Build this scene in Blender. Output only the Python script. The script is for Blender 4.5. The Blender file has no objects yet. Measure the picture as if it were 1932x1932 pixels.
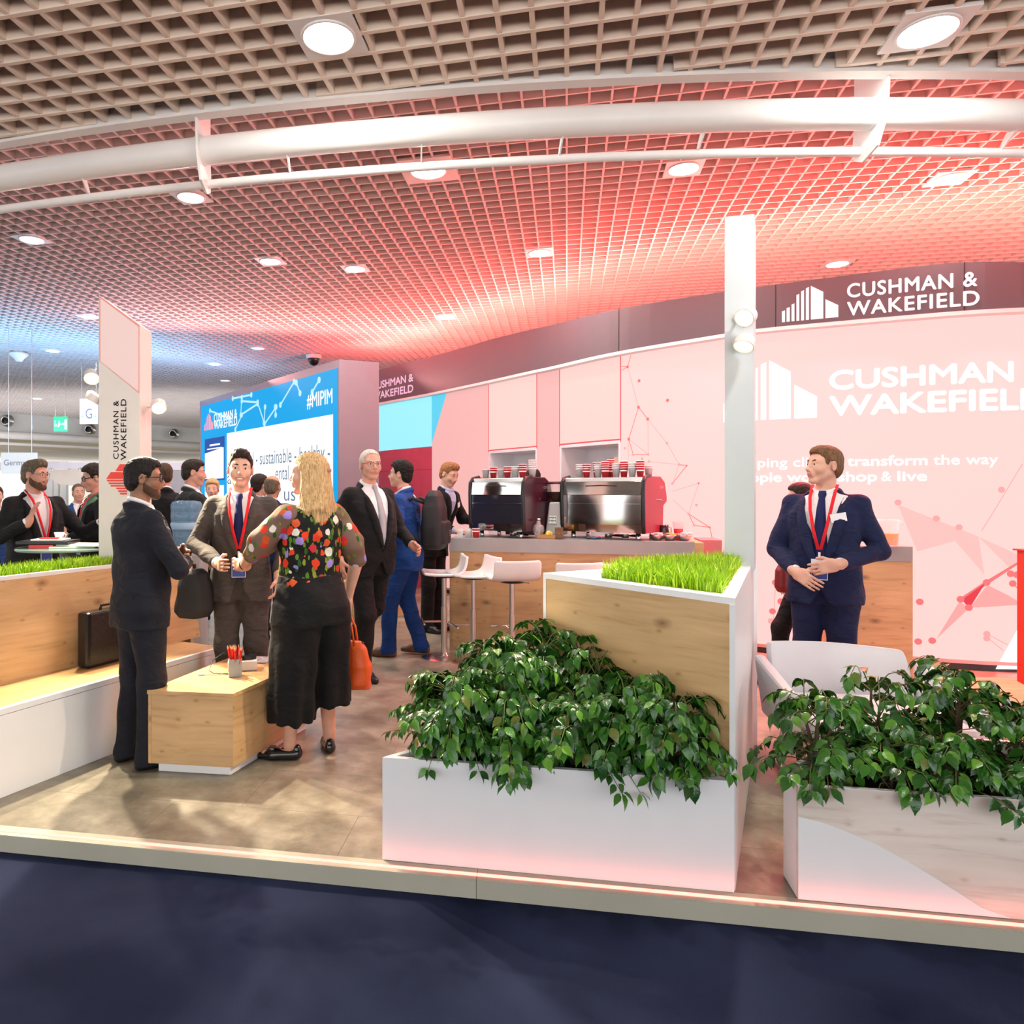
import bpy, bmesh, math, random
import numpy as np
from mathutils import Vector, Matrix

PI = math.pi
rnd = random.Random(7)
scene = bpy.context.scene
COL = scene.collection

# ------------------------------------------------------------------ camera
# Photograph treated as 1932 x 1932: principal point (770, 930), focal length 1350 px, eye 1.5 m above the stand floor.
FPX, CX, CY, EYE = 1350.0, 770.0, 930.0, 1.5
cam_data = bpy.data.cameras.new('camera')
cam = bpy.data.objects.new('camera', cam_data)
COL.objects.link(cam)
cam.location = (0, 0, EYE)
cam.rotation_euler = (PI / 2, 0, 0)
cam_data.sensor_width = 36
cam_data.lens = FPX / 1932 * 36
cam_data.shift_x = (966 - CX) / 1932
cam_data.shift_y = -(966 - CY) / 1932
cam_data.clip_end = 200
scene.camera = cam

# ------------------------------------------------------------------ world and exposure
world = bpy.data.worlds.new('hall')
scene.world = world
world.use_nodes = True
bg = world.node_tree.nodes['Background']
bg.inputs['Color'].default_value = (0.97, 0.985, 1.0, 1)
bg.inputs['Strength'].default_value = 1.42
vs = scene.view_settings
scene.display_settings.display_device = 'sRGB'
vs.view_transform = 'Standard'
vs.look = 'None'
vs.gamma = 1
vs.use_curve_mapping = False
vs.exposure = 0.85
scene.cycles.max_bounces = 6
scene.cycles.adaptive_threshold = 0.03
scene.cycles.transparent_max_bounces = 8
scene.cycles.sample_clamp_indirect = 6
scene.cycles.caustics_reflective = False
scene.cycles.caustics_refractive = False
scene.cycles.use_denoising = True

def area(name, loc, direction, sx, sy, power, color, spread=PI):
    L = bpy.data.lights.new(name, 'AREA')
    L.shape = 'RECTANGLE'
    L.size, L.size_y, L.energy, L.color, L.spread = sx, sy, power, color, spread
    o = bpy.data.objects.new(name, L)
    COL.objects.link(o)
    o.location = loc
    o.rotation_euler = Vector(direction).to_track_quat('-Z', 'Y').to_euler()
    return o

def spot(name, loc, target, power, color, angle, blend=0.4, radius=0.04):
    L = bpy.data.lights.new(name, 'SPOT')
    L.energy, L.color, L.spot_size, L.spot_blend, L.shadow_soft_size = power, color, angle, blend, radius
    o = bpy.data.objects.new(name, L)
    COL.objects.link(o)
    o.location = loc
    o.rotation_euler = (Vector(target) - Vector(loc)).to_track_quat('-Z', 'Y').to_euler()
    return o

# ------------------------------------------------------------------ measuring: a pixel of the photograph gives a point at a known height or distance
def FZ(x, y, z=0.0):
    Y = (EYE - z) * FPX / (y - CY)
    return Vector(((x - CX) / FPX * Y, Y, z))
def FY(x, y, Y):
    return Vector(((x - CX) / FPX * Y, Y, EYE - (y - CY) / FPX * Y))
def XY(x, Y):
    return (x - CX) / FPX * Y

# ------------------------------------------------------------------ naming
def tag(o, label=None, cat=None, group=None, kind=None):
    if label: o['label'] = label
    if cat: o['category'] = cat
    if group: o['group'] = group
    if kind: o['kind'] = kind
    return o

def thing(name, label, cat, loc=(0, 0, 0), rot=0.0, group=None):
    o = bpy.data.objects.new(name, None)
    o.empty_display_size = 0.1
    COL.objects.link(o)
    o.location = loc
    o.rotation_euler = (0, 0, rot)
    return tag(o, label, cat, group)

def kids(o):
    return [c for c in o.children]

def copy_tree(o, parent=None):
    c = o.copy()
    COL.objects.link(c)
    if parent: c.parent = parent
    for ch in list(o.children):
        copy_tree(ch, c)
    return c

# ------------------------------------------------------------------ mesh builder
class MB:
    def __init__(self):
        self.v, self.f, self.mi, self.m = [], [], [], 0
    def add(self, verts, faces):
        n = len(self.v)
        self.v += [tuple(p) for p in verts]
        self.f += [tuple(i + n for i in f) for f in faces]
        self.mi += [self.m] * len(faces)
        return self
    def box(self, c, s, rot=None):
        hx, hy, hz = s[0] / 2, s[1] / 2, s[2] / 2
        vs_ = [Vector((x, y, z)) for x in (-hx, hx) for y in (-hy, hy) for z in (-hz, hz)]
        if rot is not None:
            R = rot if isinstance(rot, Matrix) else Matrix.Rotation(rot, 3, 'Z')
            vs_ = [R @ p for p in vs_]
        c = Vector(c)
        return self.add([p + c for p in vs_], [(0, 1, 3, 2), (4, 6, 7, 5), (0, 4, 5, 1), (2, 3, 7, 6), (0, 2, 6, 4), (1, 5, 7, 3)])
    def prism(self, poly, z0, z1):
        """poly: ccw list of (x, y); z0, z1 numbers or per-vertex lists"""
        n = len(poly)
        a = z0 if isinstance(z0, (list, tuple)) else [z0] * n
        b = z1 if isinstance(z1, (list, tuple)) else [z1] * n
        vs_ = [(p[0], p[1], a[i]) for i, p in enumerate(poly)] + [(p[0], p[1], b[i]) for i, p in enumerate(poly)]
        fs = [tuple(reversed(range(n))), tuple(range(n, 2 * n))]
        fs += [(i, (i + 1) % n, n + (i + 1) % n, n + i) for i in range(n)]
        return self.add(vs_, fs)
    def tube(self, pts, r, seg=12, caps=True):
        pts = [Vector(p) for p in pts]
        n = len(pts)
        rs = r if isinstance(r, (list, tuple)) else [r] * n
        base = []
        up = None
        for i, p in enumerate(pts):
            t = (pts[min(i + 1, n - 1)] - pts[max(i - 1, 0)]).normalized()
            if up is None:
                up = Vector((0, 0, 1)) if abs(t.z) < 0.9 else Vector((1, 0, 0))
            s = t.cross(up).normalized()
            up = s.cross(t).normalized()
            for k in range(seg):
                a = 2 * PI * k / seg
                base.append(p + s * (math.cos(a) * rs[i]) + up * (math.sin(a) * rs[i]))
        fs = []
        for i in range(n - 1):
            for k in range(seg):
                k2 = (k + 1) % seg
                fs.append((i * seg + k, i * seg + k2, (i + 1) * seg + k2, (i + 1) * seg + k))
        if caps:
            fs.append(tuple(reversed(range(seg))))
            fs.append(tuple(range((n - 1) * seg, n * seg)))
        return self.add(base, fs)
    def lathe(self, prof, seg=24, c=(0, 0, 0), R=None, close=True):
        """prof: (radius, z) from bottom to top"""
        vs_, fs = [], []
        c = Vector(c)
        for r, z in prof:
            for k in range(seg):
                a = 2 * PI * k / seg
                p = Vector((r * math.cos(a), r * math.sin(a), z))
                if R is not None: p = R @ p
                vs_.append(p + c)
        for i in range(len(prof) - 1):
            for k in range(seg):
                k2 = (k + 1) % seg
                fs.append((i * seg + k, i * seg + k2, (i + 1) * seg + k2, (i + 1) * seg + k))
        if close:
            fs.append(tuple(reversed(range(seg))))
            fs.append(tuple(range((len(prof) - 1) * seg, len(prof) * seg)))
        return self.add(vs_, fs)
    def ball(self, c, r, seg=16, rings=10, R=None):
        r = r if isinstance(r, (list, tuple)) else (r, r, r)
        vs_, fs = [], []
        c = Vector(c)
        for i in range(rings + 1):
            th = -PI / 2 + PI * i / rings
            for k in range(seg):
                a = 2 * PI * k / seg
                p = Vector((r[0] * math.cos(th) * math.cos(a), r[1] * math.cos(th) * math.sin(a), r[2] * math.sin(th)))
                if R is not None: p = R @ p
                vs_.append(p + c)
        for i in range(rings):
            for k in range(seg):
                k2 = (k + 1) % seg
                fs.append((i * seg + k, i * seg + k2, (i + 1) * seg + k2, (i + 1) * seg + k))
        return self.add(vs_, fs)
    def grid(self, P, closed=False):
        """P: rows of points"""
        n, m = len(P), len(P[0])
        fs = []
        for i in range(n - 1):
            for k in range(m if closed else m - 1):
                k2 = (k + 1) % m
                fs.append((i * m + k, i * m + k2, (i + 1) * m + k2, (i + 1) * m + k))
        return self.add([p for row in P for p in row], fs)
    def slab(self, poly3, normal, t):
        """a flat polygon with thickness t along normal"""
        n = len(poly3)
        d = Vector(normal) * t
        a = [Vector(p) for p in poly3]
        vs_ = a + [p + d for p in a]
        fs = [tuple(range(n)), tuple(reversed(range(n, 2 * n)))]
        fs += [((i + 1) % n, i, n + i, n + (i + 1) % n) for i in range(n)]
        return self.add(vs_, fs)

def link_mesh(name, verts, faces, mats, parent=None, smooth=False, mi=None, bevel=0.0, auto=None, subsurf=0):
    me = bpy.data.meshes.new(name)
    me.from_pydata([tuple(v) for v in verts], [], [tuple(f) for f in faces])
    for m in (mats if isinstance(mats, (list, tuple)) else [mats]):
        me.materials.append(m)
    if mi is not None and len(me.materials) > 1:
        me.polygons.foreach_set('material_index', list(mi))
    bm = bmesh.new()
    bm.from_mesh(me)
    bmesh.ops.recalc_face_normals(bm, faces=bm.faces)
    bm.to_mesh(me)
    bm.free()
    if smooth:
        me.polygons.foreach_set('use_smooth', [True] * len(me.polygons))
    o = bpy.data.objects.new(name, me)
    COL.objects.link(o)
    if parent: o.parent = parent
    if bevel:
        b = o.modifiers.new('bevel', 'BEVEL')
        b.width, b.segments, b.limit_method = bevel, 2, 'ANGLE'
    if auto is not None:
        me.polygons.foreach_set('use_smooth', [True] * len(me.polygons))
        with_edges_sharp(me, auto)
    if subsurf:
        s = o.modifiers.new('subsurf', 'SUBSURF')
        s.levels = s.render_levels = subsurf
    return o

def with_edges_sharp(me, ang):
    bm = bmesh.new()
    bm.from_mesh(me)
    for e in bm.edges:
        if len(e.link_faces) == 2 and e.link_faces[0].normal.angle(e.link_faces[1].normal, 0) > ang:
            e.smooth = False
    bm.to_mesh(me)
    bm.free()

def part(name, mb, mats, root=None, frame=None, world=False, **kw):
    """frame=(origin, angle): the part is authored in its own frame; world=True: authored in world coordinates"""
    vs_ = mb.v
    if world and root is not None:
        M = Matrix.Translation(root.location) @ Matrix.Rotation(root.rotation_euler[2], 4, 'Z')
        Mi = M.inverted()
        vs_ = [Mi @ Vector(p) for p in vs_]
    o = link_mesh(name, vs_, mb.f, mats, root, mi=mb.mi, **kw)
    if frame is not None:
        org, ang = Vector(frame[0]), frame[1]
        if root is not None:
            M = Matrix.Translation(root.location) @ Matrix.Rotation(root.rotation_euler[2], 4, 'Z')
            o.location = M.inverted() @ org
            o.rotation_euler = (0, 0, ang - root.rotation_euler[2])
        else:
            o.location = org
            o.rotation_euler = (0, 0, ang)
    return o

def structure(o):
    o['kind'] = 'structure'
    return o

# ------------------------------------------------------------------ materials
_M = {}
def nt(name):
    m = bpy.data.materials.new(name)
    m.use_nodes = True
    t = m.node_tree
    return m, t, t.nodes['Principled BSDF'], t.nodes['Material Output']

def N(t, kind, **kw):
    n = t.nodes.new(kind)
    for k, v in kw.items():
        if k.startswith('i_'):
            n.inputs[k[2:].replace('_', ' ')].default_value = v
        else:
            setattr(n, k, v)
    return n

def c4(c):
    return (c[0], c[1], c[2], 1.0)

def ramp(t, stops):
    r = t.nodes.new('ShaderNodeValToRGB')
    e = r.color_ramp.elements
    while len(e) < len(stops): e.new(0.5)
    for el, (p, c) in zip(e, stops):
        el.position = p
        el.color = c4(c)
    return r

def pbr(name, col, rough=0.5, metal=0.0, var=0.08, scale=6.0, bump=0.0, bscale=200.0, spec=0.5, coat=0.0, sheen=0.0, emit=None, estr=0.0, trans=0.0, ior=1.45, alpha=1.0):
    if name in _M: return _M[name]
    m, t, b, out = nt(name)
    tc = N(t, 'ShaderNodeTexCoord')
    if var > 0:
        nz = N(t, 'ShaderNodeTexNoise', i_Scale=scale, i_Detail=5.0)
        t.links.new(tc.outputs['Object'], nz.inputs['Vector'])
        lo = tuple(max(0, c * (1 - var)) for c in col)
        hi = tuple(min(1, c * (1 + var)) for c in col)
        r = ramp(t, [(0.3, lo), (0.7, hi)])
        t.links.new(nz.outputs['Fac'], r.inputs['Fac'])
        t.links.new(r.outputs['Color'], b.inputs['Base Color'])
    else:
        b.inputs['Base Color'].default_value = c4(col)
    b.inputs['Roughness'].default_value = rough
    b.inputs['Metallic'].default_value = metal
    b.inputs['Specular IOR Level'].default_value = spec
    b.inputs['IOR'].default_value = ior
    b.inputs['Transmission Weight'].default_value = trans
    b.inputs['Coat Weight'].default_value = coat
    b.inputs['Sheen Weight'].default_value = sheen
    b.inputs['Alpha'].default_value = alpha
    if emit is not None:
        b.inputs['Emission Color'].default_value = c4(emit)
        b.inputs['Emission Strength'].default_value = estr
    if bump > 0:
        nb = N(t, 'ShaderNodeTexNoise', i_Scale=bscale, i_Detail=3.0)
        t.links.new(tc.outputs['Object'], nb.inputs['Vector'])
        bp = N(t, 'ShaderNodeBump', i_Strength=bump, i_Distance=0.01)
        t.links.new(nb.outputs['Fac'], bp.inputs['Height'])
        t.links.new(bp.outputs['Normal'], b.inputs['Normal'])
    _M[name] = m
    return m

def emitter(name, col, strength):
    if name in _M: return _M[name]
    m, t, b, out = nt(name)
    b.inputs['Base Color'].default_value = c4(tuple(min(0.8, c) * .12 for c in col))
    b.inputs['Specular IOR Level'].default_value = 0.1
    b.inputs['Roughness'].default_value = 0.6
    b.inputs['Emission Color'].default_value = c4(col)
    b.inputs['Emission Strength'].default_value = strength
    _M[name] = m
    return m

def wood(name, light, mid, dark, rough=0.45, grain=(1.0, 14.0, 14.0), knots=0.9, flat='y'):
    """oak board, grain along local x"""
    if name in _M: return _M[name]
    m, t, b, out = nt(name)
    tc = N(t, 'ShaderNodeTexCoord')
    wz = N(t, 'ShaderNodeTexNoise', i_Scale=1.6, i_Detail=2.0)
    t.links.new(tc.outputs['Object'], wz.inputs['Vector'])
    mx = N(t, 'ShaderNodeMix', data_type='VECTOR')
    mx.inputs['Factor'].default_value = 0.09
    t.links.new(tc.outputs['Object'], mx.inputs[4])
    t.links.new(wz.outputs['Color'], mx.inputs[5])
    mp = N(t, 'ShaderNodeMapping')
    mp.inputs['Scale'].default_value = grain
    t.links.new(mx.outputs[1], mp.inputs['Vector'])
    n1 = N(t, 'ShaderNodeTexNoise', i_Scale=2.6, i_Detail=9.0, i_Roughness=0.62)
    t.links.new(mp.outputs['Vector'], n1.inputs['Vector'])
    r1 = ramp(t, [(0.28, dark), (0.45, mid), (0.7, light)])
    t.links.new(n1.outputs['Fac'], r1.inputs['Fac'])
    # broad tone drift
    n2 = N(t, 'ShaderNodeTexNoise', i_Scale=1.7, i_Detail=2.0)
    mp2 = N(t, 'ShaderNodeMapping')
    mp2.inputs['Scale'].default_value = (0.8, 2.2, 2.2)
    t.links.new(tc.outputs['Object'], mp2.inputs['Vector'])
    t.links.new(mp2.outputs['Vector'], n2.inputs['Vector'])
    r2 = ramp(t, [(0.35, (0.82, 0.80, 0.76)), (0.65, (1.06, 1.05, 1.02))])
    t.links.new(n2.outputs['Fac'], r2.inputs['Fac'])
    mul = N(t, 'ShaderNodeMix', data_type='RGBA', blend_type='MULTIPLY')
    mul.inputs['Factor'].default_value = 1.0
    t.links.new(r1.outputs['Color'], mul.inputs[6])
    t.links.new(r2.outputs['Color'], mul.inputs[7])
    last = mul.outputs[2]
    for sc, th, cc, amt in ((2.6, 0.05, 0.32, knots), (5.3, 0.042, 0.45, knots)):
        sx = N(t, 'ShaderNodeSeparateXYZ')
        t.links.new(mx.outputs[1], sx.inputs[0])
        cx = N(t, 'ShaderNodeCombineXYZ')
        t.links.new(sx.outputs[0], cx.inputs[0])
        t.links.new(sx.outputs[2 if flat == 'y' else 1], cx.inputs[1])
        mk = N(t, 'ShaderNodeMapping')
        mk.inputs['Scale'].default_value = (0.7, 1.25, 1)
        mk.inputs['Location'].default_value = (sc * 1.7, sc * 0.3, 0)
        t.links.new(cx.outputs[0], mk.inputs['Vector'])
        vo = N(t, 'ShaderNodeTexVoronoi', i_Scale=sc, voronoi_dimensions='2D')
        t.links.new(mk.outputs['Vector'], vo.inputs['Vector'])
        rk = ramp(t, [(0.0, (cc * 0.8, cc * 0.68, cc * 0.55)), (th * 0.5, (cc * 1.7, cc * 1.5, cc * 1.3)), (th * 1.8, (1, 1, 1))])
        t.links.new(vo.outputs['Distance'], rk.inputs['Fac'])
        mm = N(t, 'ShaderNodeMix', data_type='RGBA', blend_type='MULTIPLY')
        mm.inputs['Factor'].default_value = amt
        t.links.new(last, mm.inputs[6])
        t.links.new(rk.outputs['Color'], mm.inputs[7])
        last = mm.outputs[2]
    t.links.new(last, b.inputs['Base Color'])
    b.inputs['Roughness'].default_value = rough
    bp = N(t, 'ShaderNodeBump', i_Strength=0.12, i_Distance=0.004)
    t.links.new(n1.outputs['Fac'], bp.inputs['Height'])
    t.links.new(bp.outputs['Normal'], b.inputs['Normal'])
    _M[name] = m
    return m

def fabric(name, col, var=0.12, rough=0.85, bump=0.55):
    if name in _M: return _M[name]
    m, t, b, out = nt(name)
    tc = N(t, 'ShaderNodeTexCoord')
    nz = N(t, 'ShaderNodeTexNoise', i_Scale=5.0, i_Detail=3.0)
    t.links.new(tc.outputs['Object'], nz.inputs['Vector'])
    r = ramp(t, [(0.3, tuple(c * (1 - var) for c in col)), (0.7, tuple(min(1, c * (1 + var)) for c in col))])
    t.links.new(nz.outputs['Fac'], r.inputs['Fac'])
    t.links.new(r.outputs['Color'], b.inputs['Base Color'])
    b.inputs['Roughness'].default_value = rough
    b.inputs['Specular IOR Level'].default_value = 0.25
    b.inputs['Sheen Weight'].default_value = 0.03
    # folds and weave
    nf = N(t, 'ShaderNodeTexNoise', i_Scale=9.0, i_Detail=2.0, i_Distortion=0.8)
    mp = N(t, 'ShaderNodeMapping')
    mp.inputs['Scale'].default_value = (1.0, 1.0, 1.7)
    mp.inputs['Rotation'].default_value = (0.5, 0.4, 0.0)
    t.links.new(tc.outputs['Object'], mp.inputs['Vector'])
    t.links.new(mp.outputs['Vector'], nf.inputs['Vector'])
    nw = N(t, 'ShaderNodeTexNoise', i_Scale=420.0, i_Detail=1.0)
    t.links.new(tc.outputs['Object'], nw.inputs['Vector'])
    b1 = N(t, 'ShaderNodeBump', i_Strength=bump, i_Distance=0.035)
    t.links.new(nf.outputs['Fac'], b1.inputs['Height'])
    b2 = N(t, 'ShaderNodeBump', i_Strength=0.1, i_Distance=0.002)
    t.links.new(nw.outputs['Fac'], b2.inputs['Height'])
    t.links.new(b1.outputs['Normal'], b2.inputs['Normal'])
    t.links.new(b2.outputs['Normal'], b.inputs['Normal'])
    _M[name] = m
    return m

def hair_mat(name, col, col2=None, scale=(60, 60, 6)):
    if name in _M: return _M[name]
    col2 = col2 or tuple(c * 0.45 for c in col)
    m, t, b, out = nt(name)
    tc = N(t, 'ShaderNodeTexCoord')
    mp = N(t, 'ShaderNodeMapping')
    mp.inputs['Scale'].default_value = scale
    t.links.new(tc.outputs['Object'], mp.inputs['Vector'])
    nz = N(t, 'ShaderNodeTexNoise', i_Scale=2.2, i_Detail=4.0, i_Distortion=0.6)
    t.links.new(mp.outputs['Vector'], nz.inputs['Vector'])
    r = ramp(t, [(0.35, col2), (0.68, col)])
    t.links.new(nz.outputs['Fac'], r.inputs['Fac'])
    t.links.new(r.outputs['Color'], b.inputs['Base Color'])
    b.inputs['Roughness'].default_value = 0.55
    b.inputs['Specular IOR Level'].default_value = 0.2
    bp = N(t, 'ShaderNodeBump', i_Strength=0.7, i_Distance=0.01)
    t.links.new(nz.outputs['Fac'], bp.inputs['Height'])
    t.links.new(bp.outputs['Normal'], b.inputs['Normal'])
    _M[name] = m
    return m

def skin(name, col):
    if name in _M: return _M[name]
    m = pbr(name, col, rough=0.5, var=0.1, scale=14.0, bump=0.05, bscale=90.0, spec=0.4)
    b = m.node_tree.nodes['Principled BSDF']
    b.inputs['Subsurface Weight'].default_value = 0.12
    b.inputs['Subsurface Radius'].default_value = (0.02, 0.008, 0.004)
    b.inputs['Subsurface Scale'].default_value = 0.5
    return m

# ------------------------------------------------------------------ lettering
def text2d(s, size=1.0, bold=0.0, spacing=1.0):
    """(vertices, faces, width) of flat lettering, baseline at 0, cap height = size"""
    cu = bpy.data.curves.new('letters', 'FONT')
    cu.body = s
    cu.size = 1.0
    cu.offset = bold
    cu.space_character = spacing
    cu.resolution_u = 4
    o = bpy.data.objects.new('letters', cu)
    COL.objects.link(o)
    dg = bpy.context.evaluated_depsgraph_get()
    me = bpy.data.meshes.new_from_object(o.evaluated_get(dg))
    V = np.array([v.co[:] for v in me.vertices])
    F = [tuple(p.vertices) for p in me.polygons]
    bpy.data.objects.remove(o)
    bpy.data.curves.remove(cu)
    bpy.data.meshes.remove(me)
    k = size / 0.729
    V = V * k
    x0 = V[:, 0].min()
    V[:, 0] -= x0
    return V[:, :2], F, V[:, 0].max()

def add_text(mb, s, size, mapping, width=None, bold=0.0, spacing=1.0, off=(0, 0)):
    """mapping(u, v) -> 3D point; stretched to the given width if any; bold thickens the strokes sideways and upwards"""
    V, F, w = text2d(s, size, 0.0, spacing)
    k = width / w if width else 1.0
    b = bold * size
    for du, dv in (((-b, 0), (b, 0), (0, b), (0, -b)) if b else ((0, 0),)):
        mb.add([mapping(off[0] + p[0] * k + du, off[1] + p[1] + dv) for p in V], F)
    return w * k

LOGO = [(0, .056, .212, .226), (.085, .141, .265, .282), (.174, .226, .324, .345), (.262, .312, .5, .52), (.344, .397, .56, .582), (.43, .485, .61, .635), (.518, .738, .65, .51), (.776, 1.0, .365, .227)]
def add_logo(mb, w, mapping, off=(0, 0)):
    for a, b, ha, hb in LOGO:
        mb.add([mapping(off[0] + x * w, off[1] + y * w) for x, y in ((a, 0), (b, 0), (b, hb * 1.06), (a, ha * 1.06))], [(0, 1, 2, 3)])

# ------------------------------------------------------------------ signed-distance modelling for bodies, clothes and soft things
class Field:
    def __init__(self, lo, hi, h):
        self.lo, self.h = np.array(lo, float), h
        self.n = [int(math.ceil((hi[i] - lo[i]) / h)) + 1 for i in range(3)]
        self.ax = [self.lo[i] + h * np.arange(self.n[i]) for i in range(3)]
        self.D = np.full(self.n, 1.0, np.float32)
    def _sl(self, lo, hi):
        s = []
        for i in range(3):
            a = max(0, int((lo[i] - self.lo[i]) / self.h))
            b = min(self.n[i], int((hi[i] - self.lo[i]) / self.h) + 2)
            if b <= a: return None
            s.append(slice(a, b))
        return tuple(s)
    def _pts(self, s):
        return (self.ax[0][s[0]][:, None, None], self.ax[1][s[1]][None, :, None], self.ax[2][s[2]][None, None, :])
    def put(self, fn, lo, hi, k=0.0, op='add'):
        m = k + 3 * self.h
        s = self._sl([lo[i] - m for i in range(3)], [hi[i] + m for i in range(3)])
        if s is None: return
        X, Y, Z = self._pts(s)
        d = np.broadcast_to(fn(X, Y, Z), self.D[s].shape).astype(np.float32)
        a = self.D[s]
        if op == 'add':
            if k > 0:
                hh = np.clip(0.5 + 0.5 * (a - d) / k, 0, 1)
                r = a * (1 - hh) + d * hh - k * hh * (1 - hh)
            else:
                r = np.minimum(a, d)
        else:
            if k > 0:
                hh = np.clip(0.5 - 0.5 * (a + d) / k, 0, 1)
                r = a * (1 - hh) - d * hh + k * hh * (1 - hh)
            else:
                r = np.maximum(a, -d)
        self.D[s] = r
    def cap(self, a, b, ra, rb=None, k=0.02, op='add'):
        rb = ra if rb is None else rb
        a, b = np.array(a, float), np.array(b, float)
        ab = b - a
        L = max(1e-9, ab @ ab)
        def fn(X, Y, Z):
            px, py, pz = X - a[0], Y - a[1], Z - a[2]
            t = np.clip((px * ab[0] + py * ab[1] + pz * ab[2]) / L, 0, 1)
            return np.sqrt((px - t * ab[0]) ** 2 + (py - t * ab[1]) ** 2 + (pz - t * ab[2]) ** 2) - (ra + (rb - ra) * t)
        r = max(ra, rb)
        self.put(fn, np.minimum(a, b) - r, np.maximum(a, b) + r, k, op)
    def chain(self, pts, rs, k=0.02):
        for i in range(len(pts) - 1):
            self.cap(pts[i], pts[i + 1], rs[i], rs[i + 1], k)
    def ell(self, c, r, R=None, k=0.02, op='add'):
        c, r = np.array(c, float), np.array(r, float)
        Rt = None if R is None else np.array(R).T
        def fn(X, Y, Z):
            px, py, pz = X - c[0], Y - c[1], Z - c[2]
            if Rt is not None:
                px, py, pz = [Rt[i, 0] * px + Rt[i, 1] * py + Rt[i, 2] * pz for i in range(3)]
            k0 = np.sqrt((px / r[0]) ** 2 + (py / r[1]) ** 2 + (pz / r[2]) ** 2)
            k1 = np.sqrt((px / r[0] ** 2) ** 2 + (py / r[1] ** 2) ** 2 + (pz / r[2] ** 2) ** 2)
            return k0 * (k0 - 1) / np.maximum(k1, 1e-6)
        m = r.max()
        self.put(fn, c - m, c + m, k, op)
    def rbox(self, c, hs, R=None, rad=0.01, k=0.01, op='add'):
        c, hs = np.array(c, float), np.array(hs, float)
        Rt = None if R is None else np.array(R).T
        def fn(X, Y, Z):
            px, py, pz = X - c[0], Y - c[1], Z - c[2]
            if Rt is not None:
                px, py, pz = [Rt[i, 0] * px + Rt[i, 1] * py + Rt[i, 2] * pz for i in range(3)]
            qx, qy, qz = abs(px) - hs[0] + rad, abs(py) - hs[1] + rad, abs(pz) - hs[2] + rad
            return np.sqrt(np.maximum(qx, 0) ** 2 + np.maximum(qy, 0) ** 2 + np.maximum(qz, 0) ** 2) + np.minimum(np.maximum(qx, np.maximum(qy, qz)), 0) - rad
        m = np.linalg.norm(hs)
        self.put(fn, c - m, c + m, k, op)
    def loft(self, z, w, d, x=None, y=None, k=0.02, e=2.3, op='add'):
        z, w, d = np.array(z, float), np.array(w, float), np.array(d, float)
        x = np.zeros_like(z) if x is None else np.array(x, float)
        y = np.zeros_like(z) if y is None else np.array(y, float)
        def fn(X, Y, Z):
            zz = np.clip(Z, z[0], z[-1])
            W, Dp, x0, y0 = (np.interp(zz, z, q) for q in (w, d, x, y))
            q = (np.abs((X - x0) / W) ** e + np.abs((Y - y0) / Dp) ** e) ** (1 / e)
            side = (q - 1) * np.minimum(W, Dp)
            end = np.maximum(z[0] - Z, Z - z[-1])
            return np.maximum(side, end)
        self.put(fn, (min(x - w), min(y - d), z[0]), (max(x + w), max(y + d), z[-1]), k, op)
    def cut(self, fn, soft=0.0):
        """keep where fn < 0"""
        X, Y, Z = self._pts((slice(None),) * 3)
        d = np.broadcast_to(fn(X, Y, Z), self.D.shape).astype(np.float32)
        if soft > 0:
            a = self.D
            hh = np.clip(0.5 - 0.5 * (a - d) / soft, 0, 1)
            self.D = a * (1 - hh) + d * hh + soft * hh * (1 - hh)
        else:
            self.D = np.maximum(self.D, d)
    def ripple(self, amp, wl, seed=0, n=5, zs=1.0):
        g = np.random.RandomState(seed)
        X, Y, Z = self._pts((slice(None),) * 3)
        acc = 0
        for i in range(n):
            v = g.normal(size=3)
            v[2] *= zs
            v *= 2 * PI / (wl * (0.7 + 0.8 * g.rand())) / np.linalg.norm(v)
            acc = acc + np.sin(X * v[0] + Y * v[1] + Z * v[2] + 6.28 * g.rand())
        near = np.abs(self.D) < 0.06
        self.D = np.where(near, self.D + amp * acc / math.sqrt(n), self.D)
    def mesh(self):
        D = self.D
        S = D < 0
        n = np.array(D.shape) - 1
        cs = [(i, j, k) for i in (0, 1) for j in (0, 1) for k in (0, 1)]
        sub = lambda A, c: A[c[0]:c[0] + n[0], c[1]:c[1] + n[1], c[2]:c[2] + n[2]]
        cnt = np.zeros(n, np.int8)
        for c in cs: cnt += sub(S, c)
        act = (cnt > 0) & (cnt < 8)
        I = np.argwhere(act)
        if len(I) == 0: return np.zeros((0, 3)), np.zeros((0, 4), int)
        idx = np.full(n, -1, np.int64)
        idx[act] = np.arange(len(I))
        val = {c: D[I[:, 0] + c[0], I[:, 1] + c[1], I[:, 2] + c[2]] for c in cs}
        acc = np.zeros((len(I), 3))
        num = np.zeros(len(I))
        for a in cs:
            for ax in range(3):
                if a[ax]: continue
                b = list(a); b[ax] = 1; b = tuple(b)
                va, vb = val[a], val[b]
                m = (va < 0) != (vb < 0)
                t = np.where(m, va / np.where(m, va - vb, 1), 0)
                p = np.tile(np.array(a, float), (len(I), 1))
                p[:, ax] += t
                acc[m] += p[m]
                num += m
        V = self.lo + self.h * (I + acc / num[:, None])
        F = []
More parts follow.
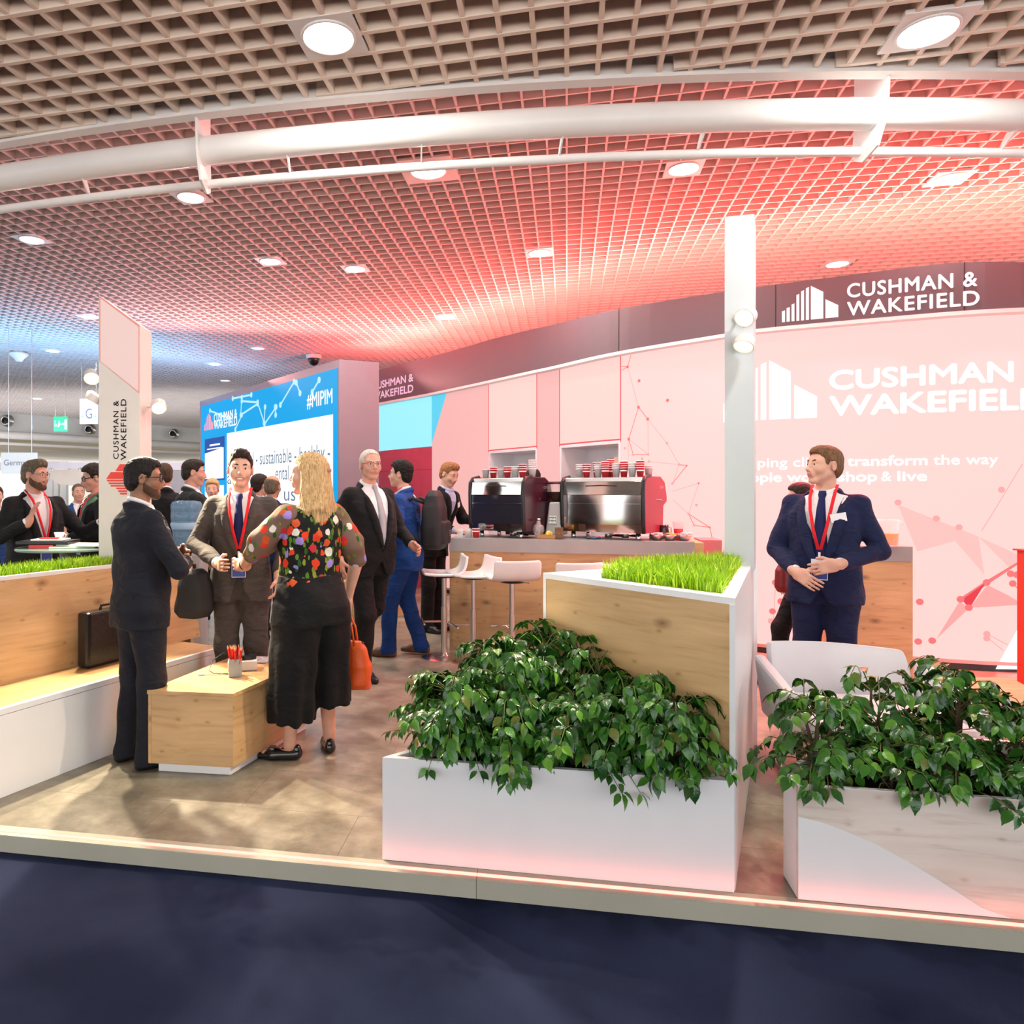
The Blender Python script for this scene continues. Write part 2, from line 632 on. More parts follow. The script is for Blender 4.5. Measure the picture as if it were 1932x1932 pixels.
        for ax in range(3):
            o1, o2 = (ax + 1) % 3, (ax + 2) % 3
            lo_ = [slice(1, None)] * 3
            A = [slice(1, n[0]), slice(1, n[1]), slice(1, n[2])]
            A[ax] = slice(0, n[ax])
            B = list(A)
            B[ax] = slice(1, n[ax] + 1)
            s0, s1 = S[tuple(A)], S[tuple(B)]
            E = np.argwhere(s0 != s1)
            if len(E) == 0: continue
            flip = s0[E[:, 0], E[:, 1], E[:, 2]]
            off = np.array([1, 1, 1]); off[ax] = 0
            E = E + off
            q = []
            for d1, d2 in ((0, 0), (1, 0), (1, 1), (0, 1)):
                P = E.copy()
                P[:, o1] -= d1
                P[:, o2] -= d2
                q.append(idx[P[:, 0], P[:, 1], P[:, 2]])
            q = np.array(q).T
            q[~flip] = q[~flip][:, ::-1]
            F.append(q)
        F = np.concatenate(F)
        F = F[(F >= 0).all(1)]
        return V, F

def field_mesh(name, fld, mats, parent=None, index=None):
    V, F = fld.mesh()
    me = bpy.data.meshes.new(name)
    me.vertices.add(len(V))
    me.vertices.foreach_set('co', V.astype(np.float32).ravel())
    me.loops.add(len(F) * 4)
    me.loops.foreach_set('vertex_index', F.astype(np.int32).ravel())
    me.polygons.add(len(F))
    me.polygons.foreach_set('loop_start', np.arange(0, len(F) * 4, 4, dtype=np.int32))
    me.polygons.foreach_set('use_smooth', np.ones(len(F), bool))
    for m in (mats if isinstance(mats, (list, tuple)) else [mats]): me.materials.append(m)
    if index is not None:
        C = V[F].mean(1)
        me.polygons.foreach_set('material_index', index(C).astype(np.int32))
    me.update()
    me.validate()
    o = bpy.data.objects.new(name, me)
    COL.objects.link(o)
    if parent: o.parent = parent
    return o
# ------------------------------------------------------------------ shared directions and materials
STEP = math.radians(-10.05)          # the stand's front edge, as seen in plan
GRID = math.radians(-12.5)           # the ceiling grid is turned by this much
OAK = wood('oak_boards', (0.70, 0.47, 0.24), (0.63, 0.41, 0.20), (0.50, 0.31, 0.14))
OAK_TOP = wood('oak_light_top', (0.76, 0.50, 0.24), (0.66, 0.42, 0.19), (0.50, 0.30, 0.13), grain=(1, 18, 18), knots=0.35, flat='z')
OAK_PALE = wood('oak_white_washed', (0.86, 0.78, 0.72), (0.81, 0.72, 0.66), (0.66, 0.56, 0.50), knots=0.55)
WHITE = pbr('white_laminate', (0.84, 0.85, 0.85), rough=0.35, var=0.015)
WHITE_METAL = pbr('white_paint', (0.80, 0.78, 0.76), rough=0.4, var=0.04, scale=3)
GREY_TOP = pbr('grey_laminate', (0.33, 0.335, 0.33), rough=0.4, var=0.05)
CHROME = pbr('chrome', (0.75, 0.74, 0.73), rough=0.12, metal=1.0, var=0.02)
STEEL = pbr('brushed_steel', (0.62, 0.60, 0.57), rough=0.28, metal=1.0, var=0.05)
BLACK = pbr('black_plastic', (0.012, 0.012, 0.014), rough=0.3, var=0.05)
BLACK_MATT = pbr('black_matt', (0.015, 0.015, 0.017), rough=0.6, var=0.1)
RED_LED = emitter('red_led', (1.0, 0.14, 0.11), 3.6)
WALL_PINK = emitter('backlit_pink_fabric', (1.0, 0.62, 0.585), 0.58)
WALL_PINK_2 = emitter('backlit_pink_panel', (1.0, 0.53, 0.51), 0.48)
WALL_PINK_3 = emitter('backlit_pink_door_panel', (1.0, 0.65, 0.60), 0.53)
WALL_BLUE = emitter('backlit_blue_panel', (0.34, 0.87, 1.0), 0.56)
WALL_BLUE_2 = emitter('backlit_blue_slant', (0.13, 0.70, 0.95), 0.5)
LIT_WHITE = emitter('backlit_white', (1.0, 0.97, 0.96), 0.95)
PRINT_1 = emitter('backlit_print_red', (0.93, 0.07, 0.10), 0.42)
PRINT_2 = emitter('backlit_print_rose', (0.97, 0.22, 0.22), 0.47)
PRINT_3 = emitter('backlit_print_pale', (1.0, 0.44, 0.42), 0.49)
SEAM = emitter('seam_red', (0.95, 0.14, 0.16), 0.45)
ALU = pbr('aluminium_edge', (0.46, 0.44, 0.35), rough=0.5, metal=0.12, var=0.06, scale=2)

# ------------------------------------------------------------------ plan curve of the long curved stand wall (back)
_wp = []
for px, py in ((690, 775), (715, 766), (815, 748), (922, 726), (1013, 706), (1056, 697.6), (1171, 671.5), (1365, 641), (1425, 631.3), (1600, 616), (1800, 599.4), (1932, 593)):
    _y = 1.49 * FPX / (CY - py)
    _wp.append(((px - CX) / FPX * _y, _y))
_wp += [(6.2, 5.80), (7.5, 5.75)]
def _catmull(P, n=14):
    out = []
    for i in range(len(P) - 1):
        p0, p1, p2, p3 = P[max(i - 1, 0)], P[i], P[i + 1], P[min(i + 2, len(P) - 1)]
        for k in range(n):
            t = k / n
            out.append(tuple(0.5 * (2 * p1[j] + (p2[j] - p0[j]) * t + (2 * p0[j] - 5 * p1[j] + 4 * p2[j] - p3[j]) * t * t + (3 * p1[j] - p0[j] - 3 * p2[j] + p3[j]) * t ** 3) for j in (0, 1)))
    return out + [P[-1]]
_wc = np.array(_catmull(_wp))
for _ in range(30):
    _wc[1:-1] = 0.5 * _wc[1:-1] + 0.25 * (_wc[:-2] + _wc[2:])
_ws = np.concatenate([[0], np.cumsum(np.linalg.norm(np.diff(_wc, axis=0), axis=1))])
def wall_xy(s):
    return np.array((np.interp(s, _ws, _wc[:, 0]), np.interp(s, _ws, _wc[:, 1])))
def wall_pt(s, z, off=0.0):
    p = wall_xy(s)
    t = wall_xy(s + .05) - wall_xy(s - .05)
    t /= np.linalg.norm(t)
    return Vector((p[0] + t[1] * off, p[1] - t[0] * off, z))     # off > 0 comes towards the visitor
_wr = _wc[:, 0] / _wc[:, 1]
def wall_hit(px, py):
    s = float(np.interp((px - CX) / FPX, _wr, _ws))
    Y = wall_xy(s)[1]
    return s, EYE - (py - CY) / FPX * Y
S_ = lambda px: wall_hit(px, 900)[0]

def strip(mb, s0, s1, z0, z1, o0, o1, step=0.25):
    """a piece of wall that follows the curve; z0, z1 numbers or functions of s"""
    n = max(1, int(math.ceil((s1 - s0) / step)))
    f0 = z0 if callable(z0) else (lambda s: z0)
    f1 = z1 if callable(z1) else (lambda s: z1)
    rows = []
    for i in range(n + 1):
        s = s0 + (s1 - s0) * i / n
        rows.append([wall_pt(s, f0(s), o0), wall_pt(s, f0(s), o1), wall_pt(s, f1(s), o1), wall_pt(s, f1(s), o0)])
    b = len(mb.v)
    mb.grid(rows, closed=True)
    e = n * 4
    mb.f += [(b, b + 1, b + 2, b + 3), (b + e + 3, b + e + 2, b + e + 1, b + e)]
    mb.mi += [mb.m, mb.m]

def run_grid(mb, keep, u0, u1, v0, v1, z0, z1, pitch, width, res=0.25):
    """slats both ways in the turned frame, kept where keep(X, Y)"""
    c, s = math.cos(GRID), math.sin(GRID)
    W = lambda u, v: (u * c - v * s, u * s + v * c)
    for along in (0, 1):
        a0, a1, b0, b1 = (v0, v1, u0, u1) if along == 0 else (u0, u1, v0, v1)
        a = math.ceil(a0 / pitch) * pitch
        while a < a1:
            start = None
            b = b0
            while b <= b1 + res:
                pu, pv = (b, a) if along == 0 else (a, b)
                ok = b <= b1 and keep(*W(pu, pv))
                if ok and start is None: start = b
                if not ok and start is not None:
                    e = b - res
                    # refine the end
                    lo_, hi_ = e, b
                    for _ in range(5):
                        m_ = (lo_ + hi_) / 2
                        q = (m_, a) if along == 0 else (a, m_)
                        if keep(*W(*q)): lo_ = m_
                        else: hi_ = m_
                    if lo_ - start > 0.05:
                        cu, cv = ((start + lo_) / 2, a) if along == 0 else (a, (start + lo_) / 2)
                        L = lo_ - start
                        x, y = W(cu, cv)
                        mb.box((x, y, (z0 + z1) / 2 + (.002 if along else 0)), ((L, width, z1 - z0) if along == 0 else (width, L, z1 - z0)), GRID)
                    start = None
                b += res
            a += pitch

# ------------------------------------------------------------------ floors
def floor_material():
    m, t, b, out = nt('stone_look_planks')
    tc = N(t, 'ShaderNodeTexCoord')
    br = N(t, 'ShaderNodeTexBrick', i_Scale=1.0)
    br.offset, br.squash = 0.37, 1.0
    br.inputs['Mortar Size'].default_value = 0.0015
    br.inputs['Mortar Smooth'].default_value = 0.2
    br.inputs['Brick Width'].default_value = 0.92
    br.inputs['Row Height'].default_value = 0.46
    br.inputs['Color1'].default_value = (0.0, 0.0, 0.0, 1)
    br.inputs['Color2'].default_value = (1.0, 1.0, 1.0, 1)
    br.inputs['Mortar'].default_value = (0.3, 0.3, 0.3, 1)
    t.links.new(tc.outputs['Object'], br.inputs['Vector'])
    n1 = N(t, 'ShaderNodeTexNoise', i_Scale=3.5, i_Detail=9.0, i_Roughness=0.68)
    t.links.new(tc.outputs['Object'], n1.inputs['Vector'])
    r1 = ramp(t, [(0.30, (0.135, 0.115, 0.082)), (0.5, (0.27, 0.24, 0.18)), (0.72, (0.45, 0.41, 0.32))])
    t.links.new(n1.outputs['Fac'], r1.inputs['Fac'])
    r2 = ramp(t, [(0.0, (0.86, 0.86, 0.86)), (1.0, (1.1, 1.09, 1.07))])
    t.links.new(br.outputs['Color'], r2.inputs['Fac'])
    mul = N(t, 'ShaderNodeMix', data_type='RGBA', blend_type='MULTIPLY')
    mul.inputs['Factor'].default_value = 1
    t.links.new(r1.outputs['Color'], mul.inputs[6])
    t.links.new(r2.outputs['Color'], mul.inputs[7])
    mm = N(t, 'ShaderNodeMix', data_type='RGBA')
    t.links.new(br.outputs['Fac'], mm.inputs['Factor'])
    t.links.new(mul.outputs[2], mm.inputs[6])
    mm.inputs[7].default_value = (0.13, 0.10, 0.08, 1)
    t.links.new(mm.outputs[2], b.inputs['Base Color'])
    rr = ramp(t, [(0.3, (0.30, 0.30, 0.30)), (0.7, (0.42, 0.42, 0.42))])
    t.links.new(n1.outputs['Fac'], rr.inputs['Fac'])
    t.links.new(rr.outputs['Color'], b.inputs['Roughness'])
    return m

def carpet_material():
    m, t, b, out = nt('navy_carpet')
    tc = N(t, 'ShaderNodeTexCoord')
    n1 = N(t, 'ShaderNodeTexNoise', i_Scale=1.1, i_Detail=4.0, i_Distortion=0.6)
    t.links.new(tc.outputs['Object'], n1.inputs['Vector'])
    r1 = ramp(t, [(0.38, (0.0065, 0.0105, 0.0320)), (0.66, (0.0220, 0.0290, 0.0680))])  # lighter mottling put into the colour as cloudy reflections
    t.links.new(n1.outputs['Fac'], r1.inputs['Fac'])
    n2 = N(t, 'ShaderNodeTexNoise', i_Scale=500.0, i_Detail=2.0)
    t.links.new(tc.outputs['Object'], n2.inputs['Vector'])
    r2 = ramp(t, [(0.3, (0.75, 0.75, 0.75)), (0.7, (1.2, 1.2, 1.2))])
    t.links.new(n2.outputs['Fac'], r2.inputs['Fac'])
    mul = N(t, 'ShaderNodeMix', data_type='RGBA', blend_type='MULTIPLY')
    mul.inputs['Factor'].default_value = 1
    t.links.new(r1.outputs['Color'], mul.inputs[6])
    t.links.new(r2.outputs['Color'], mul.inputs[7])
    t.links.new(mul.outputs[2], b.inputs['Base Color'])
    b.inputs['Roughness'].default_value = 0.95
    b.inputs['Specular IOR Level'].default_value = 0.1
    bp = N(t, 'ShaderNodeBump', i_Strength=0.4, i_Distance=0.003)
    t.links.new(n2.outputs['Fac'], bp.inputs['Height'])
    t.links.new(bp.outputs['Normal'], b.inputs['Normal'])
    return m

E0 = FZ(0, 1607, -0.07)
E1 = FZ(1932, 1798, -0.07)
ed = (E1 - E0).normalized()
STEP = math.atan2(ed.y, ed.x)
en = Vector((-ed.y, ed.x, 0))                    # into the stand
edge = lambda t, d=0.0, z=0.0: E0 + ed * t + en * d + Vector((0, 0, z + 0.07))
m = MB()
m.box((1.5, 20.03, -0.035), (60, 40, 0.07))
structure(part('floor', m, floor_material(), None, frame=(E0 + Vector((0, 0, .07)), STEP)))
m = MB()
m.box((0, -6.0, -0.09), (60, 12.2, 0.04))
structure(part('floor', m, carpet_material(), None, frame=(E0 + Vector((0, 0, .07)), STEP)))

seam_t = (FZ(897, 1690, -0.035) - E0).dot(ed)
for a, b_, lab in ((-3.5, seam_t - .001, 'left length of brushed metal platform edging with a red light line, below the tables'), (seam_t + .001, 8.5, 'right length of brushed metal platform edging with a red light line, below the planters')):
    t_ = thing('platform_edging', lab, 'platform edging', edge((a + b_) / 2, .03), STEP)
    L = b_ - a
    m = MB()
    m.box((0, -.028, -.035), (L, .004, .07))
    m.box((0, -.015, .001), (L, .026, .004))
    m.box((0, .035, .001), (L, .036, .004))
    part('profile', m, ALU, t_)
    m = MB()
    m.box((0, .0075, .003), (L, .017, .007))
    part('light_line', m, RED_LED, t_)

# ------------------------------------------------------------------ ceilings
trimY = lambda X: 3.45 + .031 * (X - 2.4) ** 2
ZN, ZF = EYE + 2.03, EYE + 2.60
SLAT = pbr('ceiling_slat_white', (0.76, 0.68, 0.65), rough=0.6, var=0.05, scale=2)
SLAT_N = pbr('ceiling_slat_old_white', (0.82, 0.70, 0.60), rough=0.6, var=0.08, scale=2)
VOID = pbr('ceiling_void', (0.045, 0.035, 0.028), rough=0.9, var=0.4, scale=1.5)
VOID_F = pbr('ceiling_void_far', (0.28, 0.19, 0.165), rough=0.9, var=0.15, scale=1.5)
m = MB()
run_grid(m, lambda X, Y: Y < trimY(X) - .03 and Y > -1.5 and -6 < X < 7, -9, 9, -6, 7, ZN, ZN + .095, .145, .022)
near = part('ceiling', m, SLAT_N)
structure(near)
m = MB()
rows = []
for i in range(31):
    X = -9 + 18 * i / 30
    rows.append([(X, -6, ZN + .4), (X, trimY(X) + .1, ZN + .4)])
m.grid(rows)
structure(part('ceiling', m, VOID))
_bulk = [(-24, 15.5), (-17, 19.5), (-13.2, 23.1), (-11.1, 25.6), (-9.7, 27.6), (-7.6, 29.6), (-4, 32), (2, 34)]
bulkY = lambda X: float(np.interp(X, [p[0] for p in _bulk], [p[1] for p in _bulk]))
m = MB()
run_grid(m, lambda X, Y: Y > trimY(X) + .05 and Y < bulkY(X) and -22 < X < 11 and X > -1.0 * Y - 1 and X < .95 * Y + 2 and (X < 2 or Y < 16), -32, 20, -6, 40, ZF, ZF + .085, .145, .015)
structure(part('ceiling', m, SLAT))
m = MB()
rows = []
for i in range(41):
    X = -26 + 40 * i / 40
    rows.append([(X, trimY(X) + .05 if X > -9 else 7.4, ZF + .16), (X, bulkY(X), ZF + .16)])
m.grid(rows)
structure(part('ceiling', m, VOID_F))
# riser and trim between the two ceilings
m = MB()
ra, rb = [], []
for i in range(61):
    X = -8 + 16 * i / 60
    Y = trimY(X)
    ra.append([(X, Y - .035, ZN - .015), (X, Y + .035, ZN - .015), (X, Y + .035, ZN + .045), (X, Y + .01, ZN + .05), (X, Y + .01, ZF + .18), (X, Y - .01, ZF + .18), (X, Y - .01, ZN + .05), (X, Y - .035, ZN + .045)])
m.grid(ra, closed=True)
structure(part('trim_1', m, WHITE_METAL))
# far bulkhead, its soffit and the hall beyond
CREAM = pbr('cream_wall', (0.80, 0.74, 0.66), rough=0.8, var=0.03)
CREAM_CEIL = pbr('cream_ceiling', (0.66, 0.60, 0.53), rough=0.8, var=0.12, scale=0.6)
LILAC = pbr('lilac_grey_wall', (0.60, 0.60, 0.66), rough=0.7, var=0.03)
m = MB()
m.grid([[(x, y, ZN - .02), (x, y, ZF + .2)] for x, y in _bulk])
structure(part('wall_bulkhead', m, pbr('bulkhead_white', (0.72, 0.73, 0.72), rough=0.7, var=0.03)))
m = MB()
m.grid([[(x, y, ZN - .02), (x * 1.8, y + 34, ZN - .02)] for x, y in _bulk])
structure(part('ceiling', m, CREAM_CEIL))
m = MB()
m.box((-14, 58, 1.7), (60, .2, 4.2))
structure(part('wall_far', m, CREAM))

# ------------------------------------------------------------------ double pipe under the ceiling step
def pipe_run(name, label, ys, zmain, zlow, offm, offl, rm, rl, x0, x1, plates, webs):
    t_ = thing(name, label, 'pipe', ((x0 + x1) / 2, ys((x0 + x1) / 2), zlow))
    n = 80
    X = [x0 + (x1 - x0) * i / n for i in range(n + 1)]
    m = MB()
    m.tube([(x, ys(x) + offm, zmain) for x in X], rm, 24)
    part('main_pipe', m, WHITE_METAL, t_, world=True, auto=.6)
    m = MB()
    m.tube([(x, ys(x) + offl, zlow) for x in X], rl, 14)
    part('lower_pipe', m, WHITE_METAL, t_, world=True, auto=.6)
    k = rm / .075
    for x in plates:
        y = ys(x)
        prof = [(0, ZN - .02), (.012, zmain - .02), (.03, zlow + .06), (.08, zlow - .035), (offl - .02, zlow - .065), (offl + .05, zlow - .03), (offl + .06, zmain - .09), (offl + .045, zmain), (offl + .045, ZN + .5), (.0, ZN + .5)]
        prof = [(q[0] * k, q[1]) for q in prof]
        m = MB()
        m.slab([(x - .006 * k, y + q[0], q[1]) for q in prof], (1, 0, 0), .012 * k)
        part('hanger_plate', m, WHITE_METAL, t_, world=True)
        m = MB()
        tp = [(x - .02 * k, ys(x - .02) + offm, zmain), (x + .02 * k, ys(x + .02) + offm, zmain)]
        m.tube(tp, rm * 1.06, 24)
        part('weld_collar', m, WHITE_METAL, t_, world=True, auto=.6)
    for x in webs:
        y = ys(x)
        m = MB()
        m.slab([(x - .004, y + offm - .03, zmain - rm * .8), (x - .004, y + offl - .012, zlow), (x - .004, y + offl + .012, zlow), (x - .004, y + offm + .05, zmain - rm * .85)], (1, 0, 0), .008)
        part('web_plate', m, WHITE_METAL, t_, world=True)
    return t_
xs_at = lambda px, off: float(np.interp((px - CX) / FPX, [x / (trimY(x) + off) for x in np.linspace(-7, 7, 400)], np.linspace(-7, 7, 400)))
pipe_run('ceiling_pipe', 'long curved white double pipe hung under the step of the grid ceiling', trimY, 3.39, 3.25, .12, .22, .074, .024, -7.5, 7.5,
         [xs_at(380, .1), xs_at(1652, .1)], [xs_at(p, .17) for p in (163, 545, 795, 1058, 1322, 1900)])

# ------------------------------------------------------------------ downlights
LAMP = emitter('lamp_glow', (1.0, 0.98, 0.93), 30.0)
LAMP_OFF = emitter('lamp_dim', (1.0, 0.96, 0.90), 1.2)
def downlight(px, py, z, label, r=.108, cells=2, on=True, power=15):
    Y = (z - EYE) * FPX / (CY - py)
    p = Vector((XY(px, Y), Y, z))
    t_ = thing('ceiling_light', label, 'ceiling light', p, GRID)
    s = cells * .145
    m = MB()
    m.box((0, 0, .008), (s, s, .02))
    part('mounting_panel', m, WHITE_METAL, t_, bevel=.002)
    m = MB()
    m.lathe([(r + .016, 0), (r + .014, -.008), (r + .004, -.010), (r, -.004), (r, 0)], 40)
    part('trim_ring', m, WHITE_METAL, t_, smooth=True)
    m = MB()
    m.lathe([(r, -.0035), (r, -.0055)], 40)
    part('diffuser', m, LAMP if on else LAMP_OFF, t_).parent = t_.children[0]
    if on and power:
        L = bpy.data.lights.new('downlight', 'AREA')
        L.shape, L.size, L.energy, L.color = 'DISK', .2, power, (1.0, .95, .87)
        o = bpy.data.objects.new('downlight', L)
        COL.objects.link(o)
        o.location = p - Vector((0, 0, .02))
    return t_
downlight(620, 70, ZN, 'round ceiling light in the near grid above the seating corner')
downlight(1750, 58, ZN, 'round ceiling light in the near grid at the upper right')
downlight(808, 322, ZF, 'large round ceiling light just below the double pipe', r=.135, cells=3)
downlight(1290, 318, ZF, 'round ceiling light below the pipe beside a sagging grid panel')
downlight(1792, 337, ZF, 'round ceiling light below the pipe at the far right')
downlight(360, 372, ZF, 'round ceiling light beneath the left pipe hanger plate')
downlight(60, 452, ZF, 'round ceiling light at the left edge below the pipe')
downlight(510, 493, ZF, 'round ceiling light left of its close neighbour over the blond woman')
downlight(670, 507, ZF, 'round ceiling light right of its close neighbour over the blond woman')
downlight(1018, 477, ZF, 'round ceiling light in the red glow above the dark sign band')
downlight(1580, 498, ZF, 'round ceiling light peeking over the sign band with the white building mark')
downlight(168, 598, ZF, 'round ceiling light just left of the top of the slanted pillar', power=14)
downlight(100, 662, ZF, 'round ceiling light in the blue glow left of the slanted pillar', power=10)
downlight(70, 752, ZF, 'thin bright ceiling light near the far bulkhead', power=0)
downlight(298, 757, ZF, 'small ceiling light behind the right spotlight of the slanted pillar', power=0)
for px, py, lab in ((840, 599, 'unlit round ceiling light in the red glow close to the sign band'), (487, 657, 'unlit ceiling light above the far end of the screen wall, nearest of three'),
                    (405, 687, 'unlit ceiling light beyond the screen wall, middle of three'), (425, 718, 'unlit ceiling light beyond the screen wall, farthest of three')):
    downlight(px, py, ZF, lab, on=False)

# ------------------------------------------------------------------ stand wall (back), its doors and printed graphics
S0, SC, S_END = S_(700), S_(815), float(_ws[-1])
d1a, d1b, d2a, d2b = S_(922), S_(1013), S_(1056), S_(1171)
ZB, ZD = EYE + 1.49, 2.06
wall = thing('wall_back', None, None, wall_pt(d2b, 0))
structure(wall)
def wpart(name, mb, mat, **kw):
    o = part(name, mb, mat, wall, world=True, **kw)
    return structure(o)
m = MB(); strip(m, SC, d1a - .004, .07, ZB, -.08, 0); wpart('lit_panel', m, WALL_PINK_2)
m = MB(); strip(m, d1a + .004, d1b - .004, ZD + .03, ZB, -.08, 0); wpart('lit_panel', m, WALL_PINK_3)
m = MB(); strip(m, d1b + .004, d2a - .004, .07, ZB, -.08, 0); wpart('lit_panel', m, WALL_PINK_2)
m = MB(); strip(m, d2a + .004, d2b - .004, ZD + .03, ZB, -.08, 0); wpart('lit_panel', m, WALL_PINK_3)
m = MB(); strip(m, d2b + .004, S_END, .07, ZB, -.08, 0); wpart('lit_panel', m, WALL_PINK)
m = MB(); strip(m, SC, d1a, 0, .07, -.07, -.01); strip(m, d1b, d2a, 0, .07, -.07, -.01); strip(m, d2b, S_END, 0, .07, -.07, -.01)
wpart('plinth', m, pbr('dark_plinth', (.05, .04, .04), var=.1))
m = MB(); strip(m, SC, d1a, .055, .085, -.01, .012); strip(m, d1b, d2a, .055, .085, -.01, .012); strip(m, d2b, S_END, .055, .085, -.01, .012)
wpart('bottom_rail', m, pbr('rail_metal', (.6, .5, .48), rough=.4, var=.05))
m = MB()
for s in (d1a, d1b, d2a, d2b):
    strip(m, s - .006, s + .006, ZD if s in (d1a, d2b, d1b, d2a) else .07, ZB, -.05, .003)
for a, b_ in ((d1a, d1b), (d2a, d2b)): strip(m, a, b_, ZD + .018, ZD + .032, -.05, .003)
wpart('panel_seam', m, SEAM)
m = MB(); strip(m, S0, SC, 2.23, ZB, -.1, 0); wpart('lit_panel', m, WALL_BLUE)
m = MB()
sb = S_(843)
m.add([wall_pt(SC, 2.26, .004), wall_pt(sb, ZB, .004), wall_pt(SC, ZB, .004)], [(0, 1, 2)])
wpart('blue_wedge', m, WALL_BLUE_2)
m = MB(); strip(m, S0, SC, .0, 2.215, -.1, .0); wpart('painted_panel', m, pbr('magenta_paint', (.74, .13, .24), rough=.5, var=.04))
m = MB(); strip(m, S0, SC, 1.86, 1.868, -.05, .002); wpart('panel_seam', m, pbr('magenta_dark', (.42, .06, .12)))
# doorways
REVEAL = pbr('reveal_white', (.74, .74, .78), rough=.6, var=.03)
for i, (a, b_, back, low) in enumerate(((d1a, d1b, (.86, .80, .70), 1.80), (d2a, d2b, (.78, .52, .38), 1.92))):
    dr = thing('door_%d' % (i + 1), None, None, wall_pt((a + b_) / 2, 0))
    structure(dr)
    def dpart(name, mb, mat):
        return structure(part(name, mb, mat, dr, world=True))
    m = MB(); strip(m, a, a + .03, 0, ZD + .01, -.40, 0); strip(m, b_ - .03, b_, 0, ZD + .01, -.40, 0); strip(m, a, b_, ZD - .02, ZD + .012, -.40, 0)
    dpart('door_frame', m, REVEAL)
    m = MB(); strip(m, a, b_, 0, ZD, -.45, -.40); dpart('back_partition', m, REVEAL)
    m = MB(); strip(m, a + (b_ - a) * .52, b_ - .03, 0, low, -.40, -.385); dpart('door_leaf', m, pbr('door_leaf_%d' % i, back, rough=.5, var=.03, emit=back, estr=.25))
    m = MB(); strip(m, a + (b_ - a) * .44, a + (b_ - a) * .47, 0, ZD - .15, -.40, -.38); strip(m, a + (b_ - a) * .485, a + (b_ - a) * .50, 0, ZD - .15, -.40, -.38)
    dpart('door_rail', m, STEEL)
# printed network, lettering
pt = lambda px, py, off=.004: wall_pt(*wall_hit(px, py), off)
def zoomed(pts, k, x0, y0): return [(p[0] / k + x0, p[1] / k + y0) for p in pts]
def dots(mb, pts, r, off=.006):
    for px, py in pts:
        s, z = wall_hit(px, py)
        mb.add([wall_pt(s, z, off)] + [wall_pt(s + r * math.cos(2 * PI * k / 20), z + r * math.sin(2 * PI * k / 20), off) for k in range(20)], [(0, 1 + k, 1 + (k + 1) % 20) for k in range(20)])
def lines(mb, segs, w, off=.004):
    for (ax, ay), (bx, by) in segs:
        s0, z0 = wall_hit(ax, ay); s1, z1 = wall_hit(bx, by)
        L = math.hypot(s1 - s0, z1 - z0) or 1
        dx, dz = -(z1 - z0) / L * w / 2, (s1 - s0) / L * w / 2
        n = 4
        rows = []
        for i in range(n + 1):
            t = i / n
            s, z = s0 + (s1 - s0) * t, z0 + (z1 - z0) * t
            rows.append([wall_pt(s - dx, z - dz, off), wall_pt(s + dx, z + dz, off)])
        mb.grid(rows)
def tri(mb, pts, off=.003):
    for i in range(1, len(pts) - 1):
        a, b_, c = pts[0], pts[i], pts[i + 1]
        n = 8
        rows = []
        for r in range(n + 1):
            p = (a[0] + (b_[0] - a[0]) * r / n, a[1] + (b_[1] - a[1]) * r / n)
            q = (a[0] + (c[0] - a[0]) * r / n, a[1] + (c[1] - a[1]) * r / n)
            rows.append([pt(p[0] + (q[0] - p[0]) * s / n, p[1] + (q[1] - p[1]) * s / n, off) for s in range(n + 1)])
        mb.grid(rows)
A = lambda *p: zoomed(p, 3.632, 1400, 820)
B = lambda *p: zoomed(p, 4.6, 1060, 640)
m = MB()
tri(m, A((1068, 480), (1600, 690), (1200, 800)), .002); tri(m, A((1340, 590), (1620, 700), (1660, 960)), .0024); tri(m, A((1620, 700), (1930, 840), (1830, 910)), .0024)
wpart('network_print', m, emitter('backlit_print_faint', (1.0, 0.53, 0.50), 0.55))
m = MB()
tri(m, A((1330, 1400), (1490, 1140), (1555, 1190)), .0038); tri(m, A((1560, 1185), (1680, 1030), (1840, 1110), (1640, 1175)), .0038); tri(m, A((1560, 1187), (1640, 1178), (1930, 1165), (1840, 1112)), .0036)
dots(m, A((198, 1277), (1068, 465), (1775, 378), (1330, 575), (1485, 635), (1675, 1365), (1675, 1395), (1920, 1105)), .026)
dots(m, B((914, 902), (549, 946), (622, 1002), (752, 1000), (700, 1037), (759, 1062), (962, 1253), (1171, 1440), (1102, 1517), (1150, 1615), (1020, 1088)), .014)
lines(m, [tuple(B(*q)) for q in (((573, 240), (668, 591)), ((748, 693), (914, 902)), ((748, 693), (752, 1000)), ((914, 902), (1020, 1088)), ((1020, 1088), (962, 1253)), ((1190, 1250), (1102, 1517)), ((1190, 1250), (960, 1320)), ((759, 1062), (1020, 1088)), ((583, 867), (752, 1000)), ((583, 867), (575, 1100)), ((759, 1062), (660, 1090)), ((962, 1390), (1102, 1517)))], .005)
lines(m, [tuple(A(*q)) for q in (((230, 1030), (205, 1440)), ((265, 1142), (360, 1165)), ((1640, 660), (1920, 200)), ((1675, 1365), (1820, 1440)), ((1680, 1390), (1790, 1480)))], .006)
wpart('network_print', m, PRINT_3)
m = MB()
tri(m, A((1495, 1118), (1673, 1000), (1930, 845), (1930, 862), (1690, 1020), (1510, 1140)), .0046)
dots(m, A((228, 1013), (265, 1142), (209, 1210), (1217, 1145), (1206, 1417), (1302, 1411), (1495, 1128), (1552, 1185), (1673, 1013), (1837, 953), (1880, 960), (1852, 1020)), .028)
dots(m, B((573, 240), (673, 361), (920, 531), (668, 591), (748, 693), (583, 867)), .017)
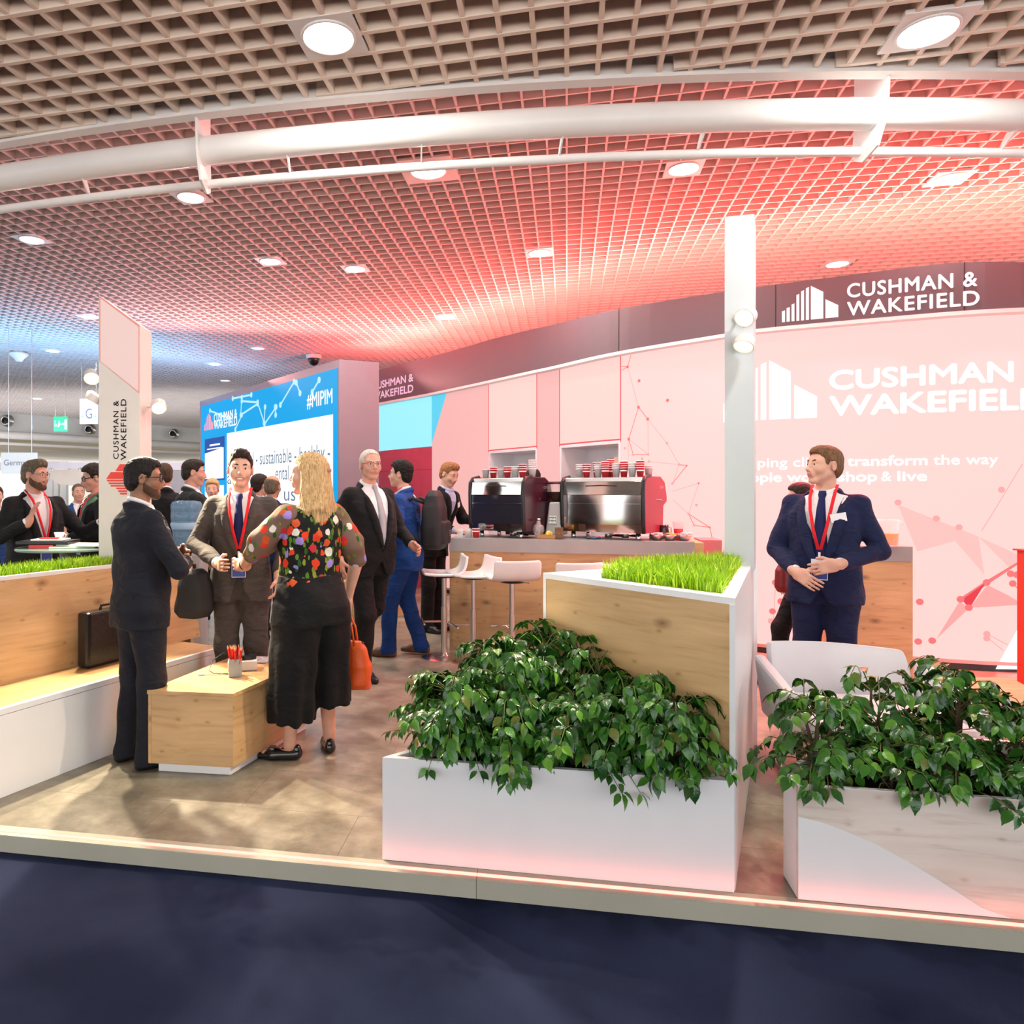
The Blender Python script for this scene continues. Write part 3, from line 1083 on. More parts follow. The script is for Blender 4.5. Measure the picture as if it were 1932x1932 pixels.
lines(m, [tuple(B(*q)) for q in (((573, 240), (602, 140)), ((573, 240), (520, 235)), ((573, 240), (520, 270)), ((668, 591), (748, 693)), ((668, 591), (583, 867)), ((583, 867), (622, 1002)), ((622, 1002), (752, 1000)), ((1020, 1088), (1085, 1098)), ((1085, 1098), (962, 1253)), ((1102, 1517), (1286, 1633)), ((1102, 1517), (1150, 1615)), ((1150, 1615), (1286, 1633)), ((1286, 1633), (1308, 1735)))], .007)
dots(m, B((1085, 1098), (1190, 1250), (1286, 1633)), .010)
lines(m, [tuple(A(*q)) for q in (((1880, 970), (1920, 1090)), ((1852, 1020), (1930, 1090)))], .008)
wpart('network_print', m, PRINT_2)
m = MB(); tri(m, A((1505, 1132), (1556, 1190), (1668, 1012)), .0056); wpart('network_print', m, PRINT_1)
m = MB(); tri(m, A((1925, 1262), (1932, 1250), (2200, 1250), (2200, 1612), (1735, 1606)), .005); wpart('white_wedge', m, LIT_WHITE)
def wall_text(mb, s, px0, px1, py, cap, bold, off, spacing=1.0):
    a, z = wall_hit(px0, py)
    b_, _ = wall_hit(px1, py)
    add_text(mb, s, cap, lambda u, v: wall_pt(a + u, z + v, off), width=b_ - a, bold=bold, spacing=spacing)
m = MB()
sR, zR = wall_hit(1541, 788)
add_logo(m, .80, lambda u, v: wall_pt(sR + u, zR + v, .006), off=(-.80, 0))
a, z = wall_hit(1566, 735)
wC = wall_hit(1910, 735)[0] - a
add_text(m, 'CUSHMAN', .172, lambda u, v: wall_pt(a + u, z + v, .006), width=wC, bold=.042)
add_text(m, '&', .172, lambda u, v: wall_pt(a + wC + .12 + u, z + v, .006), bold=.042)
z2 = wall_hit(1566, 784)[1]
add_text(m, 'WAKEFIELD', .178, lambda u, v: wall_pt(a + u, z2 + v, .006), width=(wall_hit(1925, 735)[0] - a) * 1.14, bold=.042)
wpart('logo_lettering', m, LIT_WHITE)
m = MB()
zt, zt2 = wall_hit(1740, 877)[1], wall_hit(1740, 907)[1]
def seg(s, p0, p1, zz, bold):
    a_ = S_(p0)
    add_text(m, s, .088, lambda u, v: wall_pt(a_ + u, zz + v, .006), width=S_(p1) - a_, bold=bold)
seg('Helping clients', 1385, 1588, zt, .012); seg('transform', 1599, 1749, zt, .028); seg('the way', 1761, 1882, zt, .008)
seg('people work,', 1385, 1571, zt2, .028); seg('shop', 1581, 1654, zt2, .028); seg('&', 1663, 1681, zt2, .012); seg('live', 1694, 1748, zt2, .028)
wpart('slogan', m, LIT_WHITE)

# ------------------------------------------------------------------ dark sign band along the top of the stand wall
ztop = lambda s: float(np.interp(s, [S0, S_(942), S_(1180), S_(1365), S_(1425), S_(1800), S_(1932), S_END], [3.58, 3.57, 3.48, 3.43, 3.41, 3.437, 3.39, 3.37]))
SIGN = pbr('sign_band_grey', (.115, .098, .115), rough=.42, var=.04, scale=.8)
SIGN_TXT = pbr('sign_letters', (.86, .80, .83), rough=.5, var=0, emit=(.9, .8, .85), estr=.25)
fas = thing('sign_band', 'long dark curved sign band with white lettering along the top of the pink wall', 'sign', wall_pt(S_(1100), ZB))
m = MB(); strip(m, S0 - .3, S_END, ZB + .035, ztop, -.10, .10); part('band', m, SIGN, fas, world=True)
m = MB(); strip(m, S0 - .3, S_END, ZB, ZB + .033, -.06, .105); part('white_trim', m, WHITE, fas, world=True)
for px in (1178, 1463, 1810):
    m = MB(); strip(m, S_(px), S_(px) + .006, ZB + .035, ztop, .098, .1015)
    part('panel_joint', m, BLACK_MATT, fas, world=True)
m = MB()
s0_, z0_ = wall_hit(1475, 604); s1_, _ = wall_hit(1579, 600)
add_logo(m, s1_ - s0_, lambda u, v: wall_pt(s0_ + u, 3.06 + v, .104))
a, _ = wall_hit(1596, 560); b_, _ = wall_hit(1836, 560)
add_text(m, 'CUSHMAN &', .125, lambda u, v: wall_pt(a + u, 3.225 + v, .104), width=(b_ - a) * .985, bold=.03, spacing=1.1)
add_text(m, 'WAKEFIELD', .125, lambda u, v: wall_pt(a + u, 3.065 + v, .104), width=(b_ - a), bold=.03, spacing=1.1)
part('lettering', m, SIGN_TXT, fas, world=True)
m = MB()
a, b_ = S_(715), S_(789.5)
zz1, zz2 = wall_hit(770, 724)[1], wall_hit(770, 744)[1]
add_text(m, 'CUSHMAN &', .125, lambda u, v: wall_pt(a + u, zz1 + v, .104), width=(b_ - a), bold=.035)
add_text(m, 'WAKEFIELD', .125, lambda u, v: wall_pt(a + u, zz2 + v, .104), width=(b_ - a), bold=.035)
part('lettering', m, pbr('sign_letters_violet', (.66, .56, .70), rough=.5, var=0, emit=(.75, .65, .82), estr=.22), fas, world=True)  # faint glow put into the letters to brighten them
m = MB(); strip(m, S0, S_END, lambda s: ztop(s) + .001, lambda s: ztop(s) + .012, -.02, .01)
part('red_light_strip', m, emitter('red_strip', (1, .06, .05), 6.0), fas, world=True)
k = S0 + .5
i = 0
while k < S_END - .3:
    p = wall_pt(k, ztop(k) + .03, .03)
    c = (1.0, .07, .06) if k < S_(1500) else (1.0, .10, .08)
    area('red_uplight', p, (wall_pt(k, 5, .12) - p), .9, .05, 44, c)
    area('pink_fill', p + Vector((0, 0, .02)), (wall_pt(k, 4.3, 1.6) - p), .9, .06, 12, (1.0, .10, .10))  # added fill that pinkens the ceiling beside the red strip's own light
    if k > S_(1200):
        pw = wall_pt(k, ZB - .02, .22)
        area('red_wash', pw, (wall_pt(k, 0, .9) - pw), .8, .05, 34, (1.0, .07, .09), 2.0)  # no such fitting, added to redden the floor
    p2 = wall_pt(k, ztop(k) + .02, -.55)
    area('warm_uplight', p2, (0, 0, 1), .9, .1, 4, (1.0, .20, .13))
    k += 1.05
    i += 1
# ------------------------------------------------------------------ vertical planes in plan
class VPlane:
    def __init__(self, p0, p1):
        self.p0, self.p1 = Vector((p0[0], p0[1], 0)), Vector((p1[0], p1[1], 0))
        self.d = (self.p1 - self.p0).normalized()
        self.n = Vector((self.d.y, -self.d.x, 0))
        self.L = (self.p1 - self.p0).length
        self.ang = math.atan2(self.d.y, self.d.x)
    def hit(self, px, py):
        k = (px - CX) / FPX
        # p0 + d u = (k Y, Y)
        u = (k * self.p0.y - self.p0.x) / (self.d.x - k * self.d.y)
        p = self.p0 + self.d * u
        return u, EYE - (py - CY) / FPX * p.y
    def pt(self, u, z, off=0.0):
        p = self.p0 + self.d * u + self.n * off
        return Vector((p.x, p.y, z))
def slab_on(mb, pl, polyuz, o0, o1):
    """polygon (u, z) on the plane, from offset o0 to o1"""
    n = len(polyuz)
    a = [pl.pt(u, z, o0) for u, z in polyuz]
    b_ = [pl.pt(u, z, o1) for u, z in polyuz]
    mb.add(a + b_, [tuple(range(n)), tuple(reversed(range(n, 2 * n)))] + [((i + 1) % n, i, n + i, n + (i + 1) % n) for i in range(n)])
def rect(u0, u1, z0, z1): return [(u0, z0), (u1, z0), (u1, z1), (u0, z1)]
def board(name, p0, p1, z0, z1, thick, mat, root, **kw):
    """an upright board whose visible face runs p0 -> p1 (left to right as seen), thickness away from the viewer; grain follows its length"""
    a, b_ = Vector((p0[0], p0[1], 0)), Vector((p1[0], p1[1], 0))
    L = (b_ - a).length
    ang = math.atan2(b_.y - a.y, b_.x - a.x)
    m = MB()
    m.box((L / 2, thick / 2, (z0 + z1) / 2), (L, thick, z1 - z0))
    return part(name, m, mat, root, frame=(Vector((a.x, a.y, 0)), ang), **kw)
def poly_inset(P, d):
    """inset a ccw polygon"""
    n = len(P)
    out = []
    for i in range(n):
        a, b_, c = Vector(P[i - 1]), Vector(P[i]), Vector(P[(i + 1) % n])
        e1, e2 = (b_ - a).normalized(), (c - b_).normalized()
        n1, n2 = Vector((-e1.y, e1.x)), Vector((-e2.y, e2.x))
        dd = d if not isinstance(d, (list, tuple)) else None
        d1, d2 = (d, d) if dd is not None else (d[i - 1], d[i])
        # lines a + n1 d1 + e1 t, b + n2 d2 + e2 s
        A_, B_ = b_ + n1 * d1, b_ + n2 * d2
        cr = e1.x * e2.y - e1.y * e2.x
        t = ((B_.x - A_.x) * e2.y - (B_.y - A_.y) * e2.x) / cr
        out.append(tuple(A_ + e1 * t))
    return out
def in_poly(P, x, y):
    n, c = len(P), False
    for i in range(n):
        (x1, y1), (x2, y2) = P[i - 1][:2], P[i][:2]
        if (y1 > y) != (y2 > y) and x < (x2 - x1) * (y - y1) / (y2 - y1) + x1: c = not c
    return c
def rand_in(P, g):
    xs_, ys_ = [p[0] for p in P], [p[1] for p in P]
    while True:
        x, y = g.uniform(min(xs_), max(xs_)), g.uniform(min(ys_), max(ys_))
        if in_poly(P, x, y): return x, y

# ------------------------------------------------------------------ grass
def grass_mat():
    m, t, b, out = nt('fresh_grass')
    gi = N(t, 'ShaderNodeNewGeometry')
    r = ramp(t, [(0.0, (.16, .36, .004)), (0.5, (.34, .58, .008)), (1.0, (.58, .78, .03))])
    t.links.new(gi.outputs['Random Per Island'], r.inputs['Fac'])
    t.links.new(r.outputs['Color'], b.inputs['Base Color'])
    b.inputs['Roughness'].default_value = .5
    b.inputs['Subsurface Weight'].default_value = 0
    return m
GRASS = grass_mat()
def grass(label, P, z, n, hmin, hmax, seed):
    g = random.Random(seed)
    cx, cy = sum(p[0] for p in P) / len(P), sum(p[1] for p in P) / len(P)
    m = MB()
    for _ in range(n):
        x, y = rand_in(P, g)
        h = g.uniform(hmin, hmax)
        a = g.uniform(0, 2 * PI)
        w = g.uniform(.0022, .0042)
        bx, by = g.gauss(0, .22) * h, g.gauss(0, .22) * h
        dx, dy = math.cos(a) * w, math.sin(a) * w
        x -= cx; y -= cy
        m.add([(x - dx, y - dy, 0), (x + dx, y + dy, 0), (x + bx * .35 + dx * .9, y + by * .35 + dy * .9, h * .6), (x + bx * .35 - dx * .9, y + by * .35 - dy * .9, h * .6), (x + bx, y + by, h * (1 - .2 * (abs(bx) + abs(by)) / h))],
              [(0, 1, 2, 3), (3, 2, 4)])
    o = part('grass', m, GRASS)
    o.location = (cx, cy, z)
    return tag(o, label, 'grass', kind='stuff')

# ------------------------------------------------------------------ seating bench with grass-topped back
q0, q1 = FZ(0, 1507), FZ(209, 1424)
bd = (q1 - q0).normalized()                     # runs away from the visitor
bn = Vector((-bd.y, bd.x, 0))                   # towards the back
BP = lambda Y, back: (lambda t: (q0.x + bd.x * t + bn.x * back, q0.y + bd.y * t + bn.y * back))((Y - q0.y) / bd.y)
BY0, BY1 = 3.28, 4.93
bench = thing('seating_bench', 'oak and white bench with a tall grass-topped oak back, at the left', 'bench', (*BP(4.1, .2), 0), math.atan2(bd.y, bd.x))
board('seat_front', BP(BY0, 0), BP(BY1, 0), 0, .405, .03, WHITE, bench, bevel=.002)
board('seat_edge', BP(BY0, -.004), BP(BY1, -.004), .408, .44, .03, WHITE, bench, bevel=.002)
a = Vector((*BP(BY0, 0), 0)); L = (Vector((*BP(BY1, 0), 0)) - a).length
m = MB(); m.box((L / 2, .222, .427), (L, .40, .030)); part('seat_top', m, OAK_TOP, bench, frame=(a, bench.rotation_euler[2]), bevel=.002)
m = MB(); m.box((L / 2, .22, .2), (L - .01, .37, .40)); part('seat_carcass', m, WHITE, bench, frame=(a, bench.rotation_euler[2]))
# raked back
YB0, YB1 = 3.4, 5.129
a = Vector((*BP(YB0, .405), 0)); b_ = Vector((*BP(YB1, .405), 0)); L = (b_ - a).length
a.z = 0
m = MB()
HB, RK, TH = 1.005, .085, .42
m.prism([(0, 0), (L, 0), (L, .03), (0, .03)], [.43] * 4, [.44] * 4)
m = MB()
m.add([(0, 0, .435), (L, 0, .435), (L, RK, HB), (0, RK, HB), (0, .03, .435), (L, .03, .435), (L, RK + .03, HB), (0, RK + .03, HB)], [(0, 1, 2, 3), (7, 6, 5, 4), (0, 4, 5, 1), (3, 2, 6, 7), (0, 3, 7, 4), (1, 5, 6, 2)])
part('back_panel', m, OAK, bench, frame=(a, bench.rotation_euler[2]))
m = MB()
m.box((L / 2, RK - .002 + .017, HB + .012), (L, .035, .024)); m.box((L / 2, TH - .017, HB + .012), (L, .035, .024)); m.box((.017, (RK + TH) / 2, HB + .012), (.035, TH - RK - .07, .024)); m.box((L - .017, (RK + TH) / 2, HB + .012), (.035, TH - RK - .07, .024))
part('white_rim', m, WHITE, bench, frame=(a, bench.rotation_euler[2]), bevel=.0015)
m = MB()
m.add([(L, .03, 0), (L, TH, 0), (L, TH, HB), (L, RK + .03, HB), (L - .03, .03, 0), (L - .03, TH, 0), (L - .03, TH, HB), (L - .03, RK + .03, HB)], [(0, 1, 2, 3), (7, 6, 5, 4), (0, 4, 5, 1), (3, 2, 6, 7), (0, 3, 7, 4), (1, 5, 6, 2)])
m.box((L / 2, TH - .015, HB / 2), (L - .06, .03, HB))
m.box((.015, (.03 + TH) / 2, HB / 2), (.03, TH - .1, HB))
part('end_panel', m, OAK, bench, frame=(a, bench.rotation_euler[2]))
SOIL = pbr('potting_soil', (.05, .032, .02), rough=.95, var=.5, scale=60, bump=.8, bscale=120)
m = MB(); m.box((L / 2, (RK + TH) / 2, HB - .02), (L - .08, TH - RK - .08, .02)); part('soil', m, SOIL, bench, frame=(a, bench.rotation_euler[2]))
ca, sa = math.cos(bench.rotation_euler[2]), math.sin(bench.rotation_euler[2])
BL = lambda u, v: (a.x + u * ca - v * sa, a.y + u * sa + v * ca)
grass('strip of bright green grass growing along the top of the left bench back', [BL(.04, RK + .04), BL(L - .04, RK + .04), BL(L - .04, TH - .04), BL(.04, TH - .04)], HB - .01, 6500, .05, .10, 3)

# briefcase leaning on the bench back
bc = thing('briefcase', 'black leather briefcase standing on the oak bench against its back', 'briefcase', (*BP(4.33, .315), .442), bench.rotation_euler[2])
m = MB(); m.box((0, 0, .17), (.40, .10, .34))
part('case', m, pbr('black_leather', (.014, .012, .012), rough=.25, var=.15, bump=.15, bscale=60), bc, bevel=.022)
m = MB(); m.box((0, -.053, .235), (.36, .008, .19)); part('flap', m, pbr('black_leather', (.014, .012, .012)), bc, bevel=.003).parent = bc.children[0]
m = MB(); m.tube([(-.07, 0, .335), (-.06, 0, .365), (.06, 0, .365), (.07, 0, .335)], .009, 8); part('handle', m, BLACK, bc, smooth=True)

# ------------------------------------------------------------------ coffee tables: oak box on a white plinth, skewed in plan
def oak_block(label, P, h, plinth, ins, name='coffee_table'):
    cx, cy = sum(p[0] for p in P) / 4, sum(p[1] for p in P) / 4
    t_ = thing(name, label, 'table', (cx, cy, 0))
    side = []
    for i in range(4):
        p, q = P[i], P[(i + 1) % 4]
        Lw = math.hypot(q[0] - p[0], q[1] - p[1])
        m = MB(); m.box((Lw / 2, .009, (plinth + h - .022) / 2), (Lw - (.001), .018, h - .022 - plinth))
        part('side_panel', m, OAK, t_, frame=(Vector((p[0], p[1], 0)), math.atan2(q[1] - p[1], q[0] - p[0])))
    m = MB()
    o_ = Vector((P[0][0], P[0][1], 0)); an = math.atan2(P[1][1] - P[0][1], P[1][0] - P[0][0])
    c, s = math.cos(-an), math.sin(-an)
    loc = [((p[0] - o_.x) * c - (p[1] - o_.y) * s, (p[0] - o_.x) * s + (p[1] - o_.y) * c) for p in poly_inset(P, -.004)]
    m.prism(loc, h - .021, h)
    part('table_top', m, OAK_TOP, t_, frame=(o_, an), bevel=.0012)
    m = MB(); m.prism(poly_inset(P, ins), .002, plinth); part('plinth', m, WHITE, t_, world=True)
    m = MB(); m.prism(poly_inset(P, .018), plinth, h - .022); part('carcass', m, OAK, t_, world=True)
    return t_
c0, c1 = FZ(279.5, 1302, .445), FZ(439.5, 1308.5, .445)
c3 = FZ(443, 1237, .445); c2 = c1 + (c3 - c0) * 1.0
c2 = Vector((c2.x + .05, c2.y, c2.z))
CT = [(c.x, c.y) for c in (c0, c1, c2, c3)]
table = oak_block('skewed oak coffee table on a white plinth beside the standing group, holding red pencils', CT, .445, .055, .035)
zt_ = .4455
# pencil pot and pencils
pp = FZ(444, 1275, zt_)
pot = thing('pencil_pot', 'square grey metal pot full of red pencils on the coffee table', 'pot', pp, .25)
m = MB()
s = .034
for (x, y, w, d) in ((0, -s, 2 * s + .004, .003), (0, s, 2 * s + .004, .003), (-s, 0, .003, 2 * s), (s, 0, .003, 2 * s)): m.box((x, y, .052), (w, d, .10))
m.box((0, 0, .003), (2 * s, 2 * s, .004))
part('pot', m, pbr('pot_grey', (.30, .32, .33), rough=.45, metal=.4, var=.05), pot)
pot.children[0].name = 'pot_wall'
PENCIL = pbr('pencil_red', (.75, .035, .02), rough=.35, var=.08)
PTIP = pbr('pencil_wood', (.75, .52, .30), rough=.7, var=.05)
PLEAD = pbr('pencil_lead', (.03, .03, .03), var=0)
first = None
for i in range(26):
    g = random.Random(i + 40)
    x, y = g.uniform(-.024, .024), g.uniform(-.024, .024)
    tl = Vector((x * 7 + g.uniform(-.05, .05), y * 7 + g.uniform(-.05, .05), 1)).normalized()
    if first is None:
        first = thing('pencil', 'sharpened red pencil standing point up in the square grey pot', 'pencil', (0, 0, 0), 0, 'red pencils in the square pot')
        m = MB(); m.lathe([(.0036, 0), (.0036, .152)], 6); part('barrel', m, PENCIL, first)
        m = MB(); m.lathe([(.0036, .152), (.0011, .169)], 6); part('sharpened_wood', m, PTIP, first)
        m = MB(); m.lathe([(.0011, .169), (.0002, .175)], 6); part('lead', m, PLEAD, first)
        o = first
    else:
        o = copy_tree(first)
    o.location = Vector((pp.x + x * .75, pp.y + y * .75, zt_ + .006))
    o.rotation_euler = Vector((tl.x, tl.y, tl.z)).to_track_quat('Z', 'Y').to_euler()
# charger box with cables, cards
cb = thing('charging_box', 'small white box with black chargers behind the red pencils on the coffee table', 'box', FZ(458, 1262, zt_), .2)
m = MB(); m.box((0, 0, .028), (.17, .11, .055)); part('box_body', m, WHITE, cb, bevel=.004)
for x, y in ((.03, .0), (.055, .02), (-.02, -.01)):
    m = MB(); m.box((x, y, .068), (.05, .032, .026)); part('charger', m, BLACK, cb, bevel=.004)
m = MB(); m.tube([FZ(448, 1252, zt_ + .09) - cb.location if False else Vector((-.05, .0, .07)), Vector((-.11, -.01, .10)), Vector((-.17, -.03, .06)), Vector((-.18, -.08, .012)), Vector((-.14, -.13, .006)), Vector((-.05, -.14, .005))], .003, 6)
o = part('cable', m, BLACK, None, smooth=True); o.location = cb.location; o.name = 'charging_cable'
tag(o, 'thin black charging cable looping off the white box on the coffee table', 'cable')
m = MB(); m.tube([Vector((-.19, -.155, .004)), Vector((-.12, -.16, .004)), Vector((-.06, -.12, .004))], .0025, 6)
m.box((-.205, -.155, .004), (.03, .011, .006))
o = part('charging_plug_cable', m, pbr('cable_silver', (.45, .42, .36), rough=.4, var=0), None, smooth=False); o.location = cb.location
tag(o, 'short pale cable with a plug lying on the coffee table', 'cable')
m = MB(); m.box((0, 0, .004), (.11, .14, .006)); o = part('leaflet', m, pbr('leaflet_print', (.55, .55, .6), rough=.4, var=.5, scale=60)); o.location = FZ(494, 1246, zt_ + .002); o.rotation_euler = (0, 0, -.2)
tag(o, 'printed grey leaflet lying at the back of the coffee table', 'leaflet')

# ------------------------------------------------------------------ left planter with triangular partition behind it
p0, p1, pt_ = Vector((-.105, 2.92)), Vector((1.221, 2.679)), Vector((.671, 3.553))
PL1 = [tuple(p0), tuple(p1), tuple(pt_)]
planter = thing('planter_box', 'white planter box on the platform edge with dense green plants, beside the oak partition', 'planter', (.5, 3.0, 0))
HP = .421
def bin_of(t_, P, h, wall_, mat_front, mat):
    I = poly_inset(P, wall_)
    n = len(P)
    for i in range(n):
        j = (i + 1) % n
        m = MB(); m.prism([P[i], P[j], I[j], I[i]], .004, h)
        part('front_panel' if i == 0 else 'side_panel', m, mat_front if i == 0 else mat, t_, world=True)
    m = MB(); m.prism(poly_inset(P, wall_ + .001), h - .07, h - .05); part('soil', m, SOIL, t_, world=True)
bin_of(planter, PL1, HP, .024, WHITE, WHITE)
# partition
r0, r1, r2 = Vector((1.232, 2.695)), Vector((2.07, 4.28)), Vector((.671, 3.553))
PR = [tuple(r0), tuple(r1), tuple(r2)]
partn = thing('grass_divider', 'tall triangular partition with an oak face, white end face and grass on top', 'partition', (1.3, 3.5, 0))
HW = 1.103
off = (r0 - r2).normalized() * 0
board('oak_face', r2, r0 - (r0 - r2).normalized() * .02, 0, HW - .026, .02, OAK, partn)
board('white_face', r0, r1, 0, HW - .026, .02, WHITE, partn)
board('back_face', r1, r2, 0, HW - .026, .02, WHITE, partn)
GI = poly_inset(PR, [.055, .075, .075])
# the bed of grass stays clear of the sharp left tip
cutx = Vector(FZ(1127, 1091, HW)[:2])
e01 = Vector(GI[0]); e12 = Vector(GI[1]); e20 = Vector(GI[2])
fr = 0.0
tA = min(.95, max(.05, (cutx - e20).dot((e01 - e20)) / (e01 - e20).length_squared))
gA = e20 + (e01 - e20) * tA
gB = e20 + (e12 - e20) * .30
GP = [tuple(e01), tuple(e12), tuple(gB), tuple(gA)]
m = MB()
outer, inner = PR, GP
ring_out = [r0, r1, r1 + (r2 - r1) * .70, r2, r2 + (r0 - r2) * tA]
ring_in = [e01, e12, gB, gA, gA]
for k in range(5):
    j = (k + 1) % 5
    if k == 3:
        m.prism([tuple(ring_out[3]), tuple(ring_out[4]), tuple(gA)], HW - .026, HW)
    elif k == 2:
        m.prism([tuple(ring_out[2]), tuple(ring_out[3]), tuple(gA), tuple(gB)], HW - .026, HW)
    elif k == 4:
        m.prism([tuple(ring_out[4]), tuple(ring_out[0]), tuple(e01), tuple(gA)], HW - .026, HW)
    else:
        m.prism([tuple(ring_out[k]), tuple(ring_out[j]), tuple(ring_in[j]), tuple(ring_in[k])], HW - .026, HW)
part('white_rim', m, WHITE, partn, world=True)
m = MB(); m.prism([tuple(p) for p in poly_inset(GP, -.01)], HW - .06, HW - .03); part('soil', m, SOIL, partn, world=True)
PX0, PX1 = Vector(FY(1367, 900, 3.90)[:2]), Vector(FY(1423, 900, 3.872)[:2])
pdir = (r1 - r0).normalized()
PQ = [tuple(PX0), tuple(PX1), tuple(PX1 + pdir * .22), tuple(PX0 + pdir * .22)]
g = random.Random(5)
def grass_on_partition():
    o = grass('triangle of tall bright green grass on top of the oak partition', GP, HW - .03, 7500, .07, .125, 9)
    return o
grass_on_partition()
# right pillar
pil = thing('pillar', 'slim white pillar with two spotlights rising from the grass-topped partition', 'pillar', (sum(p[0] for p in PQ) / 4, sum(p[1] for p in PQ) / 4, HW - .02))
m = MB()
m.prism(PQ, HW - .028, [3.005, 3.01, 3.01, 3.005])
part('shaft', m, pbr('pillar_pale_grey', (.56, .60, .62), rough=.45, var=.015), pil, world=True, bevel=.002)

# ------------------------------------------------------------------ left pillar with slanted top
A0, A1 = FY(186, 900, 4.85), FY(264, 900, 4.85)
A2 = (A1.x, 5.07)
lp = thing('pillar', 'slant-topped white pillar with black vertical lettering and a red building mark, behind the bench', 'pillar', ((A0.x + A1.x) / 2, 4.95, HB - .015))
PILL_W = pbr('pillar_warm_white', (.74, .70, .65), rough=.45, var=.02)
zTL, zTR, zTR2 = FY(0, 556, 4.85).z, FY(0, 613, 4.85).z, FY(0, 624, 5.07).z
m = MB()
Lq = [(A0.x, 4.85), (A1.x, 4.85), (A1.x, 5.07), (A0.x, 5.07)]
m.prism(Lq, HB - .015, [zTL, zTR, zTR, zTL])
part('shaft', m, PILL_W, lp, world=True, bevel=.002)
fp = VPlane((A0.x, 4.85), (A1.x, 4.85))
m = MB()
slab_on(m, fp, [(fp.hit(190, 682)[0], fp.hit(190, 682)[1]), fp.hit(262, 739), fp.hit(262, 617), fp.hit(190, 563)], 0, .004)
part('lit_panel', m, emitter('pillar_panel', (1, .70, .65), 0.45), lp, world=True)
m = MB()
pa = [fp.hit(188.5, 680), fp.hit(263, 742), fp.hit(263, 613), fp.hit(188.5, 559)]
pb = [fp.hit(190, 682), fp.hit(262, 739), fp.hit(262, 617), fp.hit(190, 563)]
for k in range(4):
    j = (k + 1) % 4
    slab_on(m, fp, [pa[k], pa[j], pb[j], pb[k]], 0, .006)
part('panel_frame', m, emitter('pillar_panel_edge', (1, .36, .30), 0.42), lp, world=True)
INK = pbr('black_ink', (.015, .012, .012), rough=.5, var=0)
m = MB()
ua, za = fp.hit(224, 866)
L1 = fp.hit(224, 756)[1] - za
add_text(m, 'CUSHMAN &', .038, lambda u, v: fp.pt(ua - v * 1.0, za + u, .003), width=L1, bold=.006, spacing=1.15)
ub, zb_ = fp.hit(238.5, 868)
L2 = fp.hit(238, 753)[1] - zb_
add_text(m, 'WAKEFIELD', .040, lambda u, v: fp.pt(ub - v * 1.0, zb_ + u, .003), width=L2, bold=.006, spacing=1.15)
part('lettering', m, INK, lp, world=True)
m = MB()
ul, zl = fp.hit(240, 933)
wl = fp.hit(240, 876)[1] - zl
add_logo(m, wl, lambda u, v: fp.pt(ul - v, zl + u, .003))
part('building_mark', m, pbr('logo_red', (.80, .05, .03), rough=.5, var=0), lp, world=True)

# ------------------------------------------------------------------ spotlights on the pillars
BULB = emitter('spot_bulb', (1.0, .72, .38), 3.0)
SPOT_W = pbr('spot_housing', (.74, .70, .66), rough=.35, var=.02)
def spotlight(label, base, head, aim, r=.052, power=60, ang=1.2, col=(1.0, .84, .60), lit=True):
    base, head, aim = Vector(base), Vector(head), Vector(aim)
    t_ = thing('spotlight', label, 'spotlight', base)
    R = (aim - head).normalized().to_track_quat('Z', 'Y').to_matrix()
    m = MB()
    h = head - base
    m.lathe([(r * .55, -.05), (r * .98, -.035), (r, -.01), (r, .012), (r * .93, .014), (r * .86, .004)], 28, c=h, R=R)
    part('housing', m, SPOT_W, t_, auto=.5)
    m = MB()
    m.lathe([(r * .84, .004), (r * .84, .006)], 28, c=h, R=R)
    part('lens', m, BULB, t_).parent = t_.children[0]
    m = MB()
    m.tube([(0, 0, 0), h * .5, h - R @ Vector((0, 0, .03))], .007, 8)
    m.lathe([(.022, -.004), (.022, .006)], 16, R=h.normalized().to_track_quat('Z', 'Y').to_matrix())
    part('arm', m, SPOT_W, t_, auto=.5)
    if power:
        spot('spot_beam', head + (aim - head).normalized() * .03, aim, power, col, ang, .5, .03)
    return t_
# right pillar, front face
rp = VPlane(PX0, PX1)
b1 = Vector(rp.pt(*rp.hit(1391, 600), 0)); b2 = Vector(rp.pt(*rp.hit(1389, 645), 0))
spotlight('upper white spotlight on the right pillar, facing the seating corner', b1, b1 + Vector((-.005, -.10, -.02)), (-1.6, 1.3, -.2), power=150, ang=1.3)
spotlight('lower white spotlight on the right pillar, turned down towards the planter', b2, b2 + Vector((.0, -.09, -.035)), (.75, 3.0, .2), power=45, ang=1.3)
l1 = Vector((A0.x, 4.93, FY(0, 714, 4.9).z)); l2 = Vector((A0.x, 4.93, FY(0, 754, 4.9).z)); l3 = Vector((A1.x, 4.98, FY(0, 768, 5).z))
spotlight('upper of two warm spotlights on the left side of the slanted pillar', l1, l1 + Vector((-.055, -.06, 0)), (-1.2, 2.6, .0), power=170, ang=1.3)
spotlight('lower of two warm spotlights on the left side of the slanted pillar', l2, l2 + Vector((-.055, -.06, 0)), (-3.2, 4.6, .3), power=60, ang=1.4)
spotlight('single warm spotlight on the right side of the slanted pillar', l3, l3 + Vector((.10, -.05, -.01)), (-.6, 2.9, 0), power=240, ang=1.35)

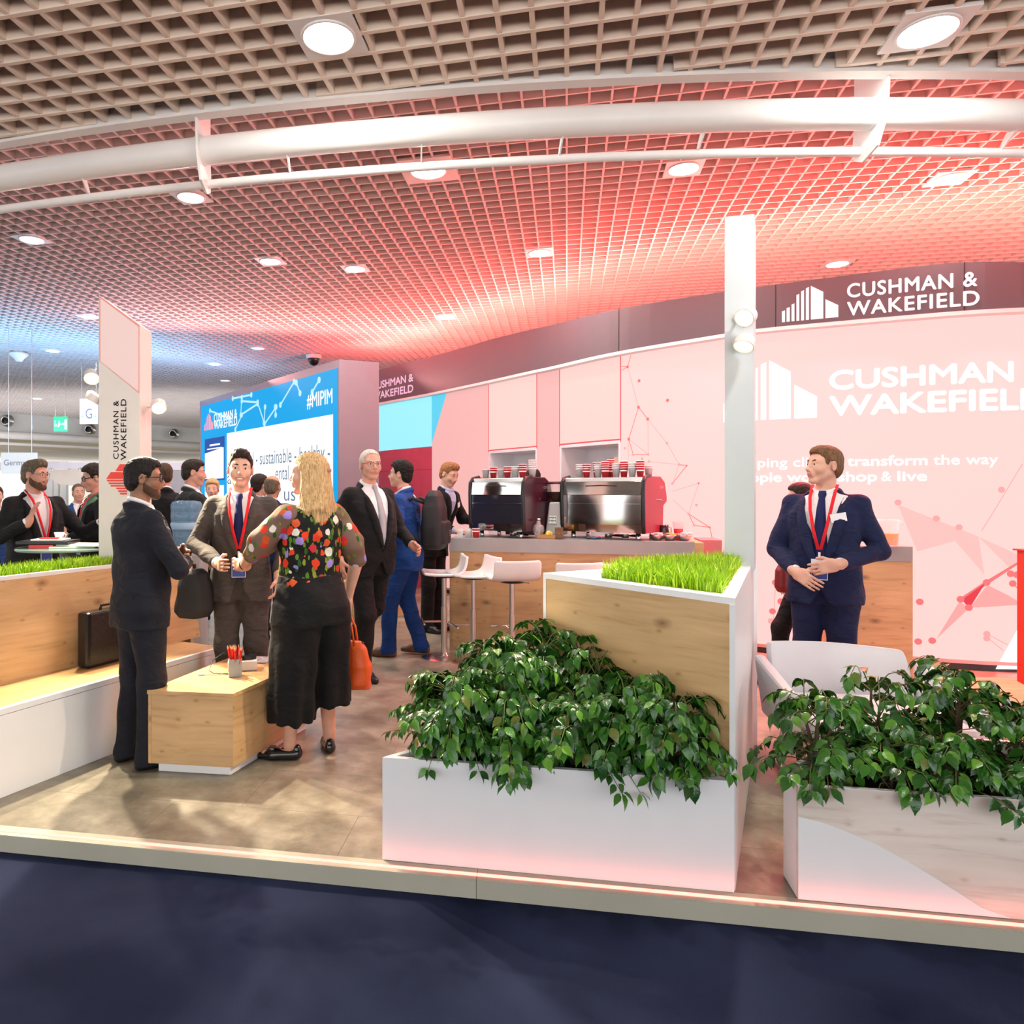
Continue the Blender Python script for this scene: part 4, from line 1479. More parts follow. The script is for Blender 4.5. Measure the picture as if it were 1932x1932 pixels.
# ------------------------------------------------------------------ right planter, oak front with a white curved inlay
g0, g3 = FZ(1505.7, 1698.6), FZ(1478, 1653)
fd = Vector((ed.x, ed.y))
P2 = [(g0.x, g0.y), (g0.x + fd.x * 1.75, g0.y + fd.y * 1.75), (g0.x + fd.x * 1.80 + .12, g0.y + fd.y * 1.80 + .62), (g0.x + .62, g0.y + .60), (g3.x, g3.y)]
plr = thing('planter_box', 'pale oak planter box with a white curved inlay on its front, at the right edge', 'planter', (g0.x + .8, g0.y + .2, 0))
H2 = .4226
I2 = poly_inset(P2, .018)
board('front_panel', P2[0], P2[1], .004, H2, .018, OAK_PALE, plr)
for i in range(1, 5):
    j = (i + 1) % 5
    m = MB(); m.prism([P2[i], P2[j], I2[j], I2[i]], .004, H2)
    part('side_panel', m, WHITE, plr, world=True)
m = MB(); m.prism(poly_inset(P2, .02), H2 - .07, H2 - .05); part('soil', m, SOIL, plr, world=True)
m = MB()
O2 = poly_inset(P2, -.001)
for i in range(5):
    j = (i + 1) % 5
    m.prism([O2[i], O2[j], I2[j], I2[i]], H2, H2 + .002)
part('edge_band', m, WHITE, plr, world=True)
fpl = VPlane(P2[0], P2[1])
cur = [fpl.hit(x / 3.5 + 1380, y / 3.5 + 1180) for x, y in ((440, 1262), (600, 1300), (770, 1365), (960, 1450), (1150, 1550), (1300, 1640), (1500, 1765), (1650, 1860), (1850, 1975))]
cur[0] = (0.0, cur[0][1])
cur[-1] = (cur[-1][0], .006)
m = MB(); slab_on(m, fpl, [(0, .006)] + cur[::-1], .0003, .003); part('white_inlay', m, WHITE, plr, world=True)

# ------------------------------------------------------------------ leafy plants
def leaf_mat():
    m, t, b, out = nt('glossy_leaf')
    gi = N(t, 'ShaderNodeNewGeometry')
    r = ramp(t, [(0.0, (.010, .062, .008)), (0.45, (.025, .125, .012)), (0.8, (.062, .215, .02)), (0.96, (.14, .33, .035)), (1.0, (.11, .09, .02))])
    t.links.new(gi.outputs['Random Per Island'], r.inputs['Fac'])
    t.links.new(r.outputs['Color'], b.inputs['Base Color'])
    b.inputs['Roughness'].default_value = .26
    b.inputs['Specular IOR Level'].default_value = .6
    tc = N(t, 'ShaderNodeTexCoord')
    nz = N(t, 'ShaderNodeTexNoise', i_Scale=130.0, i_Detail=2.0)
    t.links.new(tc.outputs['Object'], nz.inputs['Vector'])
    bp = N(t, 'ShaderNodeBump', i_Strength=.35, i_Distance=.003)
    t.links.new(nz.outputs['Fac'], bp.inputs['Height'])
    t.links.new(bp.outputs['Normal'], b.inputs['Normal'])
    return m
LEAF = leaf_mat()
STEM = pbr('plant_stem', (.10, .13, .03), rough=.6, var=.2)
BARK = pbr('plant_bark', (.12, .075, .04), rough=.8, var=.2)
LT = [(0, 0, 0), (.18, .30, .02), (.42, .40, .0), (.70, .24, -.05), (.86, .085, -.11), (1.0, 0, -.17)]
def leaf(mb, p, d, up, L, w, fold):
    d = d.normalized()
    s = d.cross(up)
    if s.length < .05: s = d.cross(Vector((1, 0, 0)))
    s.normalize()
    n = s.cross(d).normalized()
    V, F = [], []
    for t, hw, dr in LT:
        c = p + d * (L * t) + n * (L * dr)
        if hw == 0:
            V.append([c])
        else:
            e = n * (hw * w * fold)
            V.append([c - s * (hw * w) + e, c, c + s * (hw * w) + e])
    flat = [V[0][0]] + [q for row in V[1:-1] for q in row] + [V[-1][0]]
    F = [(0, 2, 1), (0, 3, 2)]
    k = len(V) - 2
    for i in range(k - 1):
        a_, b2 = 1 + i * 3, 1 + (i + 1) * 3
        F += [(a_, a_ + 1, b2 + 1, b2), (a_ + 1, a_ + 2, b2 + 2, b2 + 1)]
    a_ = 1 + (k - 1) * 3
    F += [(a_, a_ + 1, len(flat) - 1), (a_ + 1, a_ + 2, len(flat) - 1)]
    mb.add(flat, F)
def plant(label, base, height, radius, fronds, seed, squash=None, stems=3, low=0.25, lsize=1.0, group=None, box=None, rim=0):
    keep_in = poly_inset(box, .075)
    clear = poly_inset(box, -.012)
    g = random.Random(seed)
    t_ = thing('leafy_plant', label, 'plant', base, 0, group)
    fol, st, pet = MB(), MB(), MB()
    tops = []
    for k in range(stems):
        st = MB()
        a_ = 2 * PI * (k + g.random() * .6) / stems
        rr = radius * .22 * g.random()
        pts = [Vector((math.cos(a_) * .02, math.sin(a_) * .02, 0))]
        for q in (.3, .6, .9):
            pts.append(Vector((math.cos(a_) * rr * q * 1.6 + g.gauss(0, .008), math.sin(a_) * rr * q * 1.6 + g.gauss(0, .008), height * q * g.uniform(.85, 1.0))))
        st.tube(pts, [.009, .008, .006, .004], 6)
        part('stem', st, BARK, t_, smooth=True)
        tops.append(pts)
    for f in range(fronds):
        pts = g.choice(tops)
        q = low + (1 - low) * (g.random() ** .8)
        i = min(2, int(q * 3))
        o_ = pts[i].lerp(pts[i + 1], min(1, q * 3 - i))
        a_ = g.uniform(0, 2 * PI)
        reach = radius * (.45 + .6 * g.random()) * (1.12 - .45 * q)
        dv = Vector((math.cos(a_), math.sin(a_), 0))
        if squash is not None:
            dv = Vector((dv.x * squash[0], dv.y * squash[1], 0))
        rise = height * (.10 + .22 * g.random()) * (.5 + q * .5)
        drop = reach * g.uniform(.05, .35)
        path = [o_, o_ + dv * reach * .4 + Vector((0, 0, rise * .8)), o_ + dv * reach * .75 + Vector((0, 0, rise)), o_ + dv * reach + Vector((0, 0, rise - drop))]
        pet.tube(path, [.0028, .0024, .002, .0012], 5, caps=False)
        nl = g.randint(4, 6)
        for j in range(nl):
            tt = .38 + .62 * (j + 1) / nl
            ii = min(2, int(tt * 3))
            p = path[ii].lerp(path[min(3, ii + 1)], tt * 3 - ii if ii < 2 else min(1, tt * 3 - ii))
            ax = (path[min(3, ii + 1)] - path[ii]).normalized()
            sd = ax.cross(Vector((0, 0, 1))).normalized()
            for sg in ((-1, 1) if j < nl - 1 else (-1, 0, 1)):
                d = ax * (.55 if sg else 1) + sd * (sg * .9) + Vector((g.gauss(0, .22), g.gauss(0, .22), -g.uniform(.25, 1.05)))
                up = Vector((g.gauss(0, .25), g.gauss(0, .25), 1)) + ax * .5
                Ls = lsize * g.uniform(.042, .068) * (1.1 if sg == 0 else 1)
                w_ = p + Vector(base)
                if w_.z < rim + .02 and in_poly(clear, w_.x, w_.y) and not in_poly(keep_in, w_.x, w_.y): continue
                if w_.z < rim - .03 and not in_poly(clear, w_.x, w_.y) and w_.z < .22: continue
                leaf(fol, p + sd * (sg * .008), d, up, Ls, Ls * g.uniform(.62, .82), g.uniform(.05, .4))
    part('leaf_stalks', pet, STEM, t_, smooth=True)
    part('foliage', fol, LEAF, t_, smooth=True)
    return t_
zs = HP - .05
PT1 = [('plant at the left end of the white planter, leaves hanging over its corner', (.20, 3.04), .36, .30, 52, 11), ('second plant from the left in the white planter', (.42, 3.03), .40, .30, 56, 12),
       ('plant in the middle of the white planter at its front edge', (.66, 2.95), .30, .30, 50, 13), ('third plant along the front of the white planter, right of the middle', (.88, 2.90), .36, .28, 50, 14),
       ('plant at the right end of the white planter, trailing over the front', (1.04, 2.81), .34, .25, 46, 15), ('tallest plant of the white planter, near the tip of the partition', (.60, 3.30), .50, .30, 60, 16),
       ('plant behind the middle of the white planter against the oak face', (.78, 3.10), .42, .26, 50, 17), ('tall plant at the back left of the white planter', (.40, 3.20), .46, .30, 56, 18)]
for lab, (x, y), h, r, fr_, sd in PT1:
    plant('leafy ' + lab, (x, y, zs), h, r, int(fr_ * 1.55), sd, low=.05, box=PL1, rim=HP)
def hang(label, base, tip, seed):
    """a trailing spray: belongs to nothing else, a young plant of its own"""
    g = random.Random(seed)
PT2 = [('plant at the left end of the pale oak planter, spreading over its corner', (1.62, 2.83), .34, .30, 30, 21), ('second plant from the left in the pale oak planter, with bare lower stems', (1.86, 2.88), .38, .29, 30, 22),
       ('plant hanging over the front of the pale oak planter below the chair', (1.80, 2.70), .20, .24, 24, 23), ('plant trailing down the front of the pale oak planter', (2.06, 2.70), .24, .26, 26, 24),
       ('tall plant in the pale oak planter right of the white chair', (2.18, 2.86), .40, .30, 34, 25), ('plant near the right end of the pale oak planter', (2.42, 2.68), .34, .30, 34, 26),
       ('plant at the far right end of the pale oak planter, partly cut off', (2.66, 2.74), .38, .30, 30, 27), ('low plant at the front right of the pale oak planter', (2.26, 2.60), .16, .22, 22, 28)]
for lab, (x, y), h, r, fr_, sd in PT2:
    plant('leafy ' + lab, (x, y, H2 - .05), h, r, int(fr_ * 1.3), sd, low=.12, box=P2, rim=H2)

# ------------------------------------------------------------------ screen wall
SA, SB = FZ(640, 678, 3.2), FZ(377, 757.5, 3.2)
SCn = FY(715, 900, 9.32)
scr = thing('screen_wall', 'tall grey freestanding wall with a large blue and white video screen', 'screen', ((SA.x + SB.x) / 2, (SA.y + SB.y) / 2, 0))
SCREEN_GREY_REDLIT = pbr('screen_wall_grey_redlit', (.24, .175, .21), rough=.5, var=.03)  # grey tinted mauve, the red light on it put into the colour
m = MB()
dsc = Vector((SCn.x - SA.x, SCn.y - SA.y))
m.prism([(SB.x, SB.y), (SA.x, SA.y), (SA.x + dsc.x, SA.y + dsc.y), (SB.x + dsc.x, SB.y + dsc.y)], 0, 3.2)
part('housing', m, SCREEN_GREY_REDLIT, scr, world=True)
sp = VPlane((SB.x, SB.y), (SA.x, SA.y))
sh = lambda px, py: sp.hit(px, py)
ul, ur = sh(380.5, 768)[0], sh(637.5, 693)[0]
ztp = (sh(380.5, 768)[1] + sh(637.5, 693)[1]) / 2
m = MB(); slab_on(m, sp, rect(ul, ur, .55, ztp), -.02, .006); part('screen', m, emitter('screen_blue', (.0, .36, .78), 0.55), scr, world=True)
uw0, uw1 = sh(429, 819)[0], sh(629, 780)[0]
zw = (sh(429, 819)[1] + sh(629, 780)[1]) / 2
m = MB(); slab_on(m, sp, rect(uw0, uw1, .7, zw), .006, .009); part('white_slide', m, emitter('screen_white', (.92, .97, 1.0), .68), scr, world=True)
us0, us1 = sh(387.5, 850)[0], sh(423, 850)[0]
zs0, zs1 = sh(405, 903)[1], sh(405, 826)[1]
m = MB(); slab_on(m, sp, rect(us0, us1, zs0, zs1), .006, .008); part('slide_preview', m, emitter('screen_white', (.92, .97, 1.0), .68), scr, world=True)
m = MB(); slab_on(m, sp, [(us0, zs1), (us1, zs1), (us1, zs1 - (zs1 - zs0) * .26), (us0, zs1 - (zs1 - zs0) * .36)], .008, .010)
slab_on(m, sp, rect(us0 - .03, us1 + .03, zs0 - .03, zs0), .006, .0095); slab_on(m, sp, rect(us1, us1 + .03, zs0, zs1), .006, .0095)
part('preview_header', m, emitter('screen_navy', (.02, .09, .42), 0.45), scr, world=True)
m = MB(); slab_on(m, sp, rect(us0, us1, .7, zs0 - .12), .006, .008); part('slide_preview', m, emitter('screen_white', (.92, .97, 1.0), .68), scr, world=True)
SCT = emitter('screen_letters', (1, 1, 1), 0.7)
m = MB()
ua, _ = sh(404.5, 800); ub, _ = sh(448, 800); za1, za2 = sh(426, 792)[1], sh(426, 806)[1]
add_text(m, 'CUSHMAN &', .15, lambda u, v: sp.pt(ua + u, za1 + v, .008), width=(ub - ua), bold=.012)
add_text(m, 'WAKEFIELD', .15, lambda u, v: sp.pt(ua + u, za2 + v, .008), width=(ub - ua), bold=.012)
uh, _ = sh(580, 760); ui, _ = sh(628, 750)
add_text(m, '#MIPIM', .20, lambda u, v: sp.pt(uh + u, sh(604, 765)[1] + v, .008), width=(ui - uh), bold=.012)
slab_on(m, sp, rect(us0 + .25, us0 + .75, zs1 - .14, zs1 - .11), .010, .0112); slab_on(m, sp, rect(us0 + .12, us0 + .85, zs1 - .20, zs1 - .18), .010, .0112)
part('screen_lettering', m, SCT, scr, world=True)
m = MB()
um, zm = sh(386, 813)
add_logo(m, sh(403, 810)[0] - um, lambda u, v: sp.pt(um + u, zm + v * .95, .008))
part('building_mark', m, emitter('screen_coral', (1.0, .36, .42), 0.55), scr, world=True)
m = MB()
SL = [((397, 775), (435, 790)), ((457, 750), (455, 783)), ((455, 783), (487, 762)), ((457, 757), (487, 759)), ((487, 760), (500, 800)), ((500, 800), (522, 768)), ((520, 768), (521, 783)), ((501, 768), (499, 798)), ((530, 764), (556, 720)), ((590, 740), (603, 717)), ((560, 722), (567, 742)), ((457, 783), (445, 810)), ((475, 745), (440, 752))]
for (ax_, ay_), (bx_, by_) in SL:
    a_, b2 = sh(ax_, ay_), sh(bx_, by_)
    dx, dz = b2[0] - a_[0], b2[1] - a_[1]
    q = math.hypot(dx, dz); nx, nz = -dz / q * .016, dx / q * .016
    m.add([sp.pt(a_[0] - nx, a_[1] - nz, .0075), sp.pt(b2[0] - nx, b2[1] - nz, .0075), sp.pt(b2[0] + nx, b2[1] + nz, .0075), sp.pt(a_[0] + nx, a_[1] + nz, .0075)], [(0, 1, 2, 3)])
    for c_ in (a_, b2):
        m.add([sp.pt(c_[0], c_[1], .008)] + [sp.pt(c_[0] + .045 * math.cos(k * PI / 6), c_[1] + .045 * math.sin(k * PI / 6), .008) for k in range(12)], [(0, 1 + k, 1 + (k + 1) % 12) for k in range(12)])
part('network_graphic', m, emitter('screen_pale_blue', (.45, .80, 1.0), 0.55), scr, world=True)
SINK = emitter('screen_ink', (.20, .27, .38), 0.4)
m = MB()
for s, x0_, x1_, py, cap in (('l - sustainable - healthy -', 478, 624, 872, .22), ('a', 430, 438, 913, .22), ('ental', 521, 546, 905, .22), ('us a', 537, 580, 945, .22)):
    u0_, u1_ = sh(x0_, py)[0], sh(x1_, py)[0]
    zz = sh((x0_ + x1_) / 2, py)[1]
    add_text(m, s, cap, lambda u, v: sp.pt(u0_ + u, zz + v, .011), width=u1_ - u0_)
part('slide_text', m, SINK, scr, world=True)
# bench block in front of the screen wall's end
w0, w1 = FZ(640, 1172), FZ(760, 1165.6)
wb = oak_block('low oak block in front of the screen wall end, behind the walking men', [(w0.x, w0.y), (w1.x, w1.y), (w1.x + .12, w1.y + .5), (w0.x + .12, w0.y + .5)], .46, .03, .02, 'oak_block')

# ------------------------------------------------------------------ coffee counter
k0, k1 = FZ(848, 1015, 1.07), FZ(1310, 1022, 1.07)
kd = Vector((k1.x - k0.x, k1.y - k0.y)).normalized()
kn = Vector((-kd.y, kd.x))
kang = math.atan2(kd.y, kd.x)
cnt = thing('coffee_counter', 'long oak-fronted coffee counter with a thick grey worktop', 'counter', (k0.x, k0.y, 0), kang)
KL = (Vector(k1[:2]) - Vector(k0[:2])).length
m = MB(); m.box((KL / 2 + .04, .35, .4725), (KL + .08, .68, .945))
part('oak_front', m, OAK, cnt)
m = MB(); m.box((KL / 2, .34, 1.0075), (KL, .72, .125)); part('worktop', m, GREY_TOP, cnt, bevel=.002)
m = MB(); m.box((KL + .04, .34, 1.005), (.078, .70, .11)); part('return_panel', m, wood('oak_boards', 0, 0, 0), cnt)
KP = lambda u, v, z=1.07: Vector((k0.x + kd.x * u + kn.x * v, k0.y + kd.y * u + kn.y * v, z))
KPX = lambda px, v=.35: (lambda b, k: (k * b.y - b.x) / (kd.x - k * kd.y))(Vector(k0[:2]) + kn * v, (px - CX) / FPX)
# pink laminate counter beyond the right end
m = MB(); m.box((0, 0, .535), (.18, .4, 1.07)); o = part('side_cabinet', m, pbr('rose_laminate', (.60, .22, .24), rough=.4, var=.03)); o.location = KP(KL + .18, .45, 0); o.rotation_euler = (0, 0, kang)
tag(o, 'rose coloured cabinet at the right end of the coffee counter', 'cabinet')

def espresso(label, u, v, rot, w, seed, mirror):
    t_ = thing('coffee_machine', label, 'coffee machine', KP(u, v, 1.072), rot)
    t_.scale = (1.0, 1.0, 1.16)
    d, h = .46, .50
    SIDE = pbr('machine_side', (.24, .018, .045), rough=.28, var=.05) if mirror else pbr('machine_side_dark', (.035, .008, .018), rough=.25, var=.05)
    prof = [(-.235, .055), (-.245, .12), (-.255, .36), (-.25, .45), (-.21, .485), (-.10, .50), (.13, .50), (.235, .455), (.285, .34), (.285, .30), (.20, .265), (.185, .055)]
    for sx in (-1, 1):
        m = MB(); m.slab([(sx * w / 2, y, z) for y, z in prof], (sx, 0, 0), .035)
        part('side_panel', m, SIDE, t_, bevel=.006)
        m = MB(); m.tube([(sx * (w / 2 + .018), y - .006 if y < 0 else y, z) for y, z in prof[:6]], .019, 8); part('side_trim', m, BLACK, t_, smooth=True)
        m = MB(); m.box((sx * (w / 2 + .037), .09, .315), (.004, .13, .006), Matrix.Rotation(-.06, 3, 'X')); part('side_badge_line', m, CHROME, t_)
    MIR = pbr('machine_mirror', (.60, .57, .54), rough=.08, metal=1.0, var=0)
    GLS = pbr('machine_black_glass', (.02, .02, .03), rough=.06, var=0)
    m = MB(); m.box((0, -.262 + .012, .405), (w, .02, .11), Matrix.Rotation(-.14, 3, 'X')); part('upper_panel', m, MIR, t_, bevel=.003)
    m = MB(); m.box((0, -.252, .318), (w, .016, .066)); part('glass_band', m, GLS if not mirror else MIR, t_)
    m = MB(); m.box((0, -.250, .284), (w, .018, .004)); part('chrome_line', m, CHROME, t_)
    m = MB(); m.box((0, -.247, .20), (w, .016, .165)); part('middle_panel', m, MIR if mirror else GLS, t_)
    m = MB(); m.box((0, -.240, .088), (w, .016, .066), Matrix.Rotation(.1, 3, 'X')); part('lower_panel', m, MIR, t_)
    m = MB(); m.box((0, -.03, .47), (w, .40, .045)); part('cup_rail', m, STEEL, t_, bevel=.006)
    m = MB(); m.box((0, -.04, .16), (w * .96, .36, .20)); m.box((0, .0, .40), (w * .96, .44, .1)); part('body', m, BLACK, t_)
    for sx in (-1, 1):
        for y in (-.17, .15):
            m = MB(); m.lathe([(.022, 0), (.024, .012), (.020, .055)], 14, c=(sx * (w / 2 - .06), y, 0)); part('foot', m, CHROME, t_, smooth=True)
    m = MB(); m.tube([(-w * .2, -.262, .425), (0, -.270, .430), (w * .2, -.262, .425)], .0035, 6); part('logo_wire', m, BLACK, t_, smooth=True).parent = next(c for c in t_.children if c.name.startswith('upper_panel'))
    m = MB(); add_text(m, 'CONTI', .022, lambda a_, b2: Vector((w / 2 + .0365, .10 + a_, .405 + b2)), bold=.01); part('maker_lettering', m, pbr('letters_pale', (.9, .8, .8), var=0), t_)
    return t_
u1_, u2_ = KPX(962, .33), KPX(1156, .33)
M1 = espresso('black fronted coffee machine at the left of the counter, cups on top', u1_, .36, kang - math.radians(26), .56, 1, False)
M2 = espresso('mirror fronted coffee machine with a red side at the right of the counter', u2_, .36, kang - math.radians(26), .76, 2, True)
# paper cups on the machines
CUP_W = pbr('cup_white', (.82, .80, .80), rough=.5, var=.02)
CUP_R = pbr('cup_red', (.66, .03, .04), rough=.45, var=.04)
def cup(label, group, red, copy_of=None):
    if copy_of is None:
        t_ = thing('paper_cup', label, 'cup', (0, 0, 0), 0, group)
        m = MB(); m.lathe([(.026, 0), (.037, .082), (.0385, .083), (.0385, .087), (.0365, .087), (.0255, .006)], 20); part('cup_wall', m, CUP_R if red else CUP_W, t_, smooth=True)
        m = MB(); m.lathe([(.0365, .0815), (.0395, .0825), (.0395, .0875), (.0365, .0885)], 20, close=False); part('rolled_rim', m, CUP_W, t_, smooth=True)
        if red:
            m = MB(); m.lathe([(.0345, .055), (.0360, .0655), (.0352, .0656)], 20, close=False); part('white_band', m, CUP_W, t_, smooth=True)
        return t_
    t_ = copy_tree(copy_of)
    t_['label'], t_['group'] = label, group
    return t_
cr = cw = None
def stack(mach, lx, ly, n, red, label, group):
    global cr, cw
    c, s = math.cos(mach.rotation_euler[2]), math.sin(mach.rotation_euler[2])
    for i in range(n):
        src = cr if red else cw
        t_ = cup(label, group, red, src)
        if red and cr is None: cr = t_
        if not red and cw is None: cw = t_
        t_.location = mach.location + Vector((lx * c - ly * s, lx * s + ly * c, .494 * 1.16 + i * .021))
        t_.rotation_euler = (0, 0, rnd.uniform(-.3, .3))
for i, (x, n, red) in enumerate(((-.22, 1, 0), (-.13, 2, 1), (-.04, 1, 0), (.03, 2, 1), (.12, 2, 0), (.20, 3, 1))):
    stack(M1, x, -.10, n, red, ('red paper cup with white bands, stacked on the left coffee machine' if red else 'white paper cup on top of the left coffee machine'), ('red cups on the left machine' if red else 'white cups on the left machine'))
stack(M1, .26, -.02, 5, 0, 'white paper cup in the tall stack at the right end of the left coffee machine', 'tall white cup stack on the left machine')
for i, (x, n, red, y) in enumerate(((-.29, 3, 0, -.1), (-.21, 3, 1, -.12), (-.17, 4, 1, .02), (-.10, 3, 0, -.1), (-.02, 4, 1, -.12), (-.01, 5, 1, -.02), (.08, 3, 0, -.1), (.155, 4, 1, -.1), (.235, 3, 0, -.1), (.31, 4, 1, -.1), (.33, 2, 0, .05))):
    stack(M2, x, y, n, red, ('red paper cup with white bands, stacked on the right coffee machine' if red else 'white paper cup stacked on the right coffee machine'), ('red cups on the right machine' if red else 'white cups on the right machine'))
# grinder between the machines
gp = KP(KPX(1050, .42), .42, 1.072)
gr = thing('coffee_grinder', 'grey coffee grinder with a bean hopper between the two coffee machines', 'grinder', gp, kang - .2)
m = MB(); m.add([(-.085, -.12, .02), (.085, -.12, .02), (.085, .12, .02), (-.085, .12, .02), (-.055, -.07, .34), (.055, -.07, .34), (.055, .09, .34), (-.055, .09, .34)], [(3, 2, 1, 0), (4, 5, 6, 7), (0, 1, 5, 4), (1, 2, 6, 5), (2, 3, 7, 6), (3, 0, 4, 7)])
part('grinder_body', m, pbr('grinder_grey', (.42, .43, .42), rough=.4, metal=.3, var=.04), gr, bevel=.012)
m = MB(); m.lathe([(.035, .34), (.05, .37), (.10, .43), (.105, .44)], 24); part('hopper_cone', m, pbr('coffee_beans', (.03, .015, .008), rough=.4, var=.6, scale=90, bump=.8, bscale=90), gr, smooth=True)
m = MB(); m.lathe([(.105, .44), (.105, .515)], 24); part('hopper', m, pbr('clear_plastic', (.9, .75, .75), rough=.06, alpha=.30, var=0), gr, auto=.6)
m = MB(); m.lathe([(.110, .515), (.110, .528), (.09, .538)], 24); part('hopper_lid', m, BLACK, gr, auto=.6)
m = MB(); m.box((-.012, -.108, .17), (.075, .004, .075), Matrix.Rotation(-.16, 3, 'X')); part('sticker', m, pbr('sticker_white', (.8, .85, .8), var=0), gr)
m = MB()
for s, u, v in (('M', -.044, .178), ('M', -.010, .178), ('M', -.044, .148), ('M', -.010, .148)):
    add_text(m, s, .022, lambda a_, b2: Vector((u + a_, -.1125 + (v + b2 - .17) * .16, v + b2)), width=.028, bold=.02)
part('sticker_lettering', m, pbr('sticker_ink', (.02, .12, .06), var=0), gr)
# small things on the counter
def at(px, v, z=1.072): return KP(KPX(px, v), v, z)
GLASS = pbr('clear_glass', (.9, .93, .93), rough=.04, alpha=.26, var=0, spec=.9)
bt = thing('glass_bottle', 'round clear glass bottle with a stopper in front of the coffee grinder', 'bottle', at(1016, .13))
m = MB(); m.lathe([(.030, 0), (.034, .01), (.034, .028), (.046, .052), (.055, .085), (.046, .118), (.024, .132), (.018, .138), (.018, .165)], 24); part('glass_body', m, GLASS, bt, smooth=True)
m = MB(); m.lathe([(.016, .160), (.016, .168), (.022, .170), (.020, .186), (.008, .19)], 14); part('stopper', m, STEEL, bt, smooth=True)
WB = wood('walnut_box', (.45, .25, .09), (.35, .18, .06), (.2, .1, .03), knots=0, flat='z')
lb = thing('wooden_tray', 'flat honey-brown wooden tray holding half a lemon on the counter', 'tray', at(1031, .09), kang)
m = MB(); m.box((0, 0, .004), (.165, .11, .008)); m.box((0, -.052, .022), (.165, .008, .036)); m.box((0, .052, .022), (.165, .008, .036)); m.box((-.078, 0, .022), (.008, .096, .036)); m.box((.078, 0, .022), (.008, .096, .036))
part('tray_box', m, WB, lb)
lm = thing('lemon_half', 'cut half of a yellow lemon lying on the wooden tray', 'lemon', at(1035, .09, 1.085), .3)
Rl = Matrix.Rotation(-1.0, 3, 'X') @ Matrix.Identity(3)
m = MB(); m.ball((0, 0, .026), (.034, .026, .03), 18, 12); part('rind', m, pbr('lemon_rind', (.80, .55, .02), rough=.4, bump=.2, bscale=300, var=.1), lm, smooth=True)
m = MB(); m.lathe([(.0305, 0), (.0305, .003)], 20, c=(0, -.016, .034), R=Matrix.Rotation(1.15, 3, 'X')); part('cut_face', m, pbr('lemon_flesh', (.9, .78, .25), rough=.3, var=.15, scale=60), lm)
wb2 = thing('wooden_box', 'small dark wooden box with a knob beside the right coffee machine', 'box', at(1055, .09), kang)
m = MB(); m.box((0, 0, .054), (.075, .085, .105)); part('box_body', m, wood('dark_walnut', (.22, .11, .04), (.15, .07, .025), (.08, .035, .012), knots=0), wb2, bevel=.003)
m = MB(); m.ball((0, -.046, .05), .007, 10, 8); part('knob', m, pbr('brass', (.6, .4, .12), rough=.3, metal=1, var=0), wb2, smooth=True)
bowls = None
SUG = pbr('sachet_white', (.8, .78, .76), rough=.6, var=.1)
for i, (px, lab, mats) in enumerate(((1240, 'steel bowl of white sachets, leftmost of three at the counter end', SUG), (1264, 'steel bowl of coloured sachets, middle of three at the counter end', pbr('sachet_yellow', (.75, .5, .08), rough=.6, var=.4, scale=80)), (1291, 'steel bowl of white tubs, rightmost of three at the counter end', SUG))):
    b5 = thing('steel_bowl', lab, 'bowl', at(px, .10))
    m = MB(); m.lathe([(.034, 0), (.040, .003), (.060, .036), (.068, .055), (.065, .055), (.05, .03), (.03, .008)], 22); part('bowl_shell', m, STEEL, b5, smooth=True)
    g = random.Random(i)
    m = MB()
    for q in range(16):
        a_ = g.uniform(0, 6.28); rr = .045 * math.sqrt(g.random())
        Rm = Matrix.Rotation(g.uniform(0, 3), 3, 'Z') @ Matrix.Rotation(g.uniform(-.8, .8), 3, 'X')
        m.box((rr * math.cos(a_), rr * math.sin(a_), .045 + g.uniform(0, .018)), (.045, .022, .005) if i < 2 else (.026, .026, .018), Rm)
    o = part('sachets', m, mats); o.location = b5.location
    tag(o, ('heap of white sugar sachets in the left steel bowl', 'heap of yellow and orange sachets in the middle steel bowl', 'heap of small white tubs in the right steel bowl')[i], 'sachets', kind='stuff')
cj = thing('red_cup', 'red cup holding wooden stirrers beside the bowls on the counter', 'cup', at(1280, .22))
m = MB(); m.lathe([(.030, 0), (.042, .10), (.040, .10), (.028, .004)], 18); part('cup_wall', m, CUP_R, cj, smooth=True)
m = MB(); m.lathe([(.040, .100), (.044, .105), (.055, .165), (.053, .165), (.041, .105)], 18); part('clear_sleeve', m, pbr('clear_plastic', (.9, .8, .8)), cj, smooth=True)
kn_ = thing('milk_jug', 'dark steel milk jug at the right end of the mirror coffee machine', 'jug', at(1253, .30), .4)
m = MB(); m.lathe([(.045, 0), (.048, .06), (.038, .10), (.042, .13), (.040, .13), (.03, .1)], 20); part('jug_body', m, pbr('jug_dark', (.05, .04, .045), rough=.2, metal=.6, var=0), kn_, smooth=True)
m = MB(); m.tube([(.045, 0, .11), (.085, 0, .105), (.085, 0, .04), (.047, 0, .03)], .006, 8); part('handle', m, STEEL, kn_, smooth=True)
st_ = thing('steam_tap', 'black lever tap standing behind the mirror coffee machine', 'tap', at(1246, .62))
m = MB(); m.tube([(0, 0, 0), (0, 0, .34), (.004, 0, .42)], .009, 8); part('tap_column', m, STEEL, st_, smooth=True)
m = MB(); m.tube([(.004, 0, .40), (-.002, 0, .49)], .016, 8); part('lever', m, BLACK, st_, smooth=True)
gl = thing('drinking_glass', 'small pink tinted drinking glass near the left end of the counter', 'glass', at(868, .10))
m = MB(); m.lathe([(.028, 0), (.034, .085), (.032, .085), (.026, .006)], 18); part('glass_wall', m, GLASS, gl, smooth=True)
gs = thing('sugar_jar', 'glass jar packed with white sugar cubes beside the left coffee machine', 'jar', at(884, .12))
